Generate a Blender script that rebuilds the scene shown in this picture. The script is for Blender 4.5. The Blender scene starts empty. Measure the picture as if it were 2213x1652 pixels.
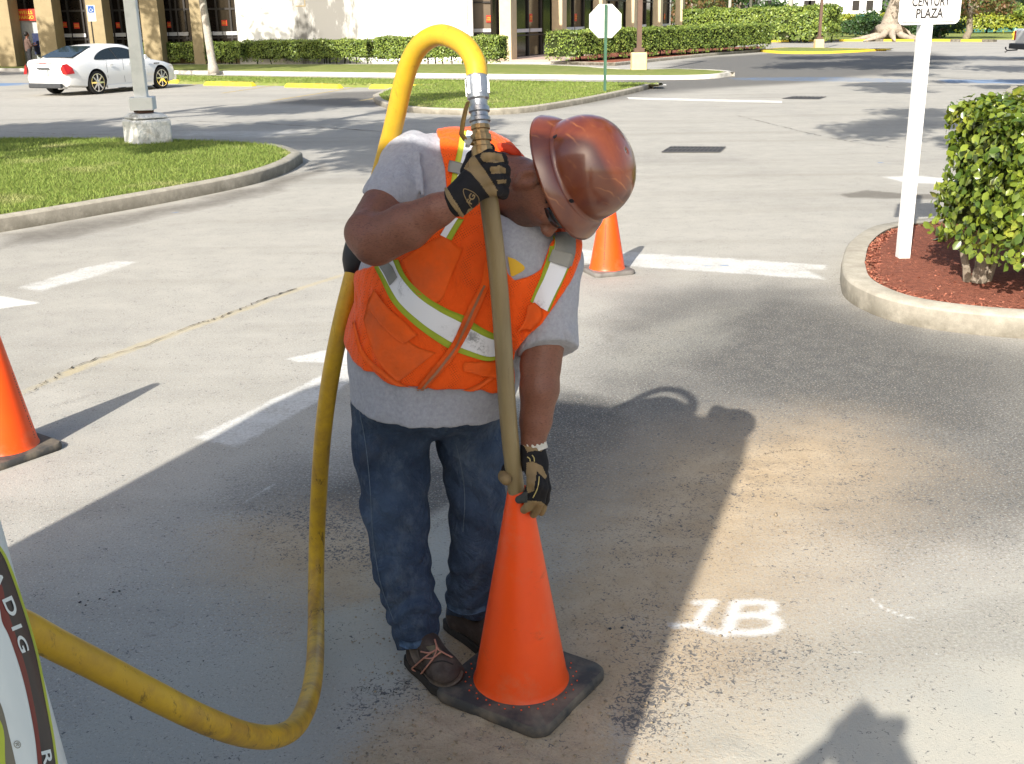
import bpy, math, random
import numpy as np
from mathutils import Vector, Matrix
from mathutils.bvhtree import BVHTree
SC = bpy.context.scene
# ---------------------------------------------------------------- camera
W, H, F, HC = 2213.0, 1652.0, 2349.0, 1.95
PITCH = math.atan((826-44)/F); ROLL = math.radians(-0.8)
fw = np.array([0, math.cos(PITCH), -math.sin(PITCH)]); rt = np.array([1., 0, 0]); up = np.cross(rt, fw)
RX = rt*math.cos(ROLL)+up*math.sin(ROLL); UY = up*math.cos(ROLL)-rt*math.sin(ROLL)
CAMP = np.array([0, 0, HC])
cd = bpy.data.cameras.new('camera'); cam = bpy.data.objects.new('camera', cd); SC.collection.objects.link(cam)
cam.matrix_world = Matrix(((RX[0], UY[0], -fw[0], 0), (RX[1], UY[1], -fw[1], 0), (RX[2], UY[2], -fw[2], HC), (0, 0, 0, 1)))
cd.sensor_width = 36; cd.lens = F/W*36; cd.clip_end = 2000; cd.clip_start = 0.02
SC.camera = cam
# ---------------------------------------------------------------- light
SUN_AZ, SUN_EL = math.radians(21.5), math.radians(33)
w = bpy.data.worlds.new('World'); SC.world = w; w.use_nodes = True
nt = w.node_tree; bg = nt.nodes['Background']
sky = nt.nodes.new('ShaderNodeTexSky'); sky.sky_type = 'NISHITA'; sky.sun_disc = False
sky.sun_elevation = SUN_EL; sky.sun_rotation = math.pi+SUN_AZ; sky.air_density = 1.0; sky.dust_density = 2.6; sky.ozone_density = .6
nt.links.new(sky.outputs[0], bg.inputs[0]); bg.inputs[1].default_value = 0.135
sd = bpy.data.lights.new('sun', 'SUN'); sd.energy = 5.0; sd.angle = math.radians(0.6); sd.color = (1, .955, .88)
sun = bpy.data.objects.new('sun', sd); SC.collection.objects.link(sun)
ldir = Vector((math.sin(SUN_AZ)*math.cos(SUN_EL), math.cos(SUN_AZ)*math.cos(SUN_EL), -math.sin(SUN_EL)))
sun.rotation_euler = ldir.to_track_quat('-Z', 'Y').to_euler(); sun.location = (-10, -20, 30)
SC.view_settings.view_transform = 'Standard'; SC.view_settings.look = 'None'
SC.view_settings.exposure = 0.66; SC.view_settings.gamma = 1
random.seed(7); rng = np.random.default_rng(7)
# ---------------------------------------------------------------- reference helpers (photo position + real distance -> place)
def ray(x, y): return fw+RX*((x-W/2)/F)-UY*((y-H/2)/F)
def gp(x, y, z=0.0):
    d = ray(x, y); return CAMP+d*((z-HC)/d[2])
def at(x, y, D): return CAMP+ray(x, y)*D
def onY(x, y, Y):
    d = ray(x, y); return CAMP+d*(Y/d[1])
def rad(px, D): return px*D/F
def project(p):
    q = np.asarray(p, float)-CAMP; z = q@fw
    return np.stack([W/2+F*(q@RX)/z, H/2-F*(q@UY)/z, z], -1)
# ---------------------------------------------------------------- object helpers
def link(o): SC.collection.objects.link(o); return o
def tag(o, label=None, cat=None, group=None, kind=None):
    if label: o['label'] = label
    if cat: o['category'] = cat
    if group: o['group'] = group
    if kind: o['kind'] = kind
    return o
def thing(name, label, cat, loc=(0, 0, 0), rz=0, group=None):
    o = link(bpy.data.objects.new(name, None)); o.location = tuple(map(float, loc)); o.rotation_euler.z = rz; o.empty_display_size = .1
    return tag(o, label, cat, group)
def chain(o):
    v = np.zeros(3)
    while o: v += np.array(o.location); o = o.parent
    return v
def obj(name, mb, mats, parent=None, smooth=False, local=False):
    V = np.asarray(mb.v if isinstance(mb, MB) else mb[0], float).reshape(-1, 3)
    Fc = mb.f if isinstance(mb, MB) else mb[1]
    mi = mb.m if isinstance(mb, MB) else (mb[2] if len(mb) > 2 else None)
    if parent is not None and not local: V = V-chain(parent)
    me = bpy.data.meshes.new(name)
    if isinstance(Fc, np.ndarray):
        n, k = Fc.shape
        me.vertices.add(len(V)); me.vertices.foreach_set('co', V.astype(np.float32).ravel())
        me.loops.add(n*k); me.loops.foreach_set('vertex_index', Fc.astype(np.int32).ravel())
        me.polygons.add(n); me.polygons.foreach_set('loop_start', np.arange(0, n*k, k, dtype=np.int32))
        me.update(calc_edges=True); me.validate()
    else:
        me.from_pydata(V.tolist(), [], [list(map(int, f)) for f in Fc]); me.update()
    for m in (mats if isinstance(mats, (list, tuple)) else [mats]): me.materials.append(m)
    if mi is not None and len(mi) == len(me.polygons): me.polygons.foreach_set('material_index', np.asarray(mi, np.int32))
    if smooth is True: me.polygons.foreach_set('use_smooth', [True]*len(me.polygons))
    elif smooth:
        me.polygons.foreach_set('use_smooth', [True]*len(me.polygons))
        try: me.set_sharp_from_angle(angle=math.radians(smooth))
        except Exception: pass
    o = link(bpy.data.objects.new(name, me))
    if parent is not None: o.parent = parent
    return o
def bevel(o, wd, seg=2):
    m = o.modifiers.new('bevel', 'BEVEL'); m.width = wd; m.segments = seg; m.limit_method = 'ANGLE'; m.angle_limit = math.radians(40)
    return o
def copy_tree(o, parent=None):
    c = o.copy(); SC.collection.objects.link(c)
    if parent: c.parent = parent
    for ch in [x for x in bpy.data.objects if x.parent == o]: copy_tree(ch, c)
    return c
class MB:
    def __init__(s): s.v = []; s.f = []; s.m = []
    def add(s, vs, fs, m=0):
        b = len(s.v); s.v += [tuple(map(float, p)) for p in vs]
        for f in fs: s.f.append([b+i for i in f]); s.m.append(m)
        return s
    def box(s, c, d, rz=0, m=0, taper=1.0, M=None):
        x, y, z = d[0]/2, d[1]/2, d[2]/2; vs = []
        for k, zz in ((1, -z), (taper, z)):
            for a, b in ((-x, -y), (x, -y), (x, y), (-x, y)):
                v = np.array([a*k, b*k, zz])
                if M is not None: v = np.array(M)@v
                vs.append((c[0]+v[0]*math.cos(rz)-v[1]*math.sin(rz), c[1]+v[0]*math.sin(rz)+v[1]*math.cos(rz), c[2]+v[2]))
        return s.add(vs, [(0, 3, 2, 1), (4, 5, 6, 7), (0, 1, 5, 4), (1, 2, 6, 5), (2, 3, 7, 6), (3, 0, 4, 7)], m)
    def prism(s, poly, z0, z1, m=0, bottom=True):
        n = len(poly); vs = [(p[0], p[1], z0) for p in poly]+[(p[0], p[1], z1) for p in poly]
        fs = [list(range(n, 2*n))]+[(i, (i+1) % n, n+(i+1) % n, n+i) for i in range(n)]
        if bottom: fs.append(list(range(n))[::-1])
        return s.add(vs, fs, m)
    def tube(s, pts, rs, n=16, m=0, cap=True, flat=1.0, tw=0):
        pts = [np.array(p, float) for p in pts]; k = len(pts)
        if np.isscalar(rs): rs = [rs]*k
        tg = [pts[min(i+1, k-1)]-pts[max(i-1, 0)] for i in range(k)]; tg = [t/np.linalg.norm(t) for t in tg]
        u = np.cross(tg[0], [0, 0, 1.]);
        if np.linalg.norm(u) < .1: u = np.cross(tg[0], [1., 0, 0])
        u /= np.linalg.norm(u); vs = []
        for i in range(k):
            u = u-tg[i]*(u@tg[i]); u /= np.linalg.norm(u); vv = np.cross(tg[i], u)
            for j in range(n):
                a = 2*math.pi*j/n+tw; vs.append(pts[i]+(u*math.cos(a)+vv*math.sin(a)*flat)*rs[i])
        fs = [(i*n+j, i*n+(j+1) % n, (i+1)*n+(j+1) % n, (i+1)*n+j) for i in range(k-1) for j in range(n)]
        if cap: fs += [list(range(n))[::-1], list(range((k-1)*n, k*n))]
        return s.add(vs, fs, m)
    def lathe(s, prof, c=(0, 0, 0), n=32, m=0, ax=None):
        # prof: (r,z) pairs from bottom to top; ax: 3x3 whose rows are x,y,z axes
        A = np.eye(3) if ax is None else np.array(ax); vs = []
        for r, z in prof:
            for j in range(n):
                a = 2*math.pi*j/n; vs.append(np.array(c)+A[0]*r*math.cos(a)+A[1]*r*math.sin(a)+A[2]*z)
        k = len(prof)
        fs = [(i*n+j, i*n+(j+1) % n, (i+1)*n+(j+1) % n, (i+1)*n+j) for i in range(k-1) for j in range(n)]
        fs += [list(range(n))[::-1], list(range((k-1)*n, k*n))]
        return s.add(vs, fs, m)
def spline(pts, n):
    P = np.array(pts, float); k = len(P); P = np.vstack([2*P[0]-P[1], P, 2*P[-1]-P[-2]]); out = []
    for t in np.linspace(0, k-1-1e-9, n):
        i = int(t); u = t-i; a, b, c, d = P[i], P[i+1], P[i+2], P[i+3]
        out.append(.5*((2*b)+(-a+c)*u+(2*a-5*b+4*c-d)*u*u+(-a+3*b-3*c+d)*u**3))
    return np.array(out)
def offset_poly(poly, d):
    P = np.array(poly)[:, :2]; n = len(P); out = []
    area = sum(P[i][0]*P[(i+1) % n][1]-P[(i+1) % n][0]*P[i][1] for i in range(n)); sg = 1 if area > 0 else -1
    for i in range(n):
        t = P[(i+1) % n]-P[i-1]; t = t/(np.linalg.norm(t)+1e-9); out.append(P[i]+np.array([-t[1], t[0]])*d*sg)
    return np.array(out)
def text_mesh(body, size, ext=.0015, bold=0.0, sx=1.0):
    c = bpy.data.curves.new('lettering', 'FONT'); c.body = body; c.size = size; c.extrude = ext; c.offset = bold*size
    c.align_x = 'CENTER'; c.align_y = 'CENTER'; o = bpy.data.objects.new('lettering', c); SC.collection.objects.link(o)
    dg = bpy.context.evaluated_depsgraph_get(); me = bpy.data.meshes.new_from_object(o.evaluated_get(dg))
    V = np.array([v.co[:] for v in me.vertices]); Fc = [list(p.vertices) for p in me.polygons]
    bpy.data.objects.remove(o); V[:, 0] *= sx
    return V, Fc
def place_text(name, body, size, origin, ex, ey, mat, parent, ext=.0015, bold=0, sx=1.0):
    V, Fc = text_mesh(body, size, ext, bold, sx); ex = np.array(ex, float); ey = np.array(ey, float); ez = np.cross(ex, ey)
    Wd = np.array(origin)+V[:, :1]*ex+V[:, 1:2]*ey+V[:, 2:3]*ez
    return obj(name, (Wd, Fc), mat, parent)
# ---------------------------------------------------------------- materials
class NT:
    def __init__(s, name):
        s.m = bpy.data.materials.new(name); s.m.use_nodes = True; s.t = s.m.node_tree; s.b = s.t.nodes['Principled BSDF']; s.tc = None
    def n(s, typ, _out=0, _in=None, **kw):
        nd = s.t.nodes.new('ShaderNode'+typ)
        for k, v in kw.items(): setattr(nd, k, v)
        if _in:
            for k, v in _in.items():
                if isinstance(v, bpy.types.NodeSocket): s.t.links.new(v, nd.inputs[k])
                else:
                    if isinstance(v, tuple) and len(v) == 3 and nd.inputs[k].type == 'RGBA': v = v+(1,)
                    nd.inputs[k].default_value = v
        return nd.outputs[_out]
    def obj(s):
        return s.n('TexCoord', 3)
    def noise(s, scale, det=4, rough=.5, co=None, dist=0):
        return s.n('TexNoise', 0, {'Vector': co or s.obj(), 'Scale': scale, 'Detail': det, 'Roughness': rough, 'Distortion': dist})
    def ramp(s, f, a, b, ca=0., cb=1.):
        return s.n('MapRange', 0, {'Value': f, 'From Min': a, 'From Max': b, 'To Min': ca, 'To Max': cb}, clamp=True)
    def mix(s, f, a, b, mode='MIX'):
        nd = s.t.nodes.new('ShaderNodeMix'); nd.data_type = 'RGBA'; nd.blend_type = mode
        for idx, v in ((0, f), (6, a), (7, b)):
            if isinstance(v, bpy.types.NodeSocket): s.t.links.new(v, nd.inputs[idx])
            else: nd.inputs[idx].default_value = v+(1,) if isinstance(v, tuple) else v
        return nd.outputs[2]
    def math(s, op, a, b=0., c=0.):
        nd = s.t.nodes.new('ShaderNodeMath'); nd.operation = op
        for i, v in enumerate((a, b, c)):
            if isinstance(v, bpy.types.NodeSocket): s.t.links.new(v, nd.inputs[i])
            else: nd.inputs[i].default_value = v
        return nd.outputs[0]
    def map(s, sc, co=None, rot=(0, 0, 0)):
        return s.n('Mapping', 0, {'Vector': co or s.obj(), 'Scale': sc, 'Rotation': rot})
    def set(s, k, v):
        if isinstance(v, bpy.types.NodeSocket): s.t.links.new(v, s.b.inputs[k])
        else: s.b.inputs[k].default_value = v+(1,) if (isinstance(v, tuple) and len(v) == 3 and s.b.inputs[k].type == 'RGBA') else v
        return s
    def bump(s, h, st=.3, d=.01):
        nd = s.t.nodes.new('ShaderNodeBump'); nd.inputs['Strength'].default_value = st; nd.inputs['Distance'].default_value = d
        s.t.links.new(h, nd.inputs['Height']); s.t.links.new(nd.outputs[0], s.b.inputs['Normal']); return s
def M(name, col, rough=.6, var=.25, scale=8., spec=.4, metal=0, bump=0, bscale=60., bdist=.01, col2=None, thr=(.35, .65), coat=0):
    t = NT(name)
    c2 = col2 or tuple(c*(1-var) for c in col)
    t.set('Base Color', t.mix(t.ramp(t.noise(scale, 6, .6), *thr), col, c2)).set('Roughness', rough).set('Specular IOR Level', spec).set('Metallic', metal)
    if coat: t.set('Coat Weight', coat)
    if bump: t.bump(t.noise(bscale, 4, .6), bump, bdist)
    return t.m
# ================================================================ materials for the setting
def attr(t, name): return t.n('Attribute', 2, attribute_name=name)
def ground_material():
    t = NT('asphalt'); co = t.obj()
    big = t.noise(.35, 5, .6, co); mid = t.noise(3., 6, .65, co); fine = t.noise(110., 3, .7, co); grit = t.noise(260., 2, .6, co)
    streak = t.noise(1.0, 5, .6, t.map((.12, 1.1, 1), co))
    light = t.mix(t.ramp(mid, .3, .7), (.44, .42, .37), (.375, .36, .32))
    light = t.mix(t.ramp(streak, .50, .72, 0, .6), light, (.29, .275, .235))
    light = t.mix(t.ramp(big, .5, .75, 0, .55), light, (.23, .225, .21))
    light = t.mix(t.ramp(fine, .54, .68, 0, .75), light, (.20, .19, .165))
    light = t.mix(t.ramp(t.noise(85., 2, .6, co), .60, .70, 0, .75), light, (.62, .59, .51))
    light = t.mix(t.ramp(grit, .60, .72, 0, .5), light, (.15, .14, .125))
    # fresh sealed patches (far ones also carry painted tree shade): black binder with worn stones showing through
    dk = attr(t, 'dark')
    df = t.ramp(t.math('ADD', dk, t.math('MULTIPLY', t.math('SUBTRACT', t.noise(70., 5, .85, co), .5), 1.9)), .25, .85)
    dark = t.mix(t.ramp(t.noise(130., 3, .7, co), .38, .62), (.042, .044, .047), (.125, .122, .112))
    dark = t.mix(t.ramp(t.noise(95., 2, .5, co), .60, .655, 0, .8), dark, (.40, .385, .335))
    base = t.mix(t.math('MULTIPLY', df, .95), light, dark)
    # dust and dug sand lying on it
    sa = attr(t, 'sand')
    sf = t.ramp(t.math('ADD', sa, t.math('MULTIPLY', t.math('SUBTRACT', t.noise(70., 5, .8, co), .5), 1.5)), .02, .62)
    sand = t.mix(t.ramp(t.noise(5., 5, .6, co), .35, .7), (.43, .325, .205), (.51, .405, .275))
    sand = t.mix(t.ramp(fine, .5, .72, 0, .45), sand, (.25, .165, .09))
    base = t.mix(sf, base, sand)
    du = attr(t, 'dust')
    uf = t.ramp(t.math('ADD', du, t.math('MULTIPLY', t.math('SUBTRACT', t.noise(80., 5, .8, co), .5), 1.3)), .2, .85)
    base = t.mix(t.math('MULTIPLY', uf, .85), base, t.mix(t.ramp(mid, .3, .7), (.40, .395, .345), (.50, .47, .385)))
    fl = attr(t, 'fleck'); pits = t.noise(62., 3, .6, co, 1.4); lumps = t.noise(6., 3, .6, co)
    ff = t.ramp(t.math('ADD', t.math('ADD', pits, t.math('MULTIPLY', fl, .26)), t.math('MULTIPLY', t.math('SUBTRACT', lumps, .5), .22)), .66, .72)
    base = t.mix(t.math('MULTIPLY', ff, .85), base, (.085, .088, .095))
    worm = t.noise(55., 3, .6, t.map((1.15, 1, 1), co, (0, 0, .7)), 2.2); wf_ = t.ramp(t.math('ADD', t.math('ABSOLUTE', t.math('SUBTRACT', worm, .5)), t.math('MULTIPLY', t.math('SUBTRACT', 1., dk), .05)), .018, .006, 0, .45)
    base = t.mix(t.math('MULTIPLY', wf_, t.ramp(t.noise(9., 3, .6, t.map((1, 1, 1), co, (0, 0, 1.7))), .42, .62)), base, (.58, .55, .46))
    st = attr(t, 'stain')
    base = t.mix(t.ramp(t.math('ADD', st, t.math('MULTIPLY', t.math('SUBTRACT', t.noise(9., 5, .7, co), .5), .5)), .3, .8, 0, .7), base, (.115, .10, .08))
    wp = attr(t, 'paint')
    wf = t.ramp(t.math('ADD', wp, t.math('MULTIPLY', t.math('SUBTRACT', t.noise(90., 4, .75, co), .5), 1.0)), .30, .85)
    base = t.mix(wf, base, (.72, .72, .69))
    base = t.mix(t.math('MULTIPLY', t.ramp(t.math('ADD', attr(t, 'ghost'), t.math('MULTIPLY', t.math('SUBTRACT', t.noise(30., 5, .8, co), .5), .8)), .35, .9), .5), base, (.52, .42, .22))
    wr = t.math('ADD', t.math('MULTIPLY', t.math('SUBTRACT', t.noise(48., 6, .85, co, .8), .5), 1.7), t.math('MULTIPLY', t.math('SUBTRACT', t.noise(4., 3, .6, co), .5), .6))
    base = t.mix(t.math('MULTIPLY', t.ramp(t.math('ADD', attr(t, 'line'), wr), .34, .72), .85), base, (.66, .655, .62))
    bp = attr(t, 'blue')
    base = t.mix(t.ramp(t.math('ADD', bp, t.math('MULTIPLY', t.math('SUBTRACT', t.noise(4., 4, .7, co), .5), .9)), .4, .8, 0, .75), base, (.10, .22, .42))
    t.set('Base Color', base).set('Roughness', .85).set('Specular IOR Level', .25)
    h = t.math('ADD', t.math('MULTIPLY', fine, .6), t.math('MULTIPLY', t.noise(300., 2, .6, co), .5))
    h = t.math('ADD', h, t.math('MULTIPLY', t.math('MULTIPLY', sa, t.noise(45., 5, .65, co)), 1.6))
    t.bump(h, .55, .006); return t.m
MAT_GROUND = ground_material()
MAT_KERB = NT('kerb_concrete')
def _k():
    t = MAT_KERB; co = t.obj()
    c = t.mix(t.ramp(t.noise(6, 6, .7, co), .35, .65), (.46, .42, .34), (.33, .30, .24))
    geo = t.n('NewGeometry', 1); sep = t.n('SeparateXYZ', 2, {0: geo}); z = t.n('SeparateXYZ', 2, {0: co})
    side = t.ramp(sep, .5, .2)                       # kerb face: mould and tyre dirt, a stain of the face itself
    dirt = t.math('MULTIPLY', side, t.ramp(t.noise(3.5, 6, .75, co), .30, .55, .35, .95))
    c = t.mix(dirt, c, (.085, .075, .055)); c = t.mix(t.ramp(t.noise(150, 3, .6, co), .55, .7, 0, .4), c, (.16, .15, .12))
    t.set('Base Color', c).set('Roughness', .9).set('Specular IOR Level', .2).bump(t.noise(40, 6, .7, co), .5, .01)
_k(); MAT_KERB = MAT_KERB.m
MAT_TURF = M('turf_soil', (.13, .17, .035), .95, .4, 3., .1, col2=(.15, .17, .045), bump=.5, bscale=120, bdist=.02)
MAT_TURF2 = M('lawn', (.20, .255, .06), .95, .4, 2.2, .1, col2=(.28, .29, .10), bump=.8, bscale=70, bdist=.04)
MAT_MULCH = M('mulch', (.33, .12, .075), .95, .4, 25., .1, col2=(.20, .075, .05), bump=1, bscale=60, bdist=.03)
def leafmat(name, a, b, c, rough=.45, scale=9., trans=.25, spec=.5):
    t = NT(name); co = t.obj(); r = t.n('NewGeometry', 8)   # random per island
    col = t.mix(t.ramp(r, .2, .8), a, b); col = t.mix(t.ramp(t.noise(scale, 3, .5, co), .58, .75), col, c)
    t.set('Base Color', col).set('Roughness', rough).set('Specular IOR Level', spec)
    tr = t.t.nodes.new('ShaderNodeBsdfTranslucent'); t.t.links.new(col, tr.inputs[0]); mx = t.t.nodes.new('ShaderNodeMixShader')
    mx.inputs[0].default_value = trans; out = t.t.nodes['Material Output']
    t.t.links.new(t.b.outputs[0], mx.inputs[1]); t.t.links.new(tr.outputs[0], mx.inputs[2]); t.t.links.new(mx.outputs[0], out.inputs[0])
    return t.m
MAT_HEDGE = leafmat('hedge_leaves', (.28, .36, .06), (.11, .17, .035), (.40, .46, .11), scale=2.)
MAT_HEDGEY = leafmat('yellow_hedge_leaves', (.34, .36, .04), (.20, .26, .03), (.45, .44, .06))
MAT_HEDGED = leafmat('dark_hedge_leaves', (.06, .12, .03), (.03, .07, .02), (.09, .15, .03))
MAT_FICUS = leafmat('ficus_leaves', (.22, .28, .032), (.07, .12, .018), (.42, .42, .06), rough=.28, scale=7., spec=.6)
MAT_GRASS = leafmat('grass_blades', (.29, .35, .085), (.19, .27, .055), (.42, .42, .17), rough=.6, scale=1.2, spec=.2, trans=.3)
MAT_TREE = leafmat('tree_leaves', (.07, .14, .03), (.045, .09, .025), (.14, .20, .05))
MAT_TREER = leafmat('reddish_tree_leaves', (.08, .13, .03), (.16, .08, .03), (.20, .10, .04), scale=1.0)
MAT_CORE = M('hedge_twigs', (.035, .045, .015), .95, .3, 10, .1)  # stems and inner blocks; dark tone stands in for shade between leaves
MAT_BARK = M('bark', (.30, .25, .19), .9, .4, 14, .15, bump=.6, bscale=30, bdist=.03)
MAT_PALMBARK = M('palm_bark', (.46, .42, .36), .9, .3, 18, .15, bump=.4, bscale=25, bdist=.02)
MAT_WHITE = M('white_paint', (.72, .73, .71), .55, .1, 6, .3)
MAT_POLE = M('weathered_white_paint', (.78, .79, .76), .6, .15, 4, .3, col2=(.62, .64, .61), thr=(.5, .75), bump=.15, bscale=20)
MAT_YELLOW = M('yellow_paint', (.80, .56, .045), .75, .2, 7, .2, col2=(.62, .42, .08), thr=(.5, .7))
MAT_YELLOWK = M('yellow_kerb_paint', (.80, .58, .06), .8, .2, 3, .2)
MAT_ROADW = NT('white_road_paint')
def roadpaint(name, col, wear=(.35, .62), under=(.33, .31, .27)):
    t = NT(name); co = t.obj()
    f = t.ramp(t.math('ADD', t.math('MULTIPLY', t.noise(60., 5, .8, co), .6), t.math('MULTIPLY', t.noise(5., 4, .6, co), .45)), *wear)
    t.set('Base Color', t.mix(f, under, col)).set('Roughness', .85).bump(t.noise(150., 3, .7, co), .4, .004); return t.m
MAT_ROADW = roadpaint('worn_white_road_paint', (.70, .69, .64), (.34, .50))
MAT_ROADW2 = roadpaint('faded_white_road_paint', (.48, .475, .44), (.46, .68))
MAT_ROADWB = roadpaint('bright_white_road_paint', (.74, .72, .66), (.30, .48))
MAT_ROADY = roadpaint('worn_yellow_road_paint', (.60, .42, .10), (.42, .62), (.28, .26, .22))
# ================================================================ ground sheet
def seg(a, b, s): return np.arange(a, b, s)
gx = np.unique(np.concatenate([seg(-400, -60, 20), seg(-60, -16, 2), seg(-16, -4, .25), seg(-4, -2.6, .05), seg(-2.6, 3.4, .016), seg(3.4, 6, .05), seg(6, 24, .25), seg(24, 80, 2), seg(80, 421, 20)]).round(4))
gy = np.unique(np.concatenate([seg(-60, -6, 3), seg(-6, 2.2, .2), seg(2.2, 6.6, .016), seg(6.6, 9, .03), seg(9, 24, .1), seg(24, 70, .4), seg(70, 160, 4), seg(160, 801, 40)]).round(4))
GX, GY = np.meshgrid(gx, gy); GZ = np.zeros_like(GX)
nx, ny = len(gx), len(gy)
def vnoise(x, y, s, seed=0):
    r = np.random.default_rng(seed).random((64, 64)); u, v = x*s, y*s
    i, j = np.floor(u).astype(int), np.floor(v).astype(int); a, b = u-i, v-j; a = a*a*(3-2*a); b = b*b*(3-2*b)
    g = lambda p, q: r[p % 64, q % 64]
    return (g(i, j)*(1-a)+g(i+1, j)*a)*(1-b)+(g(i, j+1)*(1-a)+g(i+1, j+1)*a)*b
def fbm(x, y, s, seed=0): return sum(vnoise(x, y, s*2**k, seed+k)*.5**k for k in range(4))/1.875
A = {k: np.zeros_like(GX) for k in ('dark', 'sand', 'dust', 'stain', 'paint', 'blue', 'fleck', 'line', 'ghost')}
def inpoly(poly, soft, wob=0., ws=2., seed=3):
    """soft mask of a polygon on the ground (world units)"""
    P = np.array(poly)[:, :2]; n = len(P); x0, y0 = P.min(0)-soft*3-wob; x1, y1 = P.max(0)+soft*3+wob
    m = (GX > x0) & (GX < x1) & (GY > y0) & (GY < y1); x = GX[m]; y = GY[m]
    if wob: x, y = x+(fbm(x, y, ws, seed)-.5)*wob*2, y+(fbm(x, y, ws, seed+9)-.5)*wob*2
    ins = np.zeros(x.shape, bool); d = np.full(x.shape, 1e9)
    for i in range(n):
        a, b = P[i], P[(i+1) % n]; e = b-a; L = max(e@e, 1e-12)
        tt = np.clip(((x-a[0])*e[0]+(y-a[1])*e[1])/L, 0, 1); d = np.minimum(d, np.hypot(x-a[0]-tt*e[0], y-a[1]-tt*e[1]))
        if abs(b[1]-a[1]) > 1e-12:
            c = ((a[1] > y) != (b[1] > y)) & (x < (b[0]-a[0])*(y-a[1])/(b[1]-a[1])+a[0]); ins ^= c
    s = np.where(ins, d, -d); out = np.zeros_like(GX); v = np.clip(s/soft*.5+.5, 0, 1); out[m] = v*v*(3-2*v); return out
def gpoly(pts): return [gp(*p) for p in pts]
def stroke(pts, wd, soft):
    P = [gp(*p)[:2] for p in pts]; out = np.zeros_like(GX)
    for a, b in zip(P[:-1], P[1:]):
        e = b-a; L = max(e@e, 1e-12); m = (GX > min(a[0], b[0])-.3) & (GX < max(a[0], b[0])+.3) & (GY > min(a[1], b[1])-.3) & (GY < max(a[1], b[1])+.3)
        x, y = GX[m], GY[m]; tt = np.clip(((x-a[0])*e[0]+(y-a[1])*e[1])/L, 0, 1); d = np.hypot(x-a[0]-tt*e[0], y-a[1]-tt*e[1])
        out[m] = np.maximum(out[m], np.clip(1-(d-wd/2)/soft, 0, 1))
    return out
def put(k, m, s=1.): A[k] = np.maximum(A[k], m*s)
# sealed dark patch on the right, and under the man
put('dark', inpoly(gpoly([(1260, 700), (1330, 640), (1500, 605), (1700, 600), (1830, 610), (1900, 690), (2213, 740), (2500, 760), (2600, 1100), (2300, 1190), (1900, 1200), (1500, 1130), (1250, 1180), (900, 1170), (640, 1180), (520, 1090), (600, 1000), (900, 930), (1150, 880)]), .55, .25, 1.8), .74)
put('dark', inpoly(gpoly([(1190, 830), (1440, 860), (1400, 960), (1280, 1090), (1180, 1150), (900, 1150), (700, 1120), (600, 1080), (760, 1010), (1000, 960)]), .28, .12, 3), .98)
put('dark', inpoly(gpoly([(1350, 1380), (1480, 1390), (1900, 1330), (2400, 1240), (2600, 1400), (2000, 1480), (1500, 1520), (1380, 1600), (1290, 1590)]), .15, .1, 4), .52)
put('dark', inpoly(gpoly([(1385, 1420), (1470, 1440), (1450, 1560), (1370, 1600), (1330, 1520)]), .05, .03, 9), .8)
put('dark', inpoly(gpoly([(700, 150+50), (860, 195), (870, 225), (760, 232), (560, 225)]), .9, .3, .5), .8)  # empty stalls: dark asphalt with the tree shade painted into the mask
put('dark', inpoly(gpoly([(1330, 170), (1500, 125), (1700, 112), (2000, 112), (2100, 130), (1950, 160), (1700, 185), (1480, 200), (1380, 215), (1100, 250)]), 1.5, 1.2, .25), .82)  # far lot: mostly dark asphalt, some tree shade painted in with it
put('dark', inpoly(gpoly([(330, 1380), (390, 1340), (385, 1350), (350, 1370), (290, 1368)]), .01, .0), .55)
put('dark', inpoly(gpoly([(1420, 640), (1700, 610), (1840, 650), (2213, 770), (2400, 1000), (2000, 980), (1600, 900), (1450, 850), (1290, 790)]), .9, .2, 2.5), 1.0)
# sand fan from the digging
put('sand', inpoly(gpoly([(1740, 960), (1640, 975), (1480, 990), (1400, 1080), (1290, 1200), (1190, 1300), (1200, 1460), (1330, 1430), (1480, 1230), (1560, 1180), (1680, 1060), (1780, 990)]), .55, .06, 5), 1.1)
put('sand', inpoly(gpoly([(830, 1560), (1000, 1430), (980, 1340), (1060, 1300), (1330, 1330), (1400, 1400), (1340, 1520), (1330, 1600), (1300, 1760), (760, 1760), (800, 1640)]), .16, .06, 6), 1.1)
put('sand', inpoly(gpoly([(560, 1160), (700, 1130), (830, 1180), (850, 1290), (760, 1330), (640, 1270), (560, 1220)]), .5, .07, 5), .95)
put('sand', inpoly(gpoly([(1260, 1440), (1420, 1320), (1500, 1300), (1480, 1420), (1420, 1560), (1330, 1620)]), .12, .06, 6), .62)
put('sand', inpoly(gpoly([(1180, 1150), (1480, 960), (1800, 930), (1900, 1010), (1700, 1200), (1600, 1450), (1520, 1700), (1250, 1760), (1200, 1400)]), .8, .1, 4), .75)
put('sand', inpoly(gpoly([(1400, 1760), (1450, 1560), (1620, 1540), (1700, 1600), (1700, 1760)]), .2, .05, 4), .75)
put('dust', inpoly(gpoly([(120, 1560), (420, 1400), (700, 1370), (880, 1440), (960, 1520), (860, 1600), (700, 1760), (-200, 1760)]), .12, .1, 4), .50)
put('dust', inpoly(gpoly([(650, 1340), (800, 1300), (900, 1380), (920, 1500), (800, 1520), (650, 1450)]), .08, .06, 5), .75)
put('dust', inpoly(gpoly([(900, 1120), (985, 1080), (975, 1300), (930, 1330)]), .06, .04, 5), .72)
put('dust', inpoly(gpoly([(1380, 1760), (1430, 1560), (1600, 1520), (1950, 1440), (2400, 1330), (2600, 1800)]), .45, .1, 4), 1.0)
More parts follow.
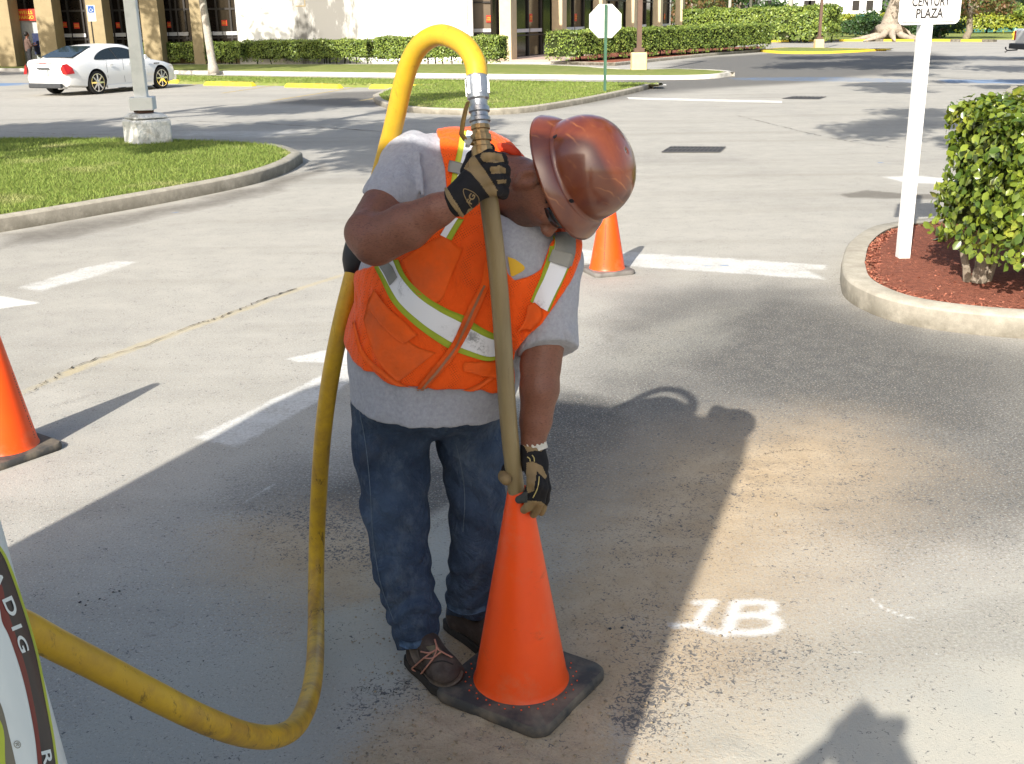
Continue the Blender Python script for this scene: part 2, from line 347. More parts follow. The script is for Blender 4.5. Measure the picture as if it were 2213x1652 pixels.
put('dust', inpoly(gpoly([(1700, 1330), (2300, 1180), (2700, 1300), (2700, 1800), (1500, 1800), (1500, 1500)]), .5, .15, 3), .55)
put('dust', inpoly(gpoly([(1400, 690), (1640, 640), (1560, 760), (1340, 830), (1250, 800)]), .3, .2, 3), .42)
A['fleck'] += .12
put('fleck', inpoly(gpoly([(1385, 1420), (1470, 1400), (1490, 1480), (1450, 1580), (1370, 1620), (1310, 1560), (1330, 1500)]), .12, .04, 9), .85)
put('fleck', inpoly(gpoly([(1270, 1330), (1480, 1290), (1700, 1370), (1900, 1400), (1800, 1480), (1500, 1540), (1330, 1520)]), .35, .08, 6), .50)
put('fleck', inpoly(gpoly([(520, 1090), (760, 1060), (900, 1140), (850, 1240), (700, 1230), (560, 1170)]), .3, .08, 5), .62)
put('fleck', inpoly(gpoly([(1240, 1180), (1420, 1020), (1600, 960), (1750, 960), (1650, 1120), (1450, 1240), (1280, 1300)]), .4, .1, 4), .42)
put('fleck', inpoly(gpoly([(720, 1500), (880, 1440), (960, 1520), (860, 1560), (740, 1570)]), .12, .06, 6), .5)
put('fleck', inpoly(gpoly([(1250, 700), (1700, 620), (2300, 760), (2600, 1100), (2200, 1250), (1700, 1300), (1500, 1100), (1250, 900)]), .8, .2, 2), .30)
# stains along the near kerb, by the sign
put('stain', inpoly(gpoly([(0, 508), (300, 458), (560, 402), (700, 350), (700, 375), (600, 415), (300, 480), (0, 545)]), .25, .2, 1.5), .75)
put('stain', inpoly(gpoly([(1810, 420), (1870, 410), (1960, 418), (2100, 420), (2080, 432), (1900, 430), (1830, 428)]), .06, .04, 3), .8)
put('stain', inpoly(gpoly([(1300, 720), (1340, 725), (1330, 745), (1300, 740)]), .05, .03, 6), .5)
# sprayed marks
for st, wd in (([(1542, 1301), (1522, 1322), (1504, 1352)], .016), ([(1505, 1303), (1542, 1301)], .004), ([(1456, 1352), (1504, 1353), (1566, 1372)], .008),
               ([(1592, 1303), (1583, 1330), (1572, 1366)], .028), ([(1592, 1303), (1640, 1301), (1668, 1305), (1672, 1315), (1650, 1328), (1590, 1332)], .02),
               ([(1640, 1331), (1672, 1336), (1682, 1350), (1665, 1364), (1620, 1368), (1572, 1366)], .024)):
    put('paint', stroke(st, wd*.5, .040), .78)
put('paint', stroke([(1885, 1296), (1910, 1315), (1950, 1332), (1980, 1338)], .003, .014), .7)
for x, y, s in ((1850, 1410, .02), (1830, 1412, .014), (2005, 1415, .008), (2020, 1414, .008), (1330, 1266, .008), (1415, 1268, .006)):
    put('paint', stroke([(x, y), (x+s*300, y)], s*.6, .008), .55)
for pl, s in (([(1560, 168), (1800, 166), (2000, 172), (1990, 180), (1700, 176), (1590, 174)], .55), ([(2020, 172), (2213, 172), (2500, 176), (2213, 182), (2040, 180)], .75), ([(-300, 174), (40, 178), (55, 186), (-300, 192)], .9)):
    put('blue', inpoly(gpoly(pl), .25, .1, 1.), s)
for x, y in ((380, 459), (1530, 575), (1565, 574), (1905, 352), (1925, 354)): put('blue', stroke([(x-6, y), (x+6, y)], .03, .02), .8)
LINES = [([(415, 947), (512, 969), (600, 920), (745, 838), (790, 800), (745, 786)], .030, .60), ([(608, 776), (700, 757), (780, 745), (790, 795), (700, 785), (640, 783)], .03, .66), ([(30, 622), (180, 578), (258, 562), (302, 566), (230, 592), (90, 632)], .06, .56),
    ([(340, 297), (395, 283), (660, 281), (690, 284), (560, 300), (420, 296)], .3, .45), ([(-200, 625), (0, 640), (90, 655), (0, 668), (-200, 690)], .04, .95), ([(1195, 534), (1420, 548), (1640, 562), (1785, 573), (1792, 585), (1750, 584), (1790, 606), (1480, 585), (1200, 566)], .05, .62), ([(1900, 382), (1990, 380), (2070, 388), (2070, 399), (1960, 396)], .12, .85),
    ([(520, 1088), (560, 1062), (600, 1040), (606, 1044), (566, 1068), (526, 1092)], .02, .45)]
for pl, sf_, am in LINES: put('line', inpoly(gpoly(pl), sf_, .008, 20.), am)
put('ghost', inpoly(gpoly([(20, 868), (60, 838), (150, 795), (260, 755), (400, 706), (520, 665), (640, 622), (745, 590), (800, 576), (800, 583), (745, 598), (640, 632), (520, 678), (400, 720), (260, 772), (150, 812), (60, 852)]), .05, .02, 8.), .8)
put('ghost', inpoly(gpoly([(140, 805), (185, 790), (180, 798), (150, 812)]), .03, .02, 8.), 1.6)
# small lumps of dug sand raise the sheet near the cone
GZ += A['sand']*np.where(GY < 5.5, (fbm(GX, GY, 9., 40)-.35)*.022*np.clip((A['sand']-.5)*3, 0, 1), 0)
GZ += np.where((GY < 5.5), (fbm(GX, GY, 28., 60)-.5)*.006*A['sand'], 0); GZ = np.clip(GZ, 0, .03)
idx = np.arange(nx*ny).reshape(ny, nx)
fc = np.stack([idx[:-1, :-1], idx[:-1, 1:], idx[1:, 1:], idx[1:, :-1]], -1).reshape(-1, 4)
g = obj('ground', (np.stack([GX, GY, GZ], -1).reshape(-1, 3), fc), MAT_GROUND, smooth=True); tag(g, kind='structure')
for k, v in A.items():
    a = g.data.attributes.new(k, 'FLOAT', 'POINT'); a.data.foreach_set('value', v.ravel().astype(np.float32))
# ---------------------------------------------------------------- road paint (thin sheets above the ground)
def sheet(mb, pts, z=.004, m=0, jag=0):
    P = [np.array([*gp(*p)[:2], z]) for p in pts]
    if jag:
        Q = []
        for i in range(len(P)):
            a, b = P[i], P[(i+1) % len(P)]; n = max(1, int(np.linalg.norm(b-a)/.05))
            for k in range(n): Q.append(a+(b-a)*k/n+np.array([rng.normal(), rng.normal(), 0])*jag)
        P = Q
    mb.add(P, [list(range(len(P)))], m)
mb = MB(); sheet(mb, [(1355, 211), (1560, 216), (1690, 219), (1690, 223), (1560, 220), (1360, 215)], jag=.01)
sheet(mb, [(1400, 182), (1440, 183), (1440, 185), (1400, 184)], jag=.01)
tag(obj('road_marking', mb, MAT_ROADWB), kind='structure')
mb = MB()
for a, b in (((768, 190), (590, 218)), ((595, 185), (480, 202)), ((440, 180), (395, 188)), ((905, 197), (780, 218))):
    pa, pb = gp(*a)[:2], gp(*b)[:2]; d = (pb-pa)/np.linalg.norm(pb-pa); nn = np.array([-d[1], d[0]])*.06
    mb.add([(*(pa-nn), .004), (*(pb-nn), .004), (*(pb+nn), .004), (*(pa+nn), .004)], [(0, 1, 2, 3)])
tag(obj('stall_marking', mb, MAT_ROADY), kind='structure')
MAT_CRACK = M('crack', (.06, .05, .04), 1, .3, 30, .1)
def crack(pts, wd, z=.008, n=90, jit=.012):
    P = spline([gp(*p) for p in pts], n); mb = MB(); vs = []
    for i, p in enumerate(P):
        t = P[min(i+1, n-1)]-P[max(i-1, 0)]; t /= np.linalg.norm(t)+1e-9; q = p+np.array([-t[1], t[0], 0])*rng.normal()*jit
        ww = wd*abs(rng.normal(.6, .5)); s = np.array([-t[1], t[0], 0])*ww/2; vs += [(*(q-s)[:2], z), (*(q+s)[:2], z)]
    return vs, [(2*i, 2*i+2, 2*i+3, 2*i+1) for i in range(n-1)]
mb = MB()
for pts, wd in (([(50, 858), (100, 828), (170, 790), (300, 752), (420, 704), (470, 690), (540, 660), (640, 625)], .012), ([(105, 885), (160, 868), (220, 850)], .004),
                ([(930, 1150), (960, 1130), (985, 1120)], .004), ([(1650, 985), (1700, 977), (1755, 976)], .006), ([(380, 262), (600, 270), (900, 292), (1200, 325)], .03), ([(0, 285), (200, 292), (420, 282)], .02),
                ([(1590, 250), (1800, 300), (2000, 330)], .015), ([(760, 1490), (850, 1500), (900, 1460)], .006)):
    mb.add(*crack(pts, wd))
tag(obj('pavement_crack', mb, MAT_CRACK), kind='structure')
# little tar drops and pebbles
mb = MB()
for x, y, s in ((173, 1303, 8), (185, 1310, 5), (190, 1300, 4), (215, 1296, 6), (225, 1299, 3), (245, 1281, 7), (258, 1279, 5), (262, 1286, 4), (240, 1265, 3), (298, 1275, 4), (305, 1213, 3), (250, 1312, 3), (440, 1430, 4), (1318, 1360, 8), (1345, 1358, 8), (1580, 1300, 3), (170, 1285, 4)):
    c = gp(x, y); r = s/1400; k = 7
    mb.add([(c[0]+r*(1+.4*rng.normal())*math.cos(a), c[1]+r*1.4*(1+.3*rng.normal())*math.sin(a), .003) for a in np.arange(k)/k*2*math.pi]+[(c[0], c[1], .005)], [(i, (i+1) % k, k) for i in range(k)])
tag(obj('tar_drops', mb, M('tar', (.012, .012, .012), .4)), 'scatter of small black tar drops on the shaded grey asphalt', 'tar drops', kind='stuff')
mb = MB()
for i in range(900):
    x, y = (rng.uniform(760, 1500), rng.uniform(1300, 1680)) if i < 700 else (rng.uniform(1250, 1700), rng.uniform(1000, 1400))
    c = gp(x, y); r = abs(rng.normal(.0018, .0012))+.0012; q = [np.array(v)*(1+.35*rng.normal()) for v in ((1, 0, 0), (-1, 0, 0), (0, 1, 0), (0, -1, 0), (0, 0, 1), (0, 0, -.6))]
    mb.add([c+v*r+np.array([0, 0, r*.5+.006]) for v in q], [(0, 2, 4), (2, 1, 4), (1, 3, 4), (3, 0, 4), (2, 0, 5), (1, 2, 5), (3, 1, 5), (0, 3, 5)])
tag(obj('pebbles', mb, M('pebble', (.42, .33, .21), .9, .4, 40, col2=(.22, .18, .13)), smooth=True), 'loose sand pebbles scattered around the cone', 'pebbles', kind='stuff')
# ================================================================ kerbed islands
def island(name, poly, kw, h, matfill, fillname, filllabel=None, kerbname='kerb', closed=True, matk=None, skip=()):
    P = np.array(poly)[:, :2]; I = offset_poly(P, kw); top = offset_poly(P, .02); n = len(P); mb = MB(); dz = [-.02-h if i in skip else 0 for i in range(n)]; fz = [-.10 if i in skip else 0 for i in range(n)]
    vs = [(*p, -.25) for p in P]+[(*p, h-.02+z) for p, z in zip(P, dz)]+[(*p, h+z) for p, z in zip(top, dz)]+[(*p, h+z) for p, z in zip(I, dz)]+[(*p, h-.06+z) for p, z in zip(I, dz)]
    fs = [(k*n+i, k*n+(i+1) % n, (k+1)*n+(i+1) % n, (k+1)*n+i) for k in range(4) for i in range(n)]
    mb.add(vs, fs); k = obj(kerbname, mb, matk or MAT_KERB, smooth=50); tag(k, kind='structure')
    m2 = MB(); J = offset_poly(I, .15)
    vs = [(*p, h-.03+z) for p, z in zip(I, fz)]+[(*p, h+rng.normal()*.003) for p in J]; fs = [(i, (i+1) % n, n+(i+1) % n, n+i) for i in range(n)]+[tuple(range(n, 2*n))]
    m2.add(vs, fs); f = obj(fillname, m2, matfill, smooth=30); tag(f, kind='structure')
    return P, I
near_front = [gp(*p) for p in ((-760, 470), (-740, 545), (-640, 600), (-350, 560), (0, 503), (200, 468), (400, 431), (540, 401), (620, 374), (655, 352))]
near_back = [gp(x, y, .14) for x, y in ((640, 324), (600, 313), (500, 305), (270, 299), (0, 298), (-350, 300), (-600, 305), (-740, 330), (-770, 400))]
nisl = spline(near_front, 80).tolist()+spline(near_back, 70).tolist()
NP, NI = island('near', nisl, .16, .15, MAT_TURF, 'grass_verge')
mid_front = [gp(*p) for p in ((806, 216), (818, 228), (870, 242), (1000, 249), (1130, 245), (1250, 227), (1360, 204), (1412, 190))]
mid_back = [gp(x, y, .13) for x, y in ((1412, 183), (1390, 179), (1200, 176), (900, 171), (600, 167), (372, 163))]
mid_left = [gp(*p) for p in ((372, 182), (560, 186), (760, 190), (890, 193), (840, 200))]
MP, MI = island('mid', spline(mid_front, 50).tolist()+spline(mid_back, 40).tolist()+spline(mid_left, 30).tolist(), .16, .13, MAT_TURF2, 'grass_island', skip=range(52, 118))
far_front = [gp(*p) for p in ((-400, 158), (0, 155), (370, 160), (800, 166), (1100, 170), (1400, 173), (1530, 171), (1582, 165))]
far_back = [gp(x, y, .13) for x, y in ((1588, 157), (1560, 152), (1460, 149), (1360, 150), (1250, 143), (1100, 139), (700, 139), (0, 140), (-400, 140))]
FP, FI = island('far', spline(far_front, 50).tolist()+spline(far_back, 40).tolist(), .2, .14, MAT_TURF2, 'grass_strip', matk=M('pale_kerb', (.60, .57, .50), .9, .3, 2., .2, col2=(.36, .33, .28), thr=(.5, .7)))
mul = [gp(*p) for p in ((1225, 140), (1330, 143), (1450, 130), (1560, 119), (1640, 113), (1655, 108))]+[gp(x, y, .12) for x, y in ((1650, 101), (1500, 105), (1350, 110), (1216, 126))]
QP, QI = island('bed', mul, .2, .14, MAT_MULCH, 'mulch_bed')
isl = [gp(*p) for p in ((1638, 112), (1680, 116), (1760, 117), (1850, 114), (1905, 110))]+[gp(x, y, .12) for x, y in ((1905, 106), (1800, 104), (1700, 103), (1645, 107))]
island('lamp', spline(isl, 50).tolist(), .25, .12, MAT_TURF2, 'grass_island', matk=MAT_YELLOWK)
rk = [gp(*p) for p in ((2500, 222), (2213, 222), (2185, 213), (2172, 206), (2185, 199), (2213, 195), (2500, 190))]
island('right', spline(rk, 30).tolist(), .15, .13, MAT_TURF2, 'grass_island')
bed = [gp(*p) for p in ((1815, 606), (1823, 640), (1860, 668), (1930, 695), (2040, 716), (2213, 733), (2500, 748), (3000, 740))]+[gp(x, y, .0) for x, y in ((3000, 500), (2500, 500), (2213, 500), (2060, 502), (1960, 510), (1880, 525), (1832, 560))]
BP, BI = island('near_bed', spline(bed+[bed[0]], 110).tolist()[:-1], .17, .15, MAT_MULCH, 'mulch_bed')
# wide lawns and walks behind
def flat(name, pts, z, mat):
    mb = MB(); mb.prism([gp(*p)[:2] for p in pts], -.02, z, bottom=False); tag(obj(name, mb, mat), kind='structure')
MAT_WALK = M('walk_concrete', (.52, .47, .40), .9, .15, 3, .2)
flat('sidewalk', [(-300, 139.5), (0, 139.3), (700, 138.2), (1100, 138.2), (1225, 139), (1222, 125), (1215, 117), (-300, 122)], .10, MAT_WALK)
flat('lawn', [(1500, 97), (1640, 91), (1800, 88.5), (2130, 90), (2150, 86), (2500, 86), (2500, 60), (1500, 60)], .06, MAT_TURF2)
mb = MB(); Pk = spline([gp(*p) for p in ((1500, 99), (1640, 92.5), (1800, 90), (2000, 90), (2150, 91))], 26)
for i in range(25):
    a, b = Pk[i], Pk[i+1]; d = (b-a)/np.linalg.norm(b-a); nn = np.array([-d[1], d[0], 0])*.25; up_ = np.array([0, 0, .16])
    mb.add([a-nn, b-nn, b+nn, a+nn, a-nn+up_, b-nn+up_, b+nn+up_, a+nn+up_], [(0, 1, 5, 4), (4, 5, 6, 7), (2, 3, 7, 6), (3, 0, 4, 7), (1, 2, 6, 5)], 0 if i % 3 else 1)
tag(obj('far_kerb', mb, [MAT_YELLOWK, MAT_KERB]), kind='structure')
# ================================================================ grass blades, mulch chips, leaves
def in_poly(P, x, y):
    P = np.array(P)[:, :2]; ins = np.zeros(x.shape, bool); n = len(P)
    for i in range(n):
        a, b = P[i], P[(i+1) % n]
        if abs(b[1]-a[1]) > 1e-12: ins ^= ((a[1] > y) != (b[1] > y)) & (x < (b[0]-a[0])*(y-a[1])/(b[1]-a[1])+a[0])
    return ins
def blades(P, n, z, h, wd, keep=None):
    P = np.array(P)[:, :2]; lo, hi = P.min(0), P.max(0); pts = np.zeros((0, 2))
    while len(pts) < n:
        q = rng.uniform(lo, hi, (n, 2)); 
        if keep is not None: q = q[keep(q)]
        q = q[in_poly(P, q[:, 0], q[:, 1])]; pts = np.vstack([pts, q])
    pts = pts[:n]; a = rng.uniform(0, 2*math.pi, n); hh = h*rng.uniform(.5, 1.25, n); l = rng.normal(0, .45, (n, 2))*hh[:, None]
    dx = np.stack([np.cos(a), np.sin(a)], 1)*wd/2*rng.uniform(.6, 1.3, n)[:, None]; z0 = np.full((n, 1), z)
    b0 = np.hstack([pts-dx, z0]); b1 = np.hstack([pts+dx, z0]); m0 = np.hstack([pts-dx*.8+l*.35, z0+hh[:, None]*.6]); m1 = np.hstack([pts+dx*.8+l*.35, z0+hh[:, None]*.6]); tp = np.hstack([pts+l, z0+hh[:, None]])
    V = np.stack([b0, b1, m1, m0, tp], 1).reshape(-1, 3); o = np.arange(n)[:, None]*5
    return V, np.vstack([o+[0, 1, 2], o+[0, 2, 3], o+[3, 2, 4]])
see = lambda q: (q[:, 0] > -.56*q[:, 1]-.5)
tag(obj('grass', blades(NI, 85000, .11, .075, .011, see), MAT_GRASS), 'bright green mown grass filling the near kerbed island', 'grass', kind='stuff')
tag(obj('grass', blades(MI, 38000, .10, .07, .022), MAT_GRASS), 'green grass of the middle island with the stop sign', 'grass', kind='stuff')
def chips(P, n, z, s, keep=None):
    P = np.array(P)[:, :2]; lo, hi = P.min(0), P.max(0); q = rng.uniform(lo, hi, (n*3, 2))
    if keep is not None: q = q[keep(q)]
    q = q[in_poly(P, q[:, 0], q[:, 1])][:n]; n = len(q); a = rng.uniform(0, 6.28, n); L = rng.uniform(.5, 1.6, n)*s; wv = L*rng.uniform(.12, .3, n); t1 = rng.normal(0, .3, n)
    u = np.stack([np.cos(a), np.sin(a), t1], 1)*L[:, None]; v = np.stack([-np.sin(a), np.cos(a), rng.normal(0, .4, n)], 1)*wv[:, None]; c = np.hstack([q, z+rng.uniform(0, .012, (n, 1))])
    return np.stack([c-u-v, c+u-v*.6, c+u*.9+v, c-u*.8+v], 1).reshape(-1, 3), np.arange(n*4).reshape(-1, 4)
MAT_CHIP = leafmat('mulch_chips', (.40, .145, .09), (.24, .085, .055), (.52, .33, .21), rough=.9, scale=20, trans=0, spec=.1)
tag(obj('mulch_chips', chips(BI, 26000, .13, .018, lambda q: (q[:, 0] < .56*q[:, 1]+.3)), MAT_CHIP), 'red shredded mulch around the right hedge', 'mulch', kind='stuff')
def leafcloud(cs, rs, n, s, asp=.55, shell=.55, up=.3):
    """n leaf faces spread through ellipsoid clumps"""
    cs = np.array(cs, float); rs = np.array(rs, float); rs = rs if rs.ndim == 2 else np.repeat(rs[:, None], 3, 1)
    vol = np.prod(rs, 1)**(2/3); k = rng.choice(len(cs), n, p=vol/vol.sum()); d = rng.normal(size=(n, 3)); d /= np.linalg.norm(d, axis=1)[:, None]
    rr = (shell+(1-shell)*rng.random(n))*(1+.12*rng.normal(size=n)); p = cs[k]+d*rs[k]*rr[:, None]
    nrm = d+rng.normal(size=(n, 3))*.6+np.array([0, 0, up]); nrm /= np.linalg.norm(nrm, axis=1)[:, None]
    return leaves_at(p, nrm, s*rng.uniform(.6, 1.4, n), asp)
def leaves_at(p, nrm, s, asp=.55, fold=0.0):
    n = len(p); t = rng.normal(size=(n, 3)); t[:, 2] -= .5; t -= nrm*(t*nrm).sum(1)[:, None]; t /= np.linalg.norm(t, axis=1)[:, None]; b = np.cross(nrm, t); s = s[:, None]
    if fold:
        V = np.stack([p-t*s*.5, p-t*s*.22+b*s*asp*.46+nrm*s*fold, p+t*s*.22+b*s*asp*.48+nrm*s*fold, p+t*s*.60-nrm*s*.10, p+t*s*.22-b*s*asp*.48+nrm*s*fold, p-t*s*.22-b*s*asp*.46+nrm*s*fold, p+t*s*.05], 1).reshape(-1, 3)
        o = np.arange(n)[:, None]*7; return V, np.vstack([o+[0, 1, 6], o+[1, 2, 6], o+[2, 3, 6], o+[3, 4, 6], o+[4, 5, 6], o+[5, 0, 6]])
    V = np.stack([p-t*s*.5, p+b*s*asp*.5, p+t*s*.5, p-b*s*asp*.5], 1).reshape(-1, 3); return V, np.arange(n*4).reshape(-1, 4)
def hedge(a, b, depth, h, label, mat, n, leaf, group=None, base=.1, lift=.12, cat='hedge', fold=0., stems=6, hb=None):
    """clipped hedge between ground points a and b"""
    a = np.array(a[:2]); b = np.array(b[:2]); L = np.linalg.norm(b-a); e = (b-a)/L; nn = np.array([-e[1], e[0]]); hb = hb or h
    root = thing('hedge', label, cat, (*((a+b)/2), base), 0, group)
    u = rng.uniform(0, L, n); f = rng.choice(4, n, p=np.array([L*h, L*h*.5, L*depth, depth*h*1.2])/(L*h*1.5+L*depth+depth*h*1.2)); P = np.zeros((n, 3)); N = np.zeros((n, 3)); r = lambda: rng.random(n)
    hh = lambda u_: h+(hb-h)*u_/L
    for k in range(4):
        m = f == k; c = m.sum(); uu = u[m]; z = lift+(1-rng.random(c)**1.2)*(hh(uu)-lift); v = rng.uniform(-.5, .5, c)*depth
        if k == 0: v = np.full(c, -depth/2); N[m] = [*(-nn), .25]
        elif k == 1: v = np.full(c, depth/2); N[m] = [*nn, .25]
        elif k == 2: z = hh(uu); N[m] = [0, 0, 1]
        else:
            s = rng.choice([0., 1.], c); uu = s*L; N[m] = np.stack([(2*s-1)*e[0], (2*s-1)*e[1], s*0+.25], 1); z = lift+rng.random(c)*(h-lift)
        q = a+e*uu[:, None]+nn*v[:, None]; P[m] = np.column_stack([q, base+z])
    lump = (np.sin(P[:, 0]*5/h+P[:, 2]*4)+np.sin(P[:, 1]*7/h+P[:, 2]*9+1)+np.sin(u*9/h))*.02*h; zz = P[:, 2]-base
    P += N*(lump+rng.normal(0, .025*h, n)-.5*leaf*rng.random(n))[:, None]; drop = (zz < .28*h) & (rng.random(n) < .6*(np.sin(u*6/h)+.7)); P[drop, 2] += .25*h
    N = N+rng.normal(size=(n, 3))*.55; N /= np.linalg.norm(N, axis=1)[:, None]
    obj('foliage', leaves_at(P, N, leaf*rng.uniform(.6, 1.35, n), .72 if fold else .6, fold), mat, root)
    mb = MB(); k = max(2, int(L/(h*.45)))
    for i in range(k):
        t0, t1 = i/k*L, (i+1)/k*L; q0, q1 = a+e*(t0+.06*h*(i == 0)), a+e*(t1-.06*h*(i == k-1)); z0 = base+lift+h*(.10+.12*rng.random()); z1 = base+hh((t0+t1)/2)*.93; dd = depth*.42*(1+.03*rng.normal())
        c = [q0-nn*dd, q1-nn*dd, q1+nn*dd, q0+nn*dd]; mb.prism(c, z0, z1)  # dark inner block, shows as shaded gaps in the foliage
    for i in range(stems*2):
        q = a+e*rng.uniform(.05, .95)*L+nn*rng.normal()*depth*.2; mb.tube([(*q, base-.05), (*(q+rng.normal(size=2)*.06*h), base+h*.5)], [.03*h, .018*h], 6)
    obj('stem', mb, MAT_CORE, root); return root
GHB = 'clipped hedges along the bank wall'
def hx(x, y): return gp(x, y, .1)
hedge(hx(42, 136), hx(322, 137), 1.1, .80, 'clipped dark green hedge behind the white parked car', MAT_HEDGED, 5200, .085, GHB)
hedge(hx(326, 139), hx(536, 139), 1.1, 1.0, 'clipped green hedge crossed by the pale palm trunk', MAT_HEDGE, 8200, .085, GHB)
hedge(hx(541, 138), hx(807, 139), 1.1, 1.07, 'long clipped green hedge below the stained white wall', MAT_HEDGE, 10000, .085, GHB)
hedge(hx(823, 139), hx(1089, 140), 1.1, 1.19, 'clipped green hedge seen through the arch of the yellow hose', MAT_HEDGE, 10000, .085, GHB)
hedge(gp(1214, 136, .1), gp(1636, 108, .1), 1.9, 1.32, 'big clipped hedge on red mulch behind the stop sign', MAT_HEDGE, 26000, .10, hb=1.45)
hedge(gp(1484, 89, .1), gp(1690, 88, .1), 3.0, 2.45, 'tall clipped hedge right beside the bank building', MAT_HEDGE, 9000, .20)
hedge(gp(1692, 90, .1), gp(1800, 90, .1), 3.0, 2.5, 'tall clipped hedge block behind the far lamp post', MAT_HEDGE, 6000, .20)
hedge(gp(1800, 79, .1), gp(2030, 79, .1), 2.0, 1.35, 'low dark hedge behind the big spreading tree trunk', MAT_HEDGED, 5200, .22)
hedge(gp(1790, 72, .1), gp(2500, 70, .1), 4.0, 1.9, 'long yellow green hedge at the far edge of the lawn', MAT_HEDGEY, 13000, .3)
# near glossy hedge on the mulch bed
hp = gp(2205, 628, .12); hq = hp+np.array([3.4, .35, 0])
hedge(hp+np.array([-.40, 0, 0]), hq, .95, 1.20, 'glossy broad leaved hedge beside the white sign post', MAT_FICUS, 19000, .056, base=.13, lift=.26, fold=.08, stems=2, hb=1.26)
NH = bpy.data.objects[[o.name for o in bpy.data.objects if o.name.startswith('hedge')][-1]]
mb = MB(); b0 = gp(2112, 618, .12)
for dx, dy, x2, z2, r in ((0, 0, .05, .5, .048), (.05, .03, .16, .5, .032), (-.05, .02, -.12, .45, .026)): mb.tube([(b0[0]+dx, b0[1]+dy, .08), (b0[0]+dx+x2*.3, b0[1]+dy, .25), (b0[0]+x2, b0[1]+.1, z2)], [r*1.35, r, r*.8], 10)
obj('stem', mb, MAT_BARK, NH)
# a few leaf sprays that stick out of it
for c_ in (at(2145, 215, 8.9), at(2030, 520, 9.1), at(2055, 512, 9.2), at(2085, 245, 9.0)): obj('sprig', leafcloud([c_], [.08], 16, .06, .6, .3), MAT_FICUS, NH)
# ================================================================ bank building
MAT_COL = M('tan_stucco', (.36, .285, .165), .85, .12, 3, .2, bump=.2, bscale=80)
MAT_COLR = M('cream_stucco', (.66, .53, .34), .85, .1, 3, .2, bump=.2, bscale=80)
MAT_GLASSD = M('tinted_glass', (.014, .011, .009), .12, .2, 2, .35)
MAT_GLASSB = M('brown_blind_glass', (.17, .13, .09), .25, .15, 2, .4)
MAT_FRAME = M('bronze_frame', (.035, .03, .026), .5, .2, 5, .4)
MAT_RAIL = M('white_rail', (.62, .62, .63), .5, .05, 5, .4)
MAT_RED = M('red_sign', (.72, .045, .02), .5, .08, 5, .4)
MAT_YTXT = M('yellow_lettering', (.85, .55, .05), .5, .05, 5, .4)
def wallmat():
    t = NT('stained_white_stucco'); co = t.obj(); s = t.n('SeparateXYZ', 0, {0: co}); sz = t.n('SeparateXYZ', 2, {0: co})
    # mould streaks: one wide run left of the middle
    c = t.math('SUBTRACT', 1., t.math('ABSOLUTE', t.math('DIVIDE', t.math('ADD', s, -.4), 3.0)))
    f = t.math('ADD', t.ramp(c, 0, .9, 0, .8), t.math('MULTIPLY', t.math('SUBTRACT', t.noise(1.6, 6, .7, t.map((1, 1, .35), co)), .5), 1.7))
    col = t.mix(t.ramp(f, .25, .7, 0, .9), (.86, .84, .78), (.17, .16, .14))
    col = t.mix(t.ramp(t.noise(9, 6, .8, t.map((1, 1, .25), co)), .60, .72, 0, .25), col, (.35, .33, .29))
    t.set('Base Color', col).set('Roughness', .9).bump(t.noise(30, 5, .6, co), .2, .01); return t.m
YF = float(gp(815, 133, .1)[1]); BH = 6.5
bank = thing('bank_building', 'tan bank building with dark glass bays, tan columns and a white stucco wall', 'building', onY(700, 133, YF))
def xat(px, Y, py=80): return float(onY(px, py, Y)[0])
mb = MB(); x0, x1 = xat(513, YF-1, 70), xat(1011, YF-1, 70); mb.box(((x0+x1)/2, YF+2, BH/2), (x1-x0, 6, BH)); obj('white_wall', mb, wallmat(), bank)
for px, z0 in ((662, 2.7), (892, 3.3), (998, 2.9)):
    p = onY(px, 60, YF-1.03); mb = MB(); L_ = [(p[0]-.45, z0), (p[0]+.03, z0), (p[0]+.03, 5), (p[0]-.02, 5), (p[0]-.02, z0+.05), (p[0]-.45, z0+.05)]
    mb.add([(x, YF-1.015, z) for x, z in L_]+[(x, YF-.98, z) for x, z in L_], [(0, 1, 4, 5), (1, 2, 3, 4)]+[(i, 6+i, 6+(i+1) % 6, (i+1) % 6) for i in range(6)]); obj('wall_joint', mb, MAT_COL, bank)
xl, xr = xat(-260, YF), x0
mb = MB(); mb.box(((xl+xr)/2, YF+.75, BH/2), (xr-xl, .1, BH)); obj('window_wall', mb, MAT_GLASSD, bank)
mb = MB(); mb.box(((xl+xr)/2+.2, YF+1.2, BH+.4), (xr-xl+5, 6.5, .8)); mb.box(((x0+x1)/2, YF+1.8, BH+.4), (x1-x0+.6, 6.4, .76)); obj('roof', mb, MAT_COL, bank)
cols = [(-12, 24), (80, 118), (190, 226), (306, 345), (413, 437), (-150, -112), (-260, -222)]
for a, b in cols:
    xa, xb = xat(a, YF-1.2, 60), xat(b, YF-1.2, 60); mb = MB(); mb.box(((xa+xb)/2, YF-.65, BH/2), (xb-xa, 1.1, BH)); bevel(obj('column', mb, MAT_COL, bank), .02)
inner = sorted([xat(v, YF+.7, 60) for c in cols for v in c])
mbf, mbr = MB(), MB()
def zat(py, Y, px=500): return float(onY(px, py, Y)[2])
zr = zat(75, YF+.7, 300)
for px in (-190, -60, 24, 60, 126, 134, 150, 181, 190, 233, 246, 262, 300, 345, 355, 372, 384, 402, 440, 470, 500, 512):
    x = xat(px, YF+.62, 60); mbf.box((x, YF+.66, BH/2), (.09, .1, BH))
for py in (22, 84): mbf.box(((xl+xr)/2, YF+.66, zat(py, YF+.66, 300)), (xr-xl, .08, .09))
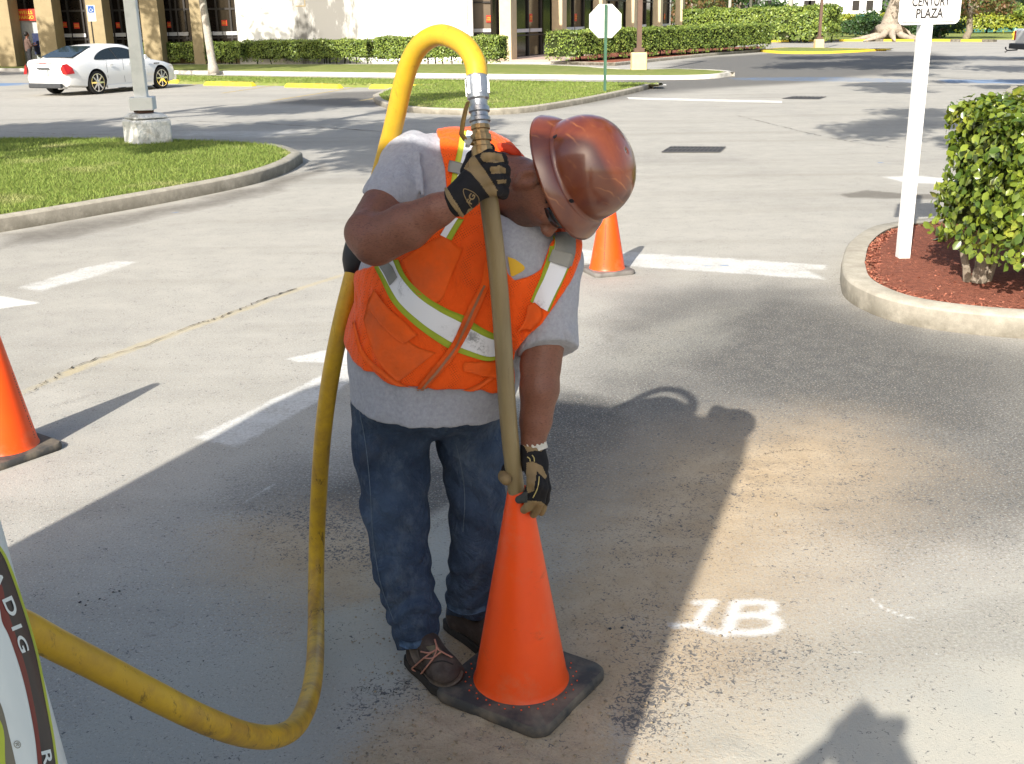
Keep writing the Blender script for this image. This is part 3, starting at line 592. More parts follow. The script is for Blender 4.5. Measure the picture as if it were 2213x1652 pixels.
for a, b in ((123, 133), (137, 153), (156, 184), (229, 244), (248, 270), (274, 298), (348, 362), (364, 382), (384, 406), (440, 457), (459, 480), (482, 512)):
    xa, xb = xat(a, YF+.5, 76), xat(b, YF+.5, 76); b_ = MB(); b_.box(((xa+xb)/2, YF+.62, zr), (xb-xa, .06, .17)); obj('guard_rail', b_, MAT_RAIL, bank)
obj('window_frame', mbf, MAT_FRAME, bank)
mb = MB(); mb.box(((xl+xr)/2, YF+.6, .35), (xr-xl, .3, .5)); obj('plinth', mb, MAT_COL, bank)
def sticker(p, sz, ex=(1, 0, 0), nrm=(0, -1, 0)):
    ex = np.array(ex, float); nrm = np.array(nrm, float); b = MB(); c = np.array(p)+nrm*.03; h = np.array([0, 0, 1.])*sz/2; e = ex*sz/2
    b.add([c-e-h, c+e-h, c+e+h, c-e+h, c-e-h-nrm*.02, c+e-h-nrm*.02, c+e+h-nrm*.02, c-e+h-nrm*.02], [(0, 1, 2, 3), (4, 7, 6, 5), (0, 4, 5, 1), (1, 5, 6, 2), (2, 6, 7, 3), (3, 7, 4, 0)])
    s = obj('window_sticker', b, MAT_RED, bank)
    for k, (tx, dz) in enumerate((('WELLS', .14), ('FARGO', -.14))): place_text('lettering', tx, sz*.26, c+np.array([0, 0, dz*sz])+nrm*.004, ex, (0, 0, 1), MAT_YTXT, s, .002, .01)
for px, py in ((139, 54), (166, 56), (257, 55), (368, 54), (485, 50)): sticker(onY(px, py, YF+.7), .27)
# cash machine bay
pA, pB = onY(34, 46, YF-.1), onY(84, 46, YF-.1)
mb = MB(); za = zat(20, YF-.1, 55); zb = zat(45, YF-.1, 55); mb.box(((pA[0]+pB[0])/2, YF+.1, (za+zb)/2), (pB[0]-pA[0], .25, za-zb)); sg = obj('sign_board', mb, MAT_RED, bank)
c = np.array([xat(63, YF-.04), YF-.04, (za+zb)/2])
place_text('lettering', 'WELLS', .22, c+np.array([0, 0, .10]), (1, 0, 0), (0, 0, 1), MAT_YTXT, sg, .003, .015); place_text('lettering', 'FARGO', .22, c-np.array([0, 0, .12]), (1, 0, 0), (0, 0, 1), MAT_YTXT, sg, .003, .015)
MAT_GREYP = M('pale_grey_panel', (.42, .45, .45), .5, .1, 4, .4)
mb = MB(); xa, xb = xat(40, YF, 75), xat(92, YF, 75); mb.box(((xa+xb)/2, YF+.35, 1.25), (xb-xa, .5, 2.3)); obj('atm_surround', mb, MAT_GREYP, bank)
mb = MB(); mb.box((xat(84, YF), YF+.02, 1.15), (.55, .25, 1.0)); mb.box((xat(84, YF), YF-.12, 1.05), (.5, .12, .1)); obj('cash_machine', mb, M('dark_blue_machine', (.02, .03, .09), .4, .2), bank)
mb = MB(); xa, xb = xat(17, YF+.3, 75), xat(38, YF+.3, 75); mb.box(((xa+xb)/2, YF+.5, 1.25), (xb-xa, .2, 2.4)); dr = obj('door', mb, M('grey_door', (.42, .38, .34), .5, .1), bank)
mb = MB(); mb.box(((xa+xb)/2, YF+.38, 1.95), (.3, .03, .16)); mb.box(((xa+xb)/2+.05, YF+.38, 1.4), (.26, .03, .5)); obj('notice', mb, M('notice_paper', (.6, .58, .52), .6, .3, 9, col2=(.2, .18, .15)), dr)
mb = MB(); mb.box(((xl+xr)/2, YF-.3, .05), (xr-xl, 2.2, .14)); obj('doorstep', mb, MAT_WALK, bank)
# frontal bay and receding right wing
D1 = 53.0; bx, bD = 2.834, 7.38; cosP, sinP = math.cos(PITCH), math.sin(PITCH)
def wp(k): D = D1+k*bD; return np.array([-.316+k*bx, (D-HC*sinP)/cosP])
wd = wp(1)-wp(0); WL = np.linalg.norm(wd); wd /= WL; wn = np.array([wd[1], -wd[0]]); wrz = math.atan2(wd[1], wd[0])
xa = x1+.12; xb = wp(0)[0]
mb = MB(); mb.box(((xa+xb)/2+.1, YF+.3, BH/2), (xb-xa+.5, .1, BH)); obj('blind_window', mb, MAT_GLASSB, bank)
mb = MB(); mb.box((x1+.12, YF-.5, BH/2), (.28, 1., BH)); obj('pilaster', mb, M('grey_pilaster', (.45, .44, .41), .8, .1), bank)
mb = MB()
for px in (1020, 1091): mb.box((xat(px, YF+.2), YF+.22, BH/2), (.1, .1, BH))
for py in (5, 74, 77): mb.box(((xa+xb)/2, YF+.22, zat(py, YF+.2, 1060)), (xb-xa, .1, .08))
obj('window_frame', mb, MAT_FRAME, bank)
mb = MB(); mb.box(((xa+xb)/2, YF+.16, zat(66, YF, 1058)), (xb-xa-.2, .06, .16)); obj('guard_rail', mb, MAT_RAIL, bank)
sticker(onY(1058, 41, YF+.22), .33)
for k in range(6):
    p = wp(k)+np.array([.3, 0])+wd*.2; mb = MB(); mb.box((*p, BH/2), (.85, .60, BH), wrz); bevel(obj('column', mb, MAT_COLR, bank), .02)
mb = MB(); a = wp(0)-wn*.45; b = wp(5)-wn*.45; c = (a+b)/2; mb.box((*c, BH/2), (WL*5, .1, BH), wrz); obj('window_wall', mb, MAT_GLASSD, bank)
mb = MB(); mb.box((*(c-wn*2.5), BH+.42), (WL*5+2, 6.3, .8), wrz); obj('roof', mb, MAT_COL, bank)
mbf, mbr, mbp = MB(), MB(), MB()
for k in range(5):
    for t in (.13, .36, .62, .88):
        p = wp(k)+wd*WL*t-wn*.36; mbf.box((*p, BH/2), (.1, .1, BH), wrz)
    for t0, t1 in ((.14, .35), (.38, .61), (.64, .87)):
        p = wp(k)+wd*WL*(t0+t1)/2-wn*.30; b_ = MB(); b_.box((*p, 1.43), (WL*(t1-t0), .06, .17), wrz); obj('guard_rail', b_, MAT_RAIL, bank)
    p = wp(k)+wd*WL*.66-wn*.33; 
    sticker((p[0]-.0, p[1], 2.05), .42, (wd[0], wd[1], 0), (wn[0], wn[1], 0))
for z in (1.2, 3.1): mbf.box((*(c+wn*.1), z), (WL*5, .08, .08), wrz)
obj('window_frame', mbf, MAT_FRAME, bank)
p = wp(0)+wd*WL*.5+wn*1.6; mb = MB(); mb.box((*p, .11), (WL*1.1, 4, .05), wrz); obj('door_apron', mb, M('salmon_concrete', (.55, .40, .32), .9, .1), bank)
# ================================================================ posts, lamps and signs
b = gp(322, 314, .10); D = project(b)[2]; m_ = D/F
lp = thing('lamp_post', 'square white lamp post on a chipped white concrete footing in the grass', 'lamp post', b)
A45 = math.radians(38)
mb = MB(); mb.box((b[0], b[1], .08+.21), (.60, .60, .46), A45); mb.box((b[0], b[1], .08+.49), (.60, .60, .07), A45, taper=.72)
o = obj('concrete_footing', mb, M('chipped_white_concrete', (.78, .78, .74), .9, .2, 4, .2, col2=(.46, .44, .38), thr=(.52, .68), bump=.8, bscale=9, bdist=.05), lp); bevel(o, .04, 3)
mb = MB(); mb.box((b[0]-.02, b[1], .08+.56), (.24, .24, .05), A45); obj('anchor_plate', mb, M('rusty_iron', (.10, .05, .03), .8, .4, 30), lp)
mb = MB(); mb.box((b[0]-.02, b[1], .08+.68), (.36, .36, .20), A45*0.2); bevel(obj('base_cover', mb, MAT_POLE, lp), .01)
mb = MB(); mb.box((b[0]-.03, b[1], 4.4), (.20, .20, 7.4), A45*0.2, taper=.7); bevel(obj('pole', mb, MAT_POLE, lp), .015)
mb = MB(); mb.box((b[0]-.6, b[1], 8.1), (1.0, .35, .16)); obj('lamp_head', mb, MAT_POLE, lp)
# octagonal sign seen from behind
b = gp(1307, 201, .10)
ss = thing('stop_sign', 'octagonal road sign seen from its bare white back on a green post', 'road sign', b)
mb = MB(); mb.box((b[0], b[1], 1.15), (.045, .03, 2.3)); mb.box((b[0]-.03, b[1]-.02, 1.15), (.014, .03, 2.3)); mb.box((b[0]+.03, b[1]-.02, 1.15), (.014, .03, 2.3)); obj('post', mb, M('green_post', (.055, .14, .085), .6, .2, 9), ss)
c = onY(1308, 46, b[1]+.04); r = 37.5*project(c)[2]/F; oc = [(math.cos(math.radians(22.5+45*i))*r, math.sin(math.radians(22.5+45*i))*r) for i in range(8)]
mb = MB(); mb.add([(c[0]+x, b[1]+.02, c[2]+z) for x, z in oc]+[(c[0]+x, b[1]+.026, c[2]+z) for x, z in oc], [tuple(range(8))[::-1], tuple(range(8, 16))]+[(i, (i+1) % 8, 8+(i+1) % 8, 8+i) for i in range(8)]); obj('sign_plate', mb, M('bare_aluminium', (.74, .75, .70), .5, .06, 3), ss)
mb = MB(); k = .985; mb.add([(c[0]+x*k, b[1]+.029, c[2]+z*k) for x, z in oc], [tuple(range(8))]); obj('sign_face', mb, MAT_RED, ss)
# sign on a leaning white wooden post, near right
b = gp(1950, 564, .12); Yp = float(b[1]); tp = onY(2000.5, 40, Yp-.03)
pd = tp-b; pd /= np.linalg.norm(pd)
ps = thing('plaza_sign', 'white plate sign on a leaning square white wooden post in red mulch', 'sign', b)
ex = np.array([1, 0, 0])-pd*pd[0]; ex /= np.linalg.norm(ex); ey = np.cross(pd, ex); Mx = np.stack([ex, ey, pd], 1)
mb = MB(); L = 2.75; mid = b+pd*(L/2-.1); mb.box(mid, (.088, .088, L+.1), M=Mx, rz=0); o = obj('post', mb, M('white_wood_paint', (.80, .80, .77), .6, .06, 3, .3, bump=.2, bscale=12), ps); bevel(o, .004)
def rrect(w_, h_, r, n=6):
    o_ = []
    for cx, cy, a0 in ((w_/2-r, h_/2-r, 0), (-w_/2+r, h_/2-r, 90), (-w_/2+r, -h_/2+r, 180), (w_/2-r, -h_/2+r, 270)):
        for i in range(n+1): a = math.radians(a0+90*i/n); o_.append((cx+r*math.cos(a), cy+r*math.sin(a)))
    return o_
pw, ph = .445, .60; bot = onY(2003, 53, Yp-.05); pc = bot+pd*ph/2-ey*.0; fr = b+pd*((pc-b)@pd)+ex*((pc-b)@ex)-ey*.050
def plate(name, w_, h_, r, off, th, mat, par, hole=None):
    P = rrect(w_, h_, r); n = len(P); q = lambda x, y, d: fr+ex*x+pd*y-ey*d; b_ = MB()
    if hole:
        I = rrect(w_-hole, h_-hole, max(r-hole/2, .002)); b_.add([q(x, y, off) for x, y in P]+[q(x, y, off) for x, y in I], [(i, (i+1) % n, n+(i+1) % n, n+i) for i in range(n)])
    else: b_.add([q(x, y, off+th) for x, y in P]+[q(x, y, off) for x, y in P], [tuple(range(n)), tuple(range(n, 2*n))[::-1]]+[(i, (i+1) % n, n+(i+1) % n, n+i) for i in range(n)])
    return obj(name, b_, mat, par)
pl = plate('sign_plate', pw, ph, .04, 0, .003, M('white_sign_enamel', (.82, .82, .80), .45, .03, 3), ps)
MAT_BLK = M('black_paint', (.02, .02, .02), .6, .1); plate('border_line', pw-.03, ph-.03, .032, .005, 0, MAT_BLK, pl, hole=.008)
MAT_LET = M('brown_black_lettering', (.035, .03, .028), .6, .1)
lz = lambda py: float((onY(2003, py, Yp-.05)-fr)@pd)
place_text('lettering', 'CENTURY', .092, fr+pd*lz(4)-ey*.006+ex*.002, ex, pd, MAT_LET, pl, .001, .022, .66)
place_text('lettering', 'PLAZA', .092, fr+pd*lz(30)-ey*.006-ex*.002, ex, pd, MAT_LET, pl, .001, .022, .72)
# accessible parking sign
Yh = float(gp(198, 150)[1]); b = np.array([xat(204, Yh, 100), Yh, .1]); c = onY(197.5, 29, Yh-.05); s = project(c)[2]/F
hs = thing('parking_sign', 'blue and white accessible parking sign on a thin dark post behind the white car', 'road sign', b)
mb = MB(); mb.tube([(*b[:2], 0), (*b[:2], c[2]+.2)], .035, 8); obj('post', mb, MAT_FRAME, hs)
mb = MB(); mb.box((c[0], Yh-.04, c[2]), (17*s, .01, 33*s)); pt = obj('sign_plate', mb, MAT_WHITE, hs)
zc = c[2]+8*s; mb = MB(); mb.box((c[0], Yh-.05, zc), (13*s, .006, 14*s)); bl = obj('blue_panel', mb, M('sign_blue', (.02, .09, .32), .5, .05), hs)
mb = MB(); q = lambda x, z: (c[0]+x*s, Yh-.058, zc+z*s)
mb.tube([q(.3, 4.6), q(.3, 4.7)], 1.0*s, 8); mb.tube([q(.1, 3.6), q(.3, .5), q(3, .3), q(4, -3.5)], .55*s, 6)
aa = np.linspace(2.0, 6.6, 14); mb.tube([q(-.2+3.1*math.cos(a), -1.6+3.1*math.sin(a)) for a in aa], .5*s, 6); obj('wheelchair_symbol', mb, MAT_WHITE, hs)
# brown lamp poles on tan footings
MAT_BROWN = M('brown_pole_paint', (.14, .085, .06), .6, .2, 5); MAT_TAN = M('tan_footing', (.66, .52, .30), .85, .12, 4)
for (px, py, hw, ftop, lab) in ((1380, 153, 16.5, 115, 'brown lamp pole on a tall tan concrete footing in front of the long hedge'), (1769, 104, 9.5, 86, 'distant brown lamp pole on a tan footing on the yellow kerbed island')):
    b = gp(px, py, .1); s = project(b)[2]/F; fh = (py-ftop)*s*1.0; r = thing('lamp_post', lab, 'lamp post', b, group=None)
    mb = MB(); mb.box((b[0], b[1], .05+fh/2), (hw*2*s, hw*2*s, fh+.1)); bevel(obj('concrete_footing', mb, MAT_TAN, r), .06, 3)
    mb = MB(); mb.box((b[0], b[1], fh+.18), (hw*1.3*s, hw*1.3*s, .14)); obj('base_cover', mb, MAT_BROWN, r)
    mb = MB(); mb.box((b[0], b[1], fh+3.6), (hw*.62*s, hw*.62*s, 7), taper=.8); obj('pole', mb, MAT_BROWN, r)
    mb = MB(); mb.box((b[0]-.5, b[1], fh+7.1), (1.1, .4, .2)); obj('lamp_head', mb, MAT_BROWN, r)
# wheel stops
GW = 'yellow concrete wheel stops at the lawn edge'; labs = ['yellow concrete wheel stop by the front wheel of the white car', 'yellow concrete wheel stop right of the palm trunk', 'yellow concrete wheel stop in the middle of the empty stalls', 'yellow concrete wheel stop partly behind the yellow hose']
for (a, b_), lab in zip((((350, 180), (392, 181)), ((444, 185), (550, 187)), ((619, 189), (738, 192)), ((800, 192), (918, 193))), labs):
    p, q2 = gp(*a), gp(*b_); c = (p+q2)/2; L = np.linalg.norm(q2-p); e = (q2-p)/L; nn = np.array([-e[1], e[0], 0])
    t = thing('wheel_stop', lab, 'wheel stop', c, group=GW); mb = MB()
    sec = [(-.11, 0), (-.09, .10), (-.06, .125), (.06, .125), (.09, .10), (.11, 0)]; vs = []
    for u, sh in ((-.5, 0), (-.49, 1), (.49, 1), (.5, 0)):
        for y, z in sec: vs.append(c+e*(u*L+(-.09 if u < 0 else .09)*(z/.125)*-1)+nn*y+np.array([0, 0, z*(1 if sh else .97)+.005]))
    mb.add(vs, [(k*6+i, k*6+i+1, (k+1)*6+i+1, (k+1)*6+i) for k in range(3) for i in range(5)]+[tuple(range(6))[::-1], tuple(range(18, 24))]); obj('concrete_bar', mb, MAT_YELLOW, t)
# hydrant
b = gp(2192, 86, .06); s = project(b)[2]/F; hy = thing('fire_hydrant', 'small yellow fire hydrant with a pale green cap at the far lawn edge', 'hydrant', b)
mb = MB(); mb.lathe([(5*s, 0), (5*s, 2*s), (3.6*s, 2.5*s), (3.6*s, 15*s), (4.4*s, 15.3*s), (4.4*s, 17*s)], b, 14); mb.tube([b+np.array([-6*s, 0, 11*s]), b+np.array([6*s, 0, 11*s])], 2*s, 8); obj('barrel', mb, MAT_YELLOW, hy, smooth=40)
mb = MB(); mb.lathe([(4*s, 17*s), (3.2*s, 20*s), (1.5*s, 22.5*s), (1.2*s, 24*s), (.2*s, 24.5*s)], b, 14); obj('cap', mb, M('pale_green_cap', (.25, .42, .30), .6, .1), hy, smooth=40)
# drains
def grate(pts, n, lab):
    P = [gp(*p) for p in pts]; c = sum(P)/4; t = thing('drain_grate', lab, 'drain', (*c[:2], 0)); m1 = MB(); m1.add([(*p[:2], .0045) for p in P], [(0, 1, 2, 3)]); obj('pit', m1, MAT_BLK, t); m2 = MB()
    for i in range(n+1):
        u = i/n; a = P[0]*(1-u)+P[1]*u; b2 = P[3]*(1-u)+P[2]*u; e = (P[1]-P[0])/np.linalg.norm(P[1]-P[0])*np.linalg.norm(P[1]-P[0])/n*.15
        m2.add([(*(a-e)[:2], .012), (*(a+e)[:2], .012), (*(b2+e)[:2], .012), (*(b2-e)[:2], .012)], [(0, 1, 2, 3)])
    for v in (0, .5, 1):
        a = P[0]*(1-v)+P[3]*v; b2 = P[1]*(1-v)+P[2]*v; e = (P[3]-P[0])*.05; m2.add([(*(a-e)[:2], .014), (*(b2-e)[:2], .014), (*(b2+e)[:2], .014), (*(a+e)[:2], .014)], [(0, 1, 2, 3)])
    obj('grating', m2, M('grate_iron', (.16, .15, .14), .8, .3, 20), t)
grate([(1430, 330), (1556, 330), (1568, 319), (1450, 318)], 13, 'rectangular iron drain grate in the sunlit asphalt beyond the cone')
grate([(1690, 214), (1770, 215), (1785, 210), (1715, 209)], 8, 'distant drain grate in the lot right of the long white line')
# ================================================================ trees
def tree(base, h, tr, crown, n, leaf, label, mat=None, group=None, cat='tree', limbs=4, flare=1.6, barkm=None, name='tree', seed=1, bend=0, gap=.5):
    """crown: list of (dx,dy,z,r)"""
    r_ = random.Random(seed); root = thing(name, label, cat, base, group=group); mb = MB(); bz = base[2]
    pts = [np.array([base[0]+bend*t*t+r_.uniform(-.4, .4)*tr*(t > 0), base[1]+r_.uniform(-.4, .4)*tr*(t > 0), bz-.1+h*t]) for t in (0, .03, .08, .2, .45, .7, 1)]
    mb.tube(pts, [tr*flare, tr*flare*.75, tr*1.12, tr, tr*.85, tr*.7, tr*.5], 12)
    for (dx, dy, z, r) in crown[:limbs*3]:
        e = np.array([base[0]+dx, base[1]+dy, bz+z]); st = pts[4]+(pts[6]-pts[4])*r_.random(); m = (st+e)/2+np.array([0, 0, -.1*r]); mb.tube([st, m, e], [tr*.4, tr*.25, tr*.08], 7)
    obj('trunk', mb, barkm or MAT_BARK, root, smooth=True)
    cs = [(base[0]+dx, base[1]+dy, bz+z) for dx, dy, z, r in crown]; rs = [(r, r, r*.7) for *_, r in crown]
    obj('crown', leafcloud(cs, rs, n, leaf, .6, gap), mat or MAT_TREE, root); return root
def clumps(k, R, z0, z1, r0, r1, seed):
    r_ = random.Random(seed); return [(R*math.cos(a)*q, R*math.sin(a)*q, r_.uniform(z0, z1), r_.uniform(r0, r1)) for a, q in ((r_.uniform(0, 6.28), math.sqrt(r_.random())) for _ in range(k))]
# palm trunk on the lawn strip (its crown is above the picture)
def palm(base, lean, h, tr, label, frond=2.2, n=14, mat=None, group=None, seed=1):
    r_ = random.Random(seed); root = thing('palm_tree', label, 'palm tree', base, group=group); mb = MB(); b = np.array(base)
    P = [b+np.array([lean[0]*t, lean[1]*t, h*t-.05]) for t in np.linspace(0, 1, 22)]; rs = [tr*(1.5-.5*min(1, i/2))*(1-.012*i+.03*(i % 2)) for i in range(22)]; mb.tube(P, rs, 14); obj('trunk', mb, mat or MAT_PALMBARK, root, smooth=True)
    V = MB(); top = P[-1]
    for i in range(n):
        a = i/n*6.28+r_.uniform(-.2, .2); el = r_.uniform(-.1, .9); d = np.array([math.cos(a), math.sin(a), 0]); sd_ = np.array([-math.sin(a), math.cos(a), 0]); pr = None
        for k in range(13):
            t = k/12; p = top+d*frond*t*math.cos(el*.6)+np.array([0, 0, frond*(math.sin(el)*t-.75*t*t)])
            if pr is not None:
                for s_ in (-1, 1):
                    l = frond*.30*math.sin(math.pi*min(1, t*.85+.12)); q = p+sd_*s_*l+d*l*.35-np.array([0, 0, l*.45]); V.add([pr, p, q, q-(p-pr)*.6], [(0, 1, 2, 3)])
            pr = p
    obj('crown', V, MAT_TREE, root); return root
b = gp(462, 157, .1); D = project(b)[2]; t0 = at(440, 0, D*.985)
lean = (t0-b); kx = 5.2/lean[2]; palm(b, (lean[0]*kx, lean[1]*kx*.2), 5.2, rad(8.5, D), 'pale grey palm trunk standing between the white car and the hedges', 2.6, seed=3)
# far background
b = gp(1925, 87, .06); big = tree(b, 6.5, .66, clumps(16, 5.0, 5.2, 8, 1.2, 2.0, 5), 4200, .40, 'big spreading tree with pale buttressed trunk at the lot edge', limbs=4, flare=2.7, seed=5, barkm=M('pale_bark', (.40, .34, .27), .9, .3, 3, bump=.6, bscale=6, bdist=.1))
mb = MB()
for a in np.linspace(.2, 5.9, 9):
    d = np.array([math.cos(a), math.sin(a), 0]); mb.tube([b+np.array([0, 0, 1.1]), b+d*1.1+np.array([0, 0, .35]), b+d*rng.uniform(2.2, 3.6)+np.array([0, 0, .0])], [.45, .26, .06], 7)
obj('root', mb, bpy.data.materials['pale_bark'], big, smooth=True)
b = gp(2090, 84, .06); tree(b, 3.4, .26, clumps(24, 3.3, 2.0, 4.6, .8, 1.3, 8), 6500, .26, 'dark reddish round crowned tree beyond the plaza sign', MAT_TREER, seed=8)
b = gp(1843, 66, .06); tree(b, 4.6, .2, clumps(20, 3.2, 1.9, 6.0, .9, 1.5, 9), 4500, .33, 'slim green tree before the white houses', MAT_HEDGE, seed=9)
b = gp(1870, 76, .06); tree(b, 1.2, .2, clumps(9, 1.6, .5, 1.9, .7, 1.1, 10), 2500, .24, 'dark round shrub left of the big pale trunk', MAT_HEDGED, cat='shrub', name='shrub', seed=10)
b = gp(2030, 82, .06); tree(b, .8, .12, clumps(7, 1.5, .4, 1.2, .6, .9, 11), 1800, .22, 'small dark shrub behind the plaza sign post', MAT_HEDGED, cat='shrub', name='shrub', seed=11)
b = gp(2212, 72, .06); tree(b, 1.3, .2, clumps(7, 1.6, .8, 2.6, .9, 1.3, 12), 1800, .3, 'round shrub behind the fire hydrant', MAT_HEDGE, cat='shrub', name='shrub', seed=12)
for px, lab, hw, sd_, D in ((1577, 'thin pale palm trunk above the tall hedge, leftmost of three', 3.3, 1, 112), (1622, 'thin greyish palm trunk above the tall hedge, middle of three', 3.0, 2, 118), (1708, 'stout pale palm trunk in front of the white houses', 5.0, 4, 110)):
    p = onY(px, 20, D); palm((p[0], D, 0), (0, 0), 8+sd_*.4, rad(hw, D), lab, 3, 12, seed=sd_, group='palms beyond the tall hedge')
for i, (px, Y, R, h, m_, lab) in enumerate(((1530, 125, 6.5, 6.5, MAT_TREER, 'brownish green leafy tree right behind the corner of the bank'), (1600, 135, 6, 7, MAT_TREE, 'dark green tree behind the leftmost pale palm trunks'), (1665, 128, 3.2, 3.0, MAT_TREE, 'low leafy tree just above the tall hedge end'), (1450, 140, 7, 7, MAT_TREE, 'dark tree mostly hidden by the bank wing'), (2010, 135, 7, 7, MAT_TREE, 'green tree behind the plaza sign plate'), (2150, 140, 7, 7, MAT_TREE, 'tall green tree at the far right background'), (2260, 130, 6, 7, MAT_TREE, 'green tree at the far right frame edge'))):
    p = onY(px, 30, Y); tree((p[0], Y, 0), h*.6, .22, clumps(18, R*.75, h*.22, h*.95, R*.26, R*.4, 20+i), 4200, .42, lab, m_, seed=20+i, group='trees in the far background')
for i in range(9):
    X = -75+i*13 if i < 4 else (-75+i*13 if i < 5 else 40+(i-5)*26); tree((X, 170+6*(i % 3), 0), 7, .3, clumps(18, 8, 3, 11, 2.5, 4, 60+i), 2200, 1.0, 'one of the dark trees closing the far horizon', MAT_TREE, seed=60+i, group='horizon trees')
# white houses behind
hb = onY(1790, 30, 135); hs_ = thing('apartment_house', 'white two storey house with balconies far behind the tall hedge', 'building', (hb[0], 135, 0)); x0_, x1_ = xat(1640, 135, 20), xat(1905, 135, 20)
MAT_HW = M('white_house_wall', (.86, .85, .83), .8, .05, 1)
mb = MB(); mb.box(((x0_+x1_)/2, 139, 4), (x1_-x0_, 8, 8)); obj('wall', mb, MAT_HW, hs_)
for i, px in enumerate((1660, 1745, 1755, 1850, 1880)):
    mb = MB(); z = zat(12, 134.9, px); mb.box((xat(px, 134.9, 12), 134.97, z), (.8, .08, 1.1)); wn_ = obj('window', mb, MAT_FRAME, hs_)
mb = MB(); zb_ = zat(16, 134.5, 1780); xb_ = xat(1784, 134, 16)
mb.box((xb_, 134.5, zb_-.5), (2.2, 1.0, .12)); mb.box((xb_, 134.05, zb_+.42), (2.2, .06, .06))
for k in range(9): mb.box((xb_-1.05+k*.26, 134.05, zb_), (.05, .05, .9))
obj('balcony', mb, M('balcony_iron', (.25, .2, .18), .7, .2), hs_)
mb = MB(); mb.box(((x0_+x1_)/2, 139, 8.2), (x1_-x0_+1, 9, .5)); obj('roof', mb, M('house_roof', (.3, .16, .1), .8, .2), hs_)
mb = MB(); xf0, xf1 = xat(1850, 122, 40), xat(2330, 122, 40)
for k in range(40): mb.box((xf0+(xf1-xf0)*k/39, 122, 1.0), (.08, .08, 2.2))
fe = thing('fence', 'teal mesh fence behind the far yellow green hedge', 'fence', ((xf0+xf1)/2, 122, 0)); obj('post', mb, M('teal_fence', (.05, .17, .15), .7, .1), fe)
mb = MB(); mb.box(((xf0+xf1)/2, 122.05, 1.0), (xf1-xf0, .03, 2.0)); obj('mesh_panel', mb, bpy.data.materials['teal_fence'], fe)
# shade trees whose trunks stand outside the frame; their crowns hang above it and dapple the lot
def crown_at(k, cx, cy, R, z0, z1, r0, r1, seed, bx_, by_): return [(cx-bx_+dx, cy-by_+dy, z, r) for dx, dy, z, r in clumps(k, R, z0, z1, r0, r1, seed)]
for i, (bx_, by_, cx, cy, R, z0, z1, k, n, leaf, lab) in enumerate((
    (-10.5, 10.0, -7.0, 9.6, 2.8, 6.4, 8.0, 26, 17000, .22, 'leafy shade tree left of the view beside the near island'),
    (-15.5, 11.5, -12.0, 10.8, 3.0, 6.4, 8.2, 26, 17000, .22, 'leafy shade tree further left of the near island'),
    (-10.8, 19.0, -8.2, 17.6, 2.8, 6.6, 8.2, 16, 9000, .22, 'leafy shade tree left of the empty yellow lined stalls'),
    (8.6, 13.5, 4.6, 9.0, 3.3, 6.4, 8.4, 15, 7000, .22, 'open crowned shade tree right of the view behind the near hedge'),
    (13.5, 23.0, 10.0, 21.5, 5.0, 7.2, 9.5, 20, 10000, .25, 'open crowned shade tree at the right side of the lot'),
    (22.5, 41.0, 12.5, 35.0, 7.0, 8.5, 10.5, 26, 12000, .4, 'wide shade tree at the far right side of the lot'),
    (-24.0, 43.0, -19.5, 42.0, 5.5, 6.5, 10.5, 30, 11000, .28, 'broad tree shading the left bays of the bank'),
    (-33.0, 40.0, -30.0, 41.0, 5.0, 6.5, 11, 24, 8000, .28, 'broad tree at the far left end of the bank'))):
    cl = crown_at(k, cx, cy, R, z0, z1, .7 if i < 5 else 1.2, 1.2 if i < 5 else 2.0, 31+i, bx_, by_); tree((bx_, by_, 0), z0, .22, cl, n, leaf, lab, seed=40+i, gap=.2, limbs=2)
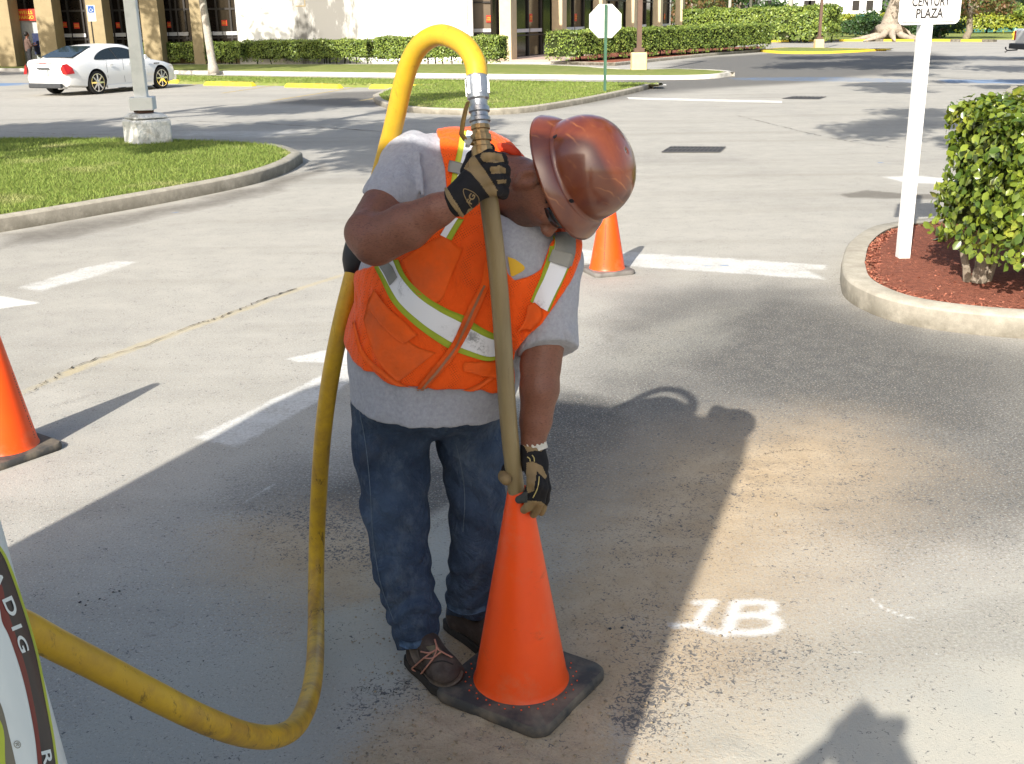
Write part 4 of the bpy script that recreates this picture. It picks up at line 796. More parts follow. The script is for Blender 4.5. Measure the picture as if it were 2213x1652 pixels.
# ================================================================ cars
MAT_CARW = M('white_car_paint', (.80, .80, .78), .28, .03, 2, .5, coat=.5)
MAT_CARG = M('car_glass', (.02, .028, .03), .06, .1, 2, .6)
MAT_TYRE = M('tyre_rubber', (.02, .02, .02), .8, .2, 20, .3)
MAT_CHROME = M('chrome', (.75, .75, .76), .12, .05, 5, .5, metal=1)
MAT_TAIL = M('red_tail_lamp', (.35, .01, .01), .2, .2, 9, .6)
MAT_DARKP = M('dark_plastic', (.05, .052, .055), .6, .2, 9)
def lerp(xs, ys, x): return float(np.interp(x, xs, ys))
def wheel(parent, x, y, r, wdt, side, spokes=8, name='wheel'):
    A_ = [(1, 0, 0), (0, 0, -1), (0, 1, 0)] if side > 0 else [(1, 0, 0), (0, 0, 1), (0, -1, 0)]
    A_ = [np.array(a, float) for a in A_]
    mb = MB(); mb.lathe([(r*.74, -wdt/2), (r*.95, -wdt/2), (r, -wdt/2+.03), (r, wdt/2-.03), (r*.96, wdt/2), (r*.76, wdt/2)], (x, y, r), 36, ax=A_)
    w_ = obj(name, mb, MAT_TYRE, parent, smooth=35, local=True)
    mb = MB(); mb.lathe([(r*.77, wdt/2-.06), (r*.77, wdt/2+.006), (r*.72, wdt/2+.006), (r*.70, wdt/2-.05), (.02, wdt/2-.05)], (x, y, r), 36, ax=A_)
    c = np.array([x, y, r])+A_[2]*(wdt/2-.01)
    for i in range(spokes):
        a = i/spokes*2*math.pi; d = A_[0]*math.cos(a)+A_[1]*math.sin(a); t = -A_[0]*math.sin(a)+A_[1]*math.cos(a); n_ = A_[2]*.012
        mb.add([c+t*.035, c-t*.035, c+d*r*.73-t*.028, c+d*r*.73+t*.028]+[c+t*.03+n_*2, c-t*.03+n_*2, c+d*r*.73-t*.02+n_, c+d*r*.73+t*.02+n_], [(4, 5, 6, 7), (0, 4, 7, 3), (1, 2, 6, 5), (3, 7, 6, 2)])
    mb.lathe([(.06, 0), (.055, .03), (.01, .035)], c, 14, ax=A_); obj('rim', mb, MAT_CHROME, w_, smooth=40, local=True)
    return w_
def boolcut(o, cutters):
    for c in cutters:
        m = o.modifiers.new('cut', 'BOOLEAN'); m.object = c; m.operation = 'DIFFERENCE'; m.solver = 'EXACT'
    bpy.context.view_layer.update(); dg = bpy.context.evaluated_depsgraph_get(); me = bpy.data.meshes.new_from_object(o.evaluated_get(dg)); o.modifiers.clear(); o.data = me
    for c in cutters: bpy.data.objects.remove(c)
def sedan():
    pR, pF = gp(208, 204), gp(342, 187); al = math.radians(24); hd = np.array([math.sin(al), math.cos(al), 0]); lf = np.array([-hd[1], hd[0], 0])
    o0 = pR+lf*.78; root = thing('parked_car', 'white four door sedan with big chrome wheels parked on the left', 'car', (o0[0], o0[1], 0), math.atan2(hd[1], hd[0]))
    xs = [-1.14, -1.10, -1.0, -.85, -.6, -.4, -.2, 0, .2, .4, .7, 1, 1.3, 1.6, 2, 2.3, 2.5, 2.7, 2.9, 3.1, 3.4, 3.6, 3.78, 3.86]
    top = lambda x: lerp([-1.14, -1.08, -.95, -.5, 0, 1, 2.3, 2.6, 3.2, 3.6, 3.8, 3.86], [.86, .99, 1.03, 1.05, .985, .975, .955, .93, .84, .74, .62, .5], x)
    bot = lambda x: lerp([-1.14, -1.0, -.5, 0, 3.2, 3.6, 3.86], [.36, .27, .22, .19, .19, .22, .34], x)
    hw = lambda x: lerp([-1.14, -1.08, -.9, -.4, .6, 2.4, 3.2, 3.6, 3.8, 3.86], [.62, .78, .87, .915, .93, .93, .90, .80, .62, .5], x)
    mb = MB(); vs = []; n = 0
    for x in xs:
        w_, t_, b_ = hw(x), top(x), bot(x); h = t_-b_
        half = [(0, b_), (.82*w_, b_), (.94*w_, b_+.06*h), (.985*w_, b_+.25*h), (1.0*w_, b_+.48*h), (.985*w_, b_+.68*h), (.95*w_, b_+.86*h), (.88*w_, b_+.965*h), (.74*w_, t_+.004), (.4*w_, t_+.022), (0, t_+.03)]
        ring = [(x-.05*abs(y/w_)**2*(1 if x > 3.3 else (-1 if x < -1 else 0)), y, z) for y, z in half]+[(x-.05*abs(y/w_)**2*(1 if x > 3.3 else (-1 if x < -1 else 0)), -y, z) for y, z in half[-2:0:-1]]; n = len(ring); vs += ring
    k = len(xs); mb.add(vs, [(i*n+j, (i+1)*n+j, (i+1)*n+(j+1) % n, i*n+(j+1) % n) for i in range(k-1) for j in range(n)]+[tuple(range(n)), tuple(range((k-1)*n, k*n))[::-1]])
    body = obj('body', mb, [MAT_CARW, MAT_DARKP], root, local=True)
    cut = []
    for x in (0, 2.81):
        for s in (-1, 1):
            c = MB(); c.lathe([(.385, -.3), (.385, .3)], (x, s*.86, .36), 40, ax=[(1, 0, 0), (0, 0, 1), (0, -1, 0)]); co = obj('cutter', c, MAT_DARKP, root, local=True); cut.append(co)
    boolcut(body, cut); body.data.polygons.foreach_set('use_smooth', [True]*len(body.data.polygons)); body.data.set_sharp_from_angle(angle=math.radians(32))
    # cabin
    gxs = [-.72, -.5, -.2, .15, .5, .8, 1.1, 1.45, 1.7, 2.0, 2.25, 2.5]
    roof = lambda x: lerp([-.72, -.5, -.2, .15, .5, .8, 1.1, 1.45, 1.7, 2.0, 2.25, 2.5], [1.0, 1.06, 1.18, 1.30, 1.375, 1.405, 1.415, 1.40, 1.35, 1.22, 1.09, .95], x)
    sidey = lambda x, z: lerp([.93, 1.41], [lerp([-.72, 0, 2.5], [.72, .84, .80], x), .60], z)
    vs = []; mb = MB()
    for x in gxs:
        rz = roof(x); half = [(sidey(x, .9), .9), (sidey(x, .98), .98)]+[(sidey(x, .98+(rz-.98)*t), .98+(rz-.98)*t) for t in (.3, .6, .85)]+[(sidey(x, rz)*.90, rz+.002), (sidey(x, rz)*.55, rz+.018), (0, rz+.025)]
        vs += half+[(-y, z) for y, z in half[-2::-1]]; n = len(half)*2-1
    vs = [(gxs[i//n], *v) for i, v in enumerate(vs)]; k = len(gxs)
    mb.add(vs, [(i*n+j, (i+1)*n+j, (i+1)*n+j+1, i*n+j+1) for i in range(k-1) for j in range(n-1)]); obj('cabin', mb, MAT_CARW, root, smooth=50, local=True)
    win = spline([(.06, 1.0), (.12, 1.07), (.30, 1.17), (.6, 1.27), (1.0, 1.325), (1.4, 1.315), (1.75, 1.23), (2.1, 1.08), (2.22, 1.0)], 26).tolist()+[(1.6, .985), (1.0, .985), (.5, .985), (.2, .985)]
    for s in (-1, 1):
        mb = MB(); c = np.mean(win, 0); m = len(win); mb.add([(x, s*(sidey(x, z)+.006), z) for x, z in win]+[(c[0], s*(sidey(*c)+.012), c[1])], [(i, (i+1) % m, m) if s < 0 else ((i+1) % m, i, m) for i in range(m)]); sw = obj('side_window', mb, MAT_CARG, root, local=True)
        mb = MB()
        for xa, xb in ((.42, .40), (1.02, .88)):
            mb.add([(xa-.02, s*(sidey(xa, .98)+.014), .98), (xa+.02, s*(sidey(xa, .98)+.014), .98), (xb+.02, s*(sidey(xb, 1.3)+.016), 1.31 if xa > 1 else 1.2), (xb-.02, s*(sidey(xb, 1.3)+.016), 1.31 if xa > 1 else 1.2)], [(0, 1, 2, 3)])
        obj('window_pillar', mb, MAT_DARKP, sw, local=True)
        mb = MB()
        for x in (.62, 1.42): mb.box((x, s*.925, .83), (.15, .03, .03))
        obj('door_handle', mb, MAT_CARW, root, local=True)
        mb = MB(); mb.box((2.0, s*.99, 1.02), (.1, .16, .12)); bevel(obj('wing_mirror', mb, MAT_CARW, root, local=True), .02)
        mb = MB()
        for x, z0, z1 in ((.42, .45, .97), (1.12, .3, .97), (2.05, .3, .93)):
            mb.add([(x, s*.926, z0), (x+.012, s*.926, z0), (x+.012, s*.918, z1), (x, s*.918, z1)], [(0, 1, 2, 3)])
        obj('door_gap', mb, MAT_DARKP, root, local=True)
        mb = MB(); tl = [(-1.12, .70, .62), (-1.10, .84, .62), (-.86, .905, .64), (-.90, .88, .80), (-1.02, .80, .92), (-1.11, .72, .90), (-1.135, .64, .78)]
        mb.add([(x-.012, s*y*1.012, z) for x, y, z in tl], [tuple(range(7))[::s]]); obj('tail_lamp', mb, MAT_TAIL, root, local=True)
        mb = MB(); mb.add([(3.60, s*.62, .66), (3.42, s*.86, .68), (3.30, s*.885, .72), (3.45, s*.72, .77)], [(0, 1, 2, 3)]); obj('headlamp', mb, MAT_CHROME, root, local=True)
        wheel(root, 0, s*.80, .34, .22, s); wheel(root, 2.81, s*.80, .34, .22, s)
        mb = MB(); mb.box((1.4, s*.88, .20), (2.0, .06, .1)); obj('sill', mb, MAT_CARW, root, local=True)
    f = lambda x, y, z: (x-.012, y, z+.012)
    mb = MB(); mb.add([f(-.60, .60, 1.065), f(-.60, -.60, 1.065), f(-.2, -.58, 1.20), f(.34, -.50, 1.36), f(.34, .50, 1.36), f(-.2, .58, 1.20)], [(0, 1, 2, 5), (5, 2, 3, 4)]); mb.v = [(x, y, z+.012) for x, y, z in mb.v]; obj('rear_window', mb, MAT_CARG, root, local=True)
    mb = MB(); mb.add([(2.42, .62, 1.03), (2.42, -.62, 1.03), (1.62, -.52, 1.41), (1.62, .52, 1.41)], [(0, 3, 2, 1)]); obj('windscreen', mb, MAT_CARG, root, local=True)
    mb = MB(); mb.box((-1.15, 0, .30), (.12, 1.25, .14)); bevel(obj('bumper_skirt', mb, MAT_DARKP, root, local=True), .03)
    mb = MB(); mb.box((-1.165, 0, .66), (.02, .32, .15)); obj('licence_plate', mb, M('licence_plate', (.6, .63, .6), .5, .2, 40, col2=(.35, .42, .4)), root, local=True)
    mb = MB(); mb.box((-1.165, 0, .785), (.02, .46, .05)); obj('plate_recess', mb, MAT_DARKP, root, local=True)
    mb = MB(); mb.box((-1.13, 0, .93), (.03, .6, .012)); mb.box((-1.145, 0, .935), (.02, .22, .02)); obj('brake_light', mb, MAT_TAIL, root, local=True)
    mb = MB(); mb.tube([(-1.2, -.55, .24), (-.9, -.55, .24)], .04, 12); obj('exhaust_pipe', mb, MAT_CHROME, root, local=True)
    mb = MB()
    for k in range(3): mb.box((2.55+.09*k, -.905, .80), (.05, .03, .035))
    obj('wing_vent', mb, MAT_DARKP, root, local=True)
    return root
sedan()
def pickup():
    p = gp(2206, 131); root = thing('pickup_truck', 'white pickup truck with red tail lamp and tow hitch cut by the right frame edge', 'truck', (p[0]+.42, p[1]+.4, 0), math.radians(-4))
    sc = .92
    mb = MB(); mb.box((1.3, .9, .93), (2.5, 1.85, .72)); bed = obj('bed', mb, MAT_CARW, root, local=True); bevel(bed, .08, 3)
    mb = MB(); mb.box((3.3, .9, 1.0), (1.9, 1.88, .9)); mb.box((3.2, .9, 1.62), (1.5, 1.6, .5), taper=.86); bevel(obj('cab', mb, MAT_CARW, root, local=True), .07, 3)
    mb = MB(); mb.box((4.8, .9, .92), (1.3, 1.85, .7)); bevel(obj('bonnet', mb, MAT_CARW, root, local=True), .12, 3)
    mb = MB(); mb.box((3.2, .9, 1.6), (1.42, 1.66, .34)); obj('side_window', mb, MAT_CARG, root, local=True)
    mb = MB(); mb.box((-.03, .9, .55), (.3, 1.8, .24)); bevel(obj('rear_bumper', mb, MAT_DARKP, root, local=True), .03)
    mb = MB(); mb.tube([(-.1, .9, .40), (-.55, .9, .38), (-.62, .9, .46)], .03, 8); mb.lathe([(.035, 0), (.04, .05), (.01, .08)], (-.62, .9, .46), 10); mb.tube([(-.5, .9, .38), (-.66, .8, .30), (-.68, .75, .36)], .015, 6); obj('tow_hitch', mb, MAT_DARKP, root, local=True)
    for y in (.02, 1.78):
        mb = MB(); mb.box((.07, y, 1.0), (.1, .14, .42)); bevel(obj('tail_lamp', mb, MAT_TAIL, root, local=True), .02)
    for x in (1.1, 4.6):
        wheel(root, x, .08, .38, .26, -1, 6); wheel(root, x, 1.72, .38, .26, 1, 6)
pickup()
# ================================================================ traffic cones
MAT_CONE = NT('orange_cone_vinyl')
def _c():
    t = MAT_CONE; co = t.obj(); r = t.n('ObjectInfo', 3)
    c = t.mix(t.ramp(t.noise(7, 5, .6, co), .4, .75), (.92, .085, .003), (.84, .075, .004))
    c = t.mix(t.ramp(t.noise(4.5, 7, .8, co), .52, .68, 0, .35), c, (.68, .22, .10)); c = t.mix(t.ramp(t.noise(6., 7, .8, t.map((1, 1, 2.2), co, (.5, .4, 0))), .60, .68, 0, .28), c, (.32, .06, .02))
    c = t.mix(t.ramp(t.noise(60, 4, .7, t.map((1, 1, .3), co)), .70, .80, 0, .5), c, (.10, .03, .02))
    t.set('Base Color', c).set('Roughness', .42).set('Specular IOR Level', .45)
    t.set('Subsurface Weight', .15).set('Subsurface Radius', (.03, .008, .003)).set('Subsurface Scale', .5)
    t.bump(t.noise(25, 4, .6, co), .12, .004)
_c(); MAT_CONE = MAT_CONE.m
MAT_CBASE = M('black_cone_base', (.055, .055, .053), .75, .3, 9, .3, col2=(.20, .165, .12), thr=(.42, .72), bump=.4, bscale=50, bdist=.004)
MAT_CBASEG = M('faded_cone_base', (.20, .185, .165), .8, .25, 9, .3, col2=(.12, .11, .10), bump=.3, bscale=50, bdist=.004)
def cone(loc, rz, label, hgt=.71, top_r=.026, basem=None, collar=True, text=True, bs=.40, dots=False, solid_top=False):
    root = thing('traffic_cone', label, 'traffic cone', loc, rz)
    P = rrect(bs, bs, .05, 6); n = len(P); mb = MB(); vs = []
    for z, k in ((.0, .985), (.008, 1.0), (.026, .995), (.034, .965)): vs += [(x*k, y*k, z) for x, y in P]
    c0 = .148
    vs += [(c0*math.cos(math.atan2(y, x)), c0*math.sin(math.atan2(y, x)), .036) for x, y in P]
    mb.add(vs, [(k*n+i, k*n+(i+1) % n, (k+1)*n+(i+1) % n, (k+1)*n+i) for k in range(4) for i in range(n)]+[tuple(range(n))[::-1], tuple(range(4*n, 5*n))]); obj('base', mb, basem or MAT_CBASE, root, smooth=45, local=True)
    sl = lambda z: .141-(.141-top_r)*(z-.05)/(hgt-.05)
    pr = [(.147, .036), (.1455, .039), (.143, .044), (.141, .051)]+[(sl(z), z) for z in np.linspace(.07, hgt-.006, 26)]+[(top_r-.003, hgt), (top_r-.009, hgt-.002), (top_r-.010, hgt-.12)]
    mb = MB(); mb.lathe(pr, (0, 0, 0), 72); body = obj('cone_body', mb, MAT_CONE, root, smooth=45, local=True)
    if collar:
        mb = MB(); mb.lathe([(sl(z)+.0025, z) for z in (.50*hgt/.71, .58*hgt/.71, .655*hgt/.71)], (0, 0, 0), 64); mb.f = mb.f[:-2]; mb.m = mb.m[:-2]; obj('reflective_collar', mb, M('white_collar', (.75, .73, .68), .5, .08), root, smooth=True, local=True)
    if dots:
        mb = MB()
        for i in range(44):
            a = i/44*6.283; r = .150+.012*(i % 2); mb.lathe([(.0028, .0362), (.0024, .0382), (.0003, .0386)], (r*1.06*math.cos(a), r*1.06*math.sin(a), 0), 6)
        obj('moulded_dots', mb, MAT_CONE, root, smooth=True, local=True)
    if text is not None:
        # faint vertical mould marks and lettering run down the side: small dashes of dark ink
        r_ = random.Random(4); V = []; Fc = []
        for k in range(26):
            z = .58*hgt-.0135*k*hgt/.71; a = text; h = r_.uniform(.004, .009); w_ = .004/sl(z)
            if r_.random() < .12: continue
            for (dz, da) in ((-h/2, -w_), (-h/2, w_), (h/2, w_*r_.uniform(.2, 1)), (h/2, -w_)): V.append(((sl(z+dz)+.001)*math.cos(a+da), (sl(z+dz)+.001)*math.sin(a+da), z+dz))
            b_ = len(V)-4; Fc.append((b_, b_+1, b_+2, b_+3))
        obj('ink_marks', (V, Fc), MAT_BLK, root, local=True)
    return root
L_, F_, R_ = gp(952, 1513), gp(1190, 1606), gp(1296, 1462); cc = (L_+R_)/2; rzc = math.atan2((F_-L_)[1], (F_-L_)[0])
fcone = cone((cc[0], cc[1], .004), rzc, 'nearest orange cone on a dusty black base with a tube standing in its top', .665, .032, collar=False, text=None, dots=True)
CONE_TOP = np.array([cc[0], cc[1], .67])
cone(gp(1312, 588), .35, 'orange cone with faded grey base half hidden behind the hard hat', .71, .027, MAT_CBASEG, True, -2.2, .36)
cone(gp(18, 978)+np.array([0, 0, 0]), .95, 'orange cone cut by the left edge of the frame', .71, .027, MAT_CBASE, False, -.9, .38)
# ================================================================ service truck beside the viewer
def service_truck():
    cor = np.array([-.322, .83]); th = math.radians(20)           # front right corner, body runs back toward the sun
    bk = np.array([-math.sin(th), -math.cos(th)]); lf = np.array([-math.cos(th), math.sin(th)])
    root = thing('service_truck', 'tall white service truck with a ringed emblem at the left edge', 'truck', (cor[0]+lf[0]*1.4+bk[0]*3, cor[1]+lf[1]*1.4+bk[1]*3, 0), 0)
    tw, tl = 2.75, 6.0; LEAN = .075
    def q(u, v, z):                                              # u along the left, v to the back
        s = LEAN*max(0, min(z, 2.15)-.7); return np.array([*(cor+lf*(u+s*(1-2*u/tw))+bk*(v+.5*s)), z])
    mb = MB(); R_ = .07; ring = []
    for cu, cv, a0 in ((R_, R_, 180), (tw-R_, R_, 270), (tw-R_, tl-R_, 0), (R_, tl-R_, 90)):
        for i in range(9): a = math.radians(a0+90*i/8); ring.append((cu+R_*math.cos(a), cv+R_*math.sin(a)))
    zs = [.45, .8, 1.1, 1.4, 1.8, 2.4, 2.72, 2.92, 3.07, 3.17, 3.23]; ins = [0]*7+[.03, .10, .22, .42]; n = len(ring); vs = []
    for z, e_ in zip(zs, ins): vs += [q(tw/2+(u-tw/2)*(1-e_*2/tw), tl/2+(v-tl/2)*(1-e_*2/tl), z) for u, v in ring]
    mb.add(vs, [(k*n+i, k*n+(i+1) % n, (k+1)*n+(i+1) % n, (k+1)*n+i) for k in range(len(zs)-1) for i in range(n)]+[tuple(range(n)), tuple(range((len(zs)-1)*n, len(zs)*n))[::-1]])
    obj('body', mb, M('white_truck_enamel', (.62, .68, .67), .35, .05, 3, .5), root, smooth=35)
    mb = MB(); c = q(tw/2, tl/2, .55)[:2]; mb.box((*c, .52), (tl-.3, 1.0, .22), math.atan2(bk[1], bk[0])); obj('chassis', mb, MAT_DARKP, root)
    for u in (.2, tw-.2):
        for v in (1.3, 4.9):
            c = q(u, v, .0); mb = MB(); mb.lathe([(.25, -.13), (.42, -.13), (.44, -.1), (.44, .1), (.42, .13), (.25, .13)], (c[0], c[1], .44), 32, ax=[(*bk, 0), (0, 0, 1), (*lf, 0)]); wl = obj('wheel', mb, MAT_TYRE, root, smooth=40)
            mb = MB(); mb.lathe([(.26, -.10), (.25, .10), (.05, .12)], (c[0], c[1], .44), 20, ax=[(*bk, 0), (0, 0, 1), (*lf, 0)]); obj('rim', mb, MAT_WHITE, wl, smooth=40)
    # end panel facing the worker: double doors, hinges, lamps and bumper
    P2 = lambda u, z, o_=.004: np.array([*q(u, -o_, z)])
    for u in (tw/2-.012, .28, tw-.30):
        mb = MB(); mb.add([P2(u, .6), P2(u+.024, .6), P2(u+.024, 2.75), P2(u, 2.75)], [(3, 2, 1, 0)]); obj('door_gap', mb, MAT_DARKP, root)
    for u in (tw/2-.10, tw/2+.10):
        mb = MB(); mb.tube([P2(u, 1.15, .05), P2(u, 1.95, .05)], .014, 8); obj('door_handle', mb, MAT_CHROME, root)
    for u in (.45, tw-.55):
        mb = MB(); mb.add([P2(u, .62, .006), P2(u+.18, .62, .006), P2(u+.18, .74, .006), P2(u, .74, .006)], [(3, 2, 1, 0)]); obj('tail_lamp', mb, MAT_TAIL, root)
    mb = MB(); c = q(tw/2, .08, .3); mb.box((c[0], c[1], .42), (tw-.3, .12, .16), math.atan2(lf[1], lf[0])); bevel(obj('bumper', mb, MAT_DARKP, root), .02)
    # emblem: nested rings and lettering on the right side panel; s = distance back from the corner, z = height
    side = lambda s_, z, o_=0.0: q(-.0015-o_, s_, z)
    return root, side, q
TRUCK, TSIDE, TQ = service_truck()
# ================================================================ sculpting with distance fields
def seglen(p, a, b):
    a = np.asarray(a, float); b = np.asarray(b, float); ab = b-a; t = np.clip(((p-a)@ab)/(ab@ab+1e-12), 0, 1); return t, np.linalg.norm(p-a-t[:, None]*ab, axis=1)
def cap(a, b, ra, rb): return lambda p: (lambda t, d: d-(ra+(rb-ra)*t))(*seglen(p, a, b))
def ell(c, r, Rm=None):
    c = np.asarray(c, float); r = np.asarray(r, float); Rm = np.eye(3) if Rm is None else np.asarray(Rm, float)
    def f(p): q = (p-c)@Rm.T; k0 = np.linalg.norm(q/r, axis=1); k1 = np.linalg.norm(q/(r*r), axis=1)+1e-9; return k0*(k0-1)/k1
    return f
def rbox(c, hs, r, Rm=None):
    c = np.asarray(c, float); hs = np.asarray(hs, float); Rm = np.eye(3) if Rm is None else np.asarray(Rm, float)
    def f(p): q = np.abs((p-c)@Rm.T)-hs+r; return np.linalg.norm(np.maximum(q, 0), axis=1)+np.minimum(q.max(1), 0)-r
    return f
def smin(a, b, k): h = np.clip(.5+.5*(b-a)/k, 0, 1); return b*(1-h)+a*h-k*h*(1-h)
def smax(a, b, k): return -smin(-a, -b, k)
def U(fs, k=.02):
    def f(p):
        d = fs[0](p)
        for g_ in fs[1:]: d = smin(d, g_(p), k)
        return d
    return f
def chaincap(pts, k=.012): return U([cap(pts[i][0], pts[i+1][0], pts[i][1], pts[i+1][1]) for i in range(len(pts)-1)], k)
def plane3(a, b, c, inside):
    a, b, c = map(np.array, (a, b, c)); n = np.cross(b-a, c-a); n /= np.linalg.norm(n)
    if (np.array(inside)-a)@n > 0: n = -n
    return lambda p: (p-a)@n                                       # negative on the inside
def sdf_mesh(fn, lo, hi, h):
    lo = np.array(lo, float); hi = np.array(hi, float); n = np.ceil((hi-lo)/h).astype(int)+1
    ax = [lo[i]+h*np.arange(n[i]) for i in range(3)]
    B = 8; nb = np.ceil(n/B).astype(int); bi = np.stack(np.meshgrid(*[np.arange(k) for k in nb], indexing='ij'), -1).reshape(-1, 3)
    dc = fn(lo+h*(bi*B+(B-1)/2)); far = np.abs(dc) > h*B*1.15+.016; Fp = np.empty(nb*B)
    for (i, j, k), d in zip(bi[far]*B, dc[far]): Fp[i:i+B, j:j+B, k:k+B] = d
    near_ = bi[~far]*B; loc_ = np.stack(np.meshgrid(*[np.arange(B)]*3, indexing='ij'), -1).reshape(-1, 3)
    for c in range(0, len(near_), 400):
        blk = near_[c:c+400]; v = fn((lo+h*(blk[:, None]+loc_[None])).reshape(-1, 3)).reshape(len(blk), B, B, B)
        for (i, j, k), w_ in zip(blk, v): Fp[i:i+B, j:j+B, k:k+B] = w_
    Fv = Fp[:n[0], :n[1], :n[2]].copy()
    Fv[0] = Fv[-1] = 1e-3+abs(Fv[0]); Fv[:, 0] = abs(Fv[:, 0])+1e-3; Fv[:, -1] = abs(Fv[:, -1])+1e-3; Fv[:, :, 0] = abs(Fv[:, :, 0])+1e-3; Fv[:, :, -1] = abs(Fv[:, :, -1])+1e-3
    S = Fv < 0; cs = [S[i:n[0]-1+i, j:n[1]-1+j, k:n[2]-1+k] for i in (0, 1) for j in (0, 1) for k in (0, 1)]
    cnt = sum(c.astype(int) for c in cs); act = (cnt > 0) & (cnt < 8); I = np.argwhere(act); vid = -np.ones(act.shape, int); vid[act] = np.arange(len(I))
    acc = np.zeros((len(I), 3)); wt = np.zeros(len(I)); co = [np.array((i, j, k)) for i in (0, 1) for j in (0, 1) for k in (0, 1)]
    val = {tuple(c): Fv[tuple((I+c).T)] for c in co}
    for a in co:
        for ax_ in range(3):
            if a[ax_] == 0:
                b = a.copy(); b[ax_] = 1; fa, fb = val[tuple(a)], val[tuple(b)]; m = (fa < 0) != (fb < 0); t = np.where(m, fa/(fa-fb+1e-12), 0)
                acc += (a+(b-a)*t[:, None])*m[:, None]; wt += m
    V = lo+h*(I+acc/wt[:, None]); quads = []
    for ax_ in range(3):
        u, v = (ax_+1) % 3, (ax_+2) % 3; s0 = [slice(1, n[0]-1), slice(1, n[1]-1), slice(1, n[2]-1)]; s1 = list(s0); s0[ax_] = slice(0, n[ax_]-1); s1[ax_] = slice(1, n[ax_])
        A_, B_ = S[tuple(s0)], S[tuple(s1)]; E_ = np.argwhere(A_ != B_); off = np.ones(3, int); off[ax_] = 0; E_ = E_+off; fl = S[tuple(E_.T)]
        eu = np.zeros(3, int); eu[u] = 1; ev = np.zeros(3, int); ev[v] = 1
        q = np.stack([vid[tuple((E_-eu-ev).T)], vid[tuple((E_-ev).T)], vid[tuple(E_.T)], vid[tuple((E_-eu).T)]], 1); q[~fl] = q[~fl][:, ::-1]; quads.append(q)
    return V, np.vstack(quads)
def vn3(p, s, seed=0):
    r = np.random.default_rng(seed).random(4096); q = p*s; i = np.floor(q).astype(np.int64); f = q-i; f = f*f*(3-2*f)
    h = lambda a, b, c: r[((a*73856093) ^ (b*19349663) ^ (c*83492791)) & 4095]; x, y, z = i.T; o = 0
    for a in (0, 1):
        for b in (0, 1):
            for c in (0, 1): o = o+h(x+a, y+b, z+c)*(f[:, 0] if a else 1-f[:, 0])*(f[:, 1] if b else 1-f[:, 1])*(f[:, 2] if c else 1-f[:, 2])
    return o-.5
def polypx(poly, margin=0):
    """signed region from a reference outline, in metres (negative inside)"""
    P = np.array(poly, float); n = len(P)
    def f(p):
        s = project(p); x, y, z = s.T; ins = np.zeros(len(p), bool); d = np.full(len(p), 1e9)
        for i in range(n):
            a, b = P[i], P[(i+1) % n]; e = b-a; tt = np.clip(((x-a[0])*e[0]+(y-a[1])*e[1])/(e@e+1e-9), 0, 1); d = np.minimum(d, np.hypot(x-a[0]-tt*e[0], y-a[1]-tt*e[1]))
            if abs(e[1]) > 1e-9: ins ^= ((a[1] > y) != (b[1] > y)) & (x < (b[0]-a[0])*(y-a[1])/e[1]+a[0])
        return np.where(ins, -d, d)*z/F
    return f
class Target:
    def __init__(s, *obs):
        V = []; Fc = []
        for o in obs:
            b = len(V); loc = chain(o); V += [tuple(np.array(v.co[:])+loc) for v in o.data.vertices]; Fc += [[b+i for i in p.vertices] for p in o.data.polygons]
        s.t = BVHTree.FromPolygons(V, Fc)
    def hit(s, x, y, off=.002):
        d = ray(x, y); d = d/np.linalg.norm(d); h = s.t.ray_cast(Vector(CAMP), Vector(d))
        if h[0] is None:
            for k in range(1, 40):
                for a in range(8):
                    h = s.t.ray_cast(Vector(CAMP), Vector(ray(x+k*math.cos(a*.785), y+k*math.sin(a*.785))).normalized())
                    if h[0] is not None: break
                if h[0] is not None: break
        if h[0] is None: return None
        n = np.array(h[1]); 
        if n@d > 0: n = -n
        return np.array(h[0])+n*off
def band(name, tgt, L, R, nl, nw, off, mat, parent, thick=0.0, smooth=True):
    """strip lying on a surface between two reference curves"""
    A_, B_ = spline(L, nl), spline(R, nl); g_ = []
    for i in range(nl):
        for j in range(nw+1):
            q = A_[i]*(1-j/nw)+B_[i]*(j/nw); h = tgt.hit(q[0], q[1], off)
            g_.append(h if h is not None else np.array([0, 0, -9.]))
    g_ = np.array(g_).reshape(nl, nw+1, 3)
    for _ in range(2):
        m = g_.copy(); m[1:-1] = (g_[:-2]+2*g_[1:-1]+g_[2:])/4; g_ = m*.6+g_*.4
    V = g_.reshape(-1, 3); w1 = nw+1; Fc = [(i*w1+j, (i+1)*w1+j, (i+1)*w1+j+1, i*w1+j+1) for i in range(nl-1) for j in range(nw)]
    if thick:
        back = V+np.array([CAMP-v for v in V])/np.linalg.norm(CAMP-V, axis=1)[:, None]*-thick; k = len(V); rim = [i*w1 for i in range(nl)]+[(nl-1)*w1+j for j in range(1, w1)]+[i*w1+nw for i in range(nl-2, -1, -1)]+[j for j in range(nw-1, 0, -1)]
        Fc += [(rim[i], rim[(i+1) % len(rim)], k+rim[(i+1) % len(rim)], k+rim[i]) for i in range(len(rim))]; V = np.vstack([V, back])
    return obj(name, (V, Fc), mat, parent, smooth=smooth)
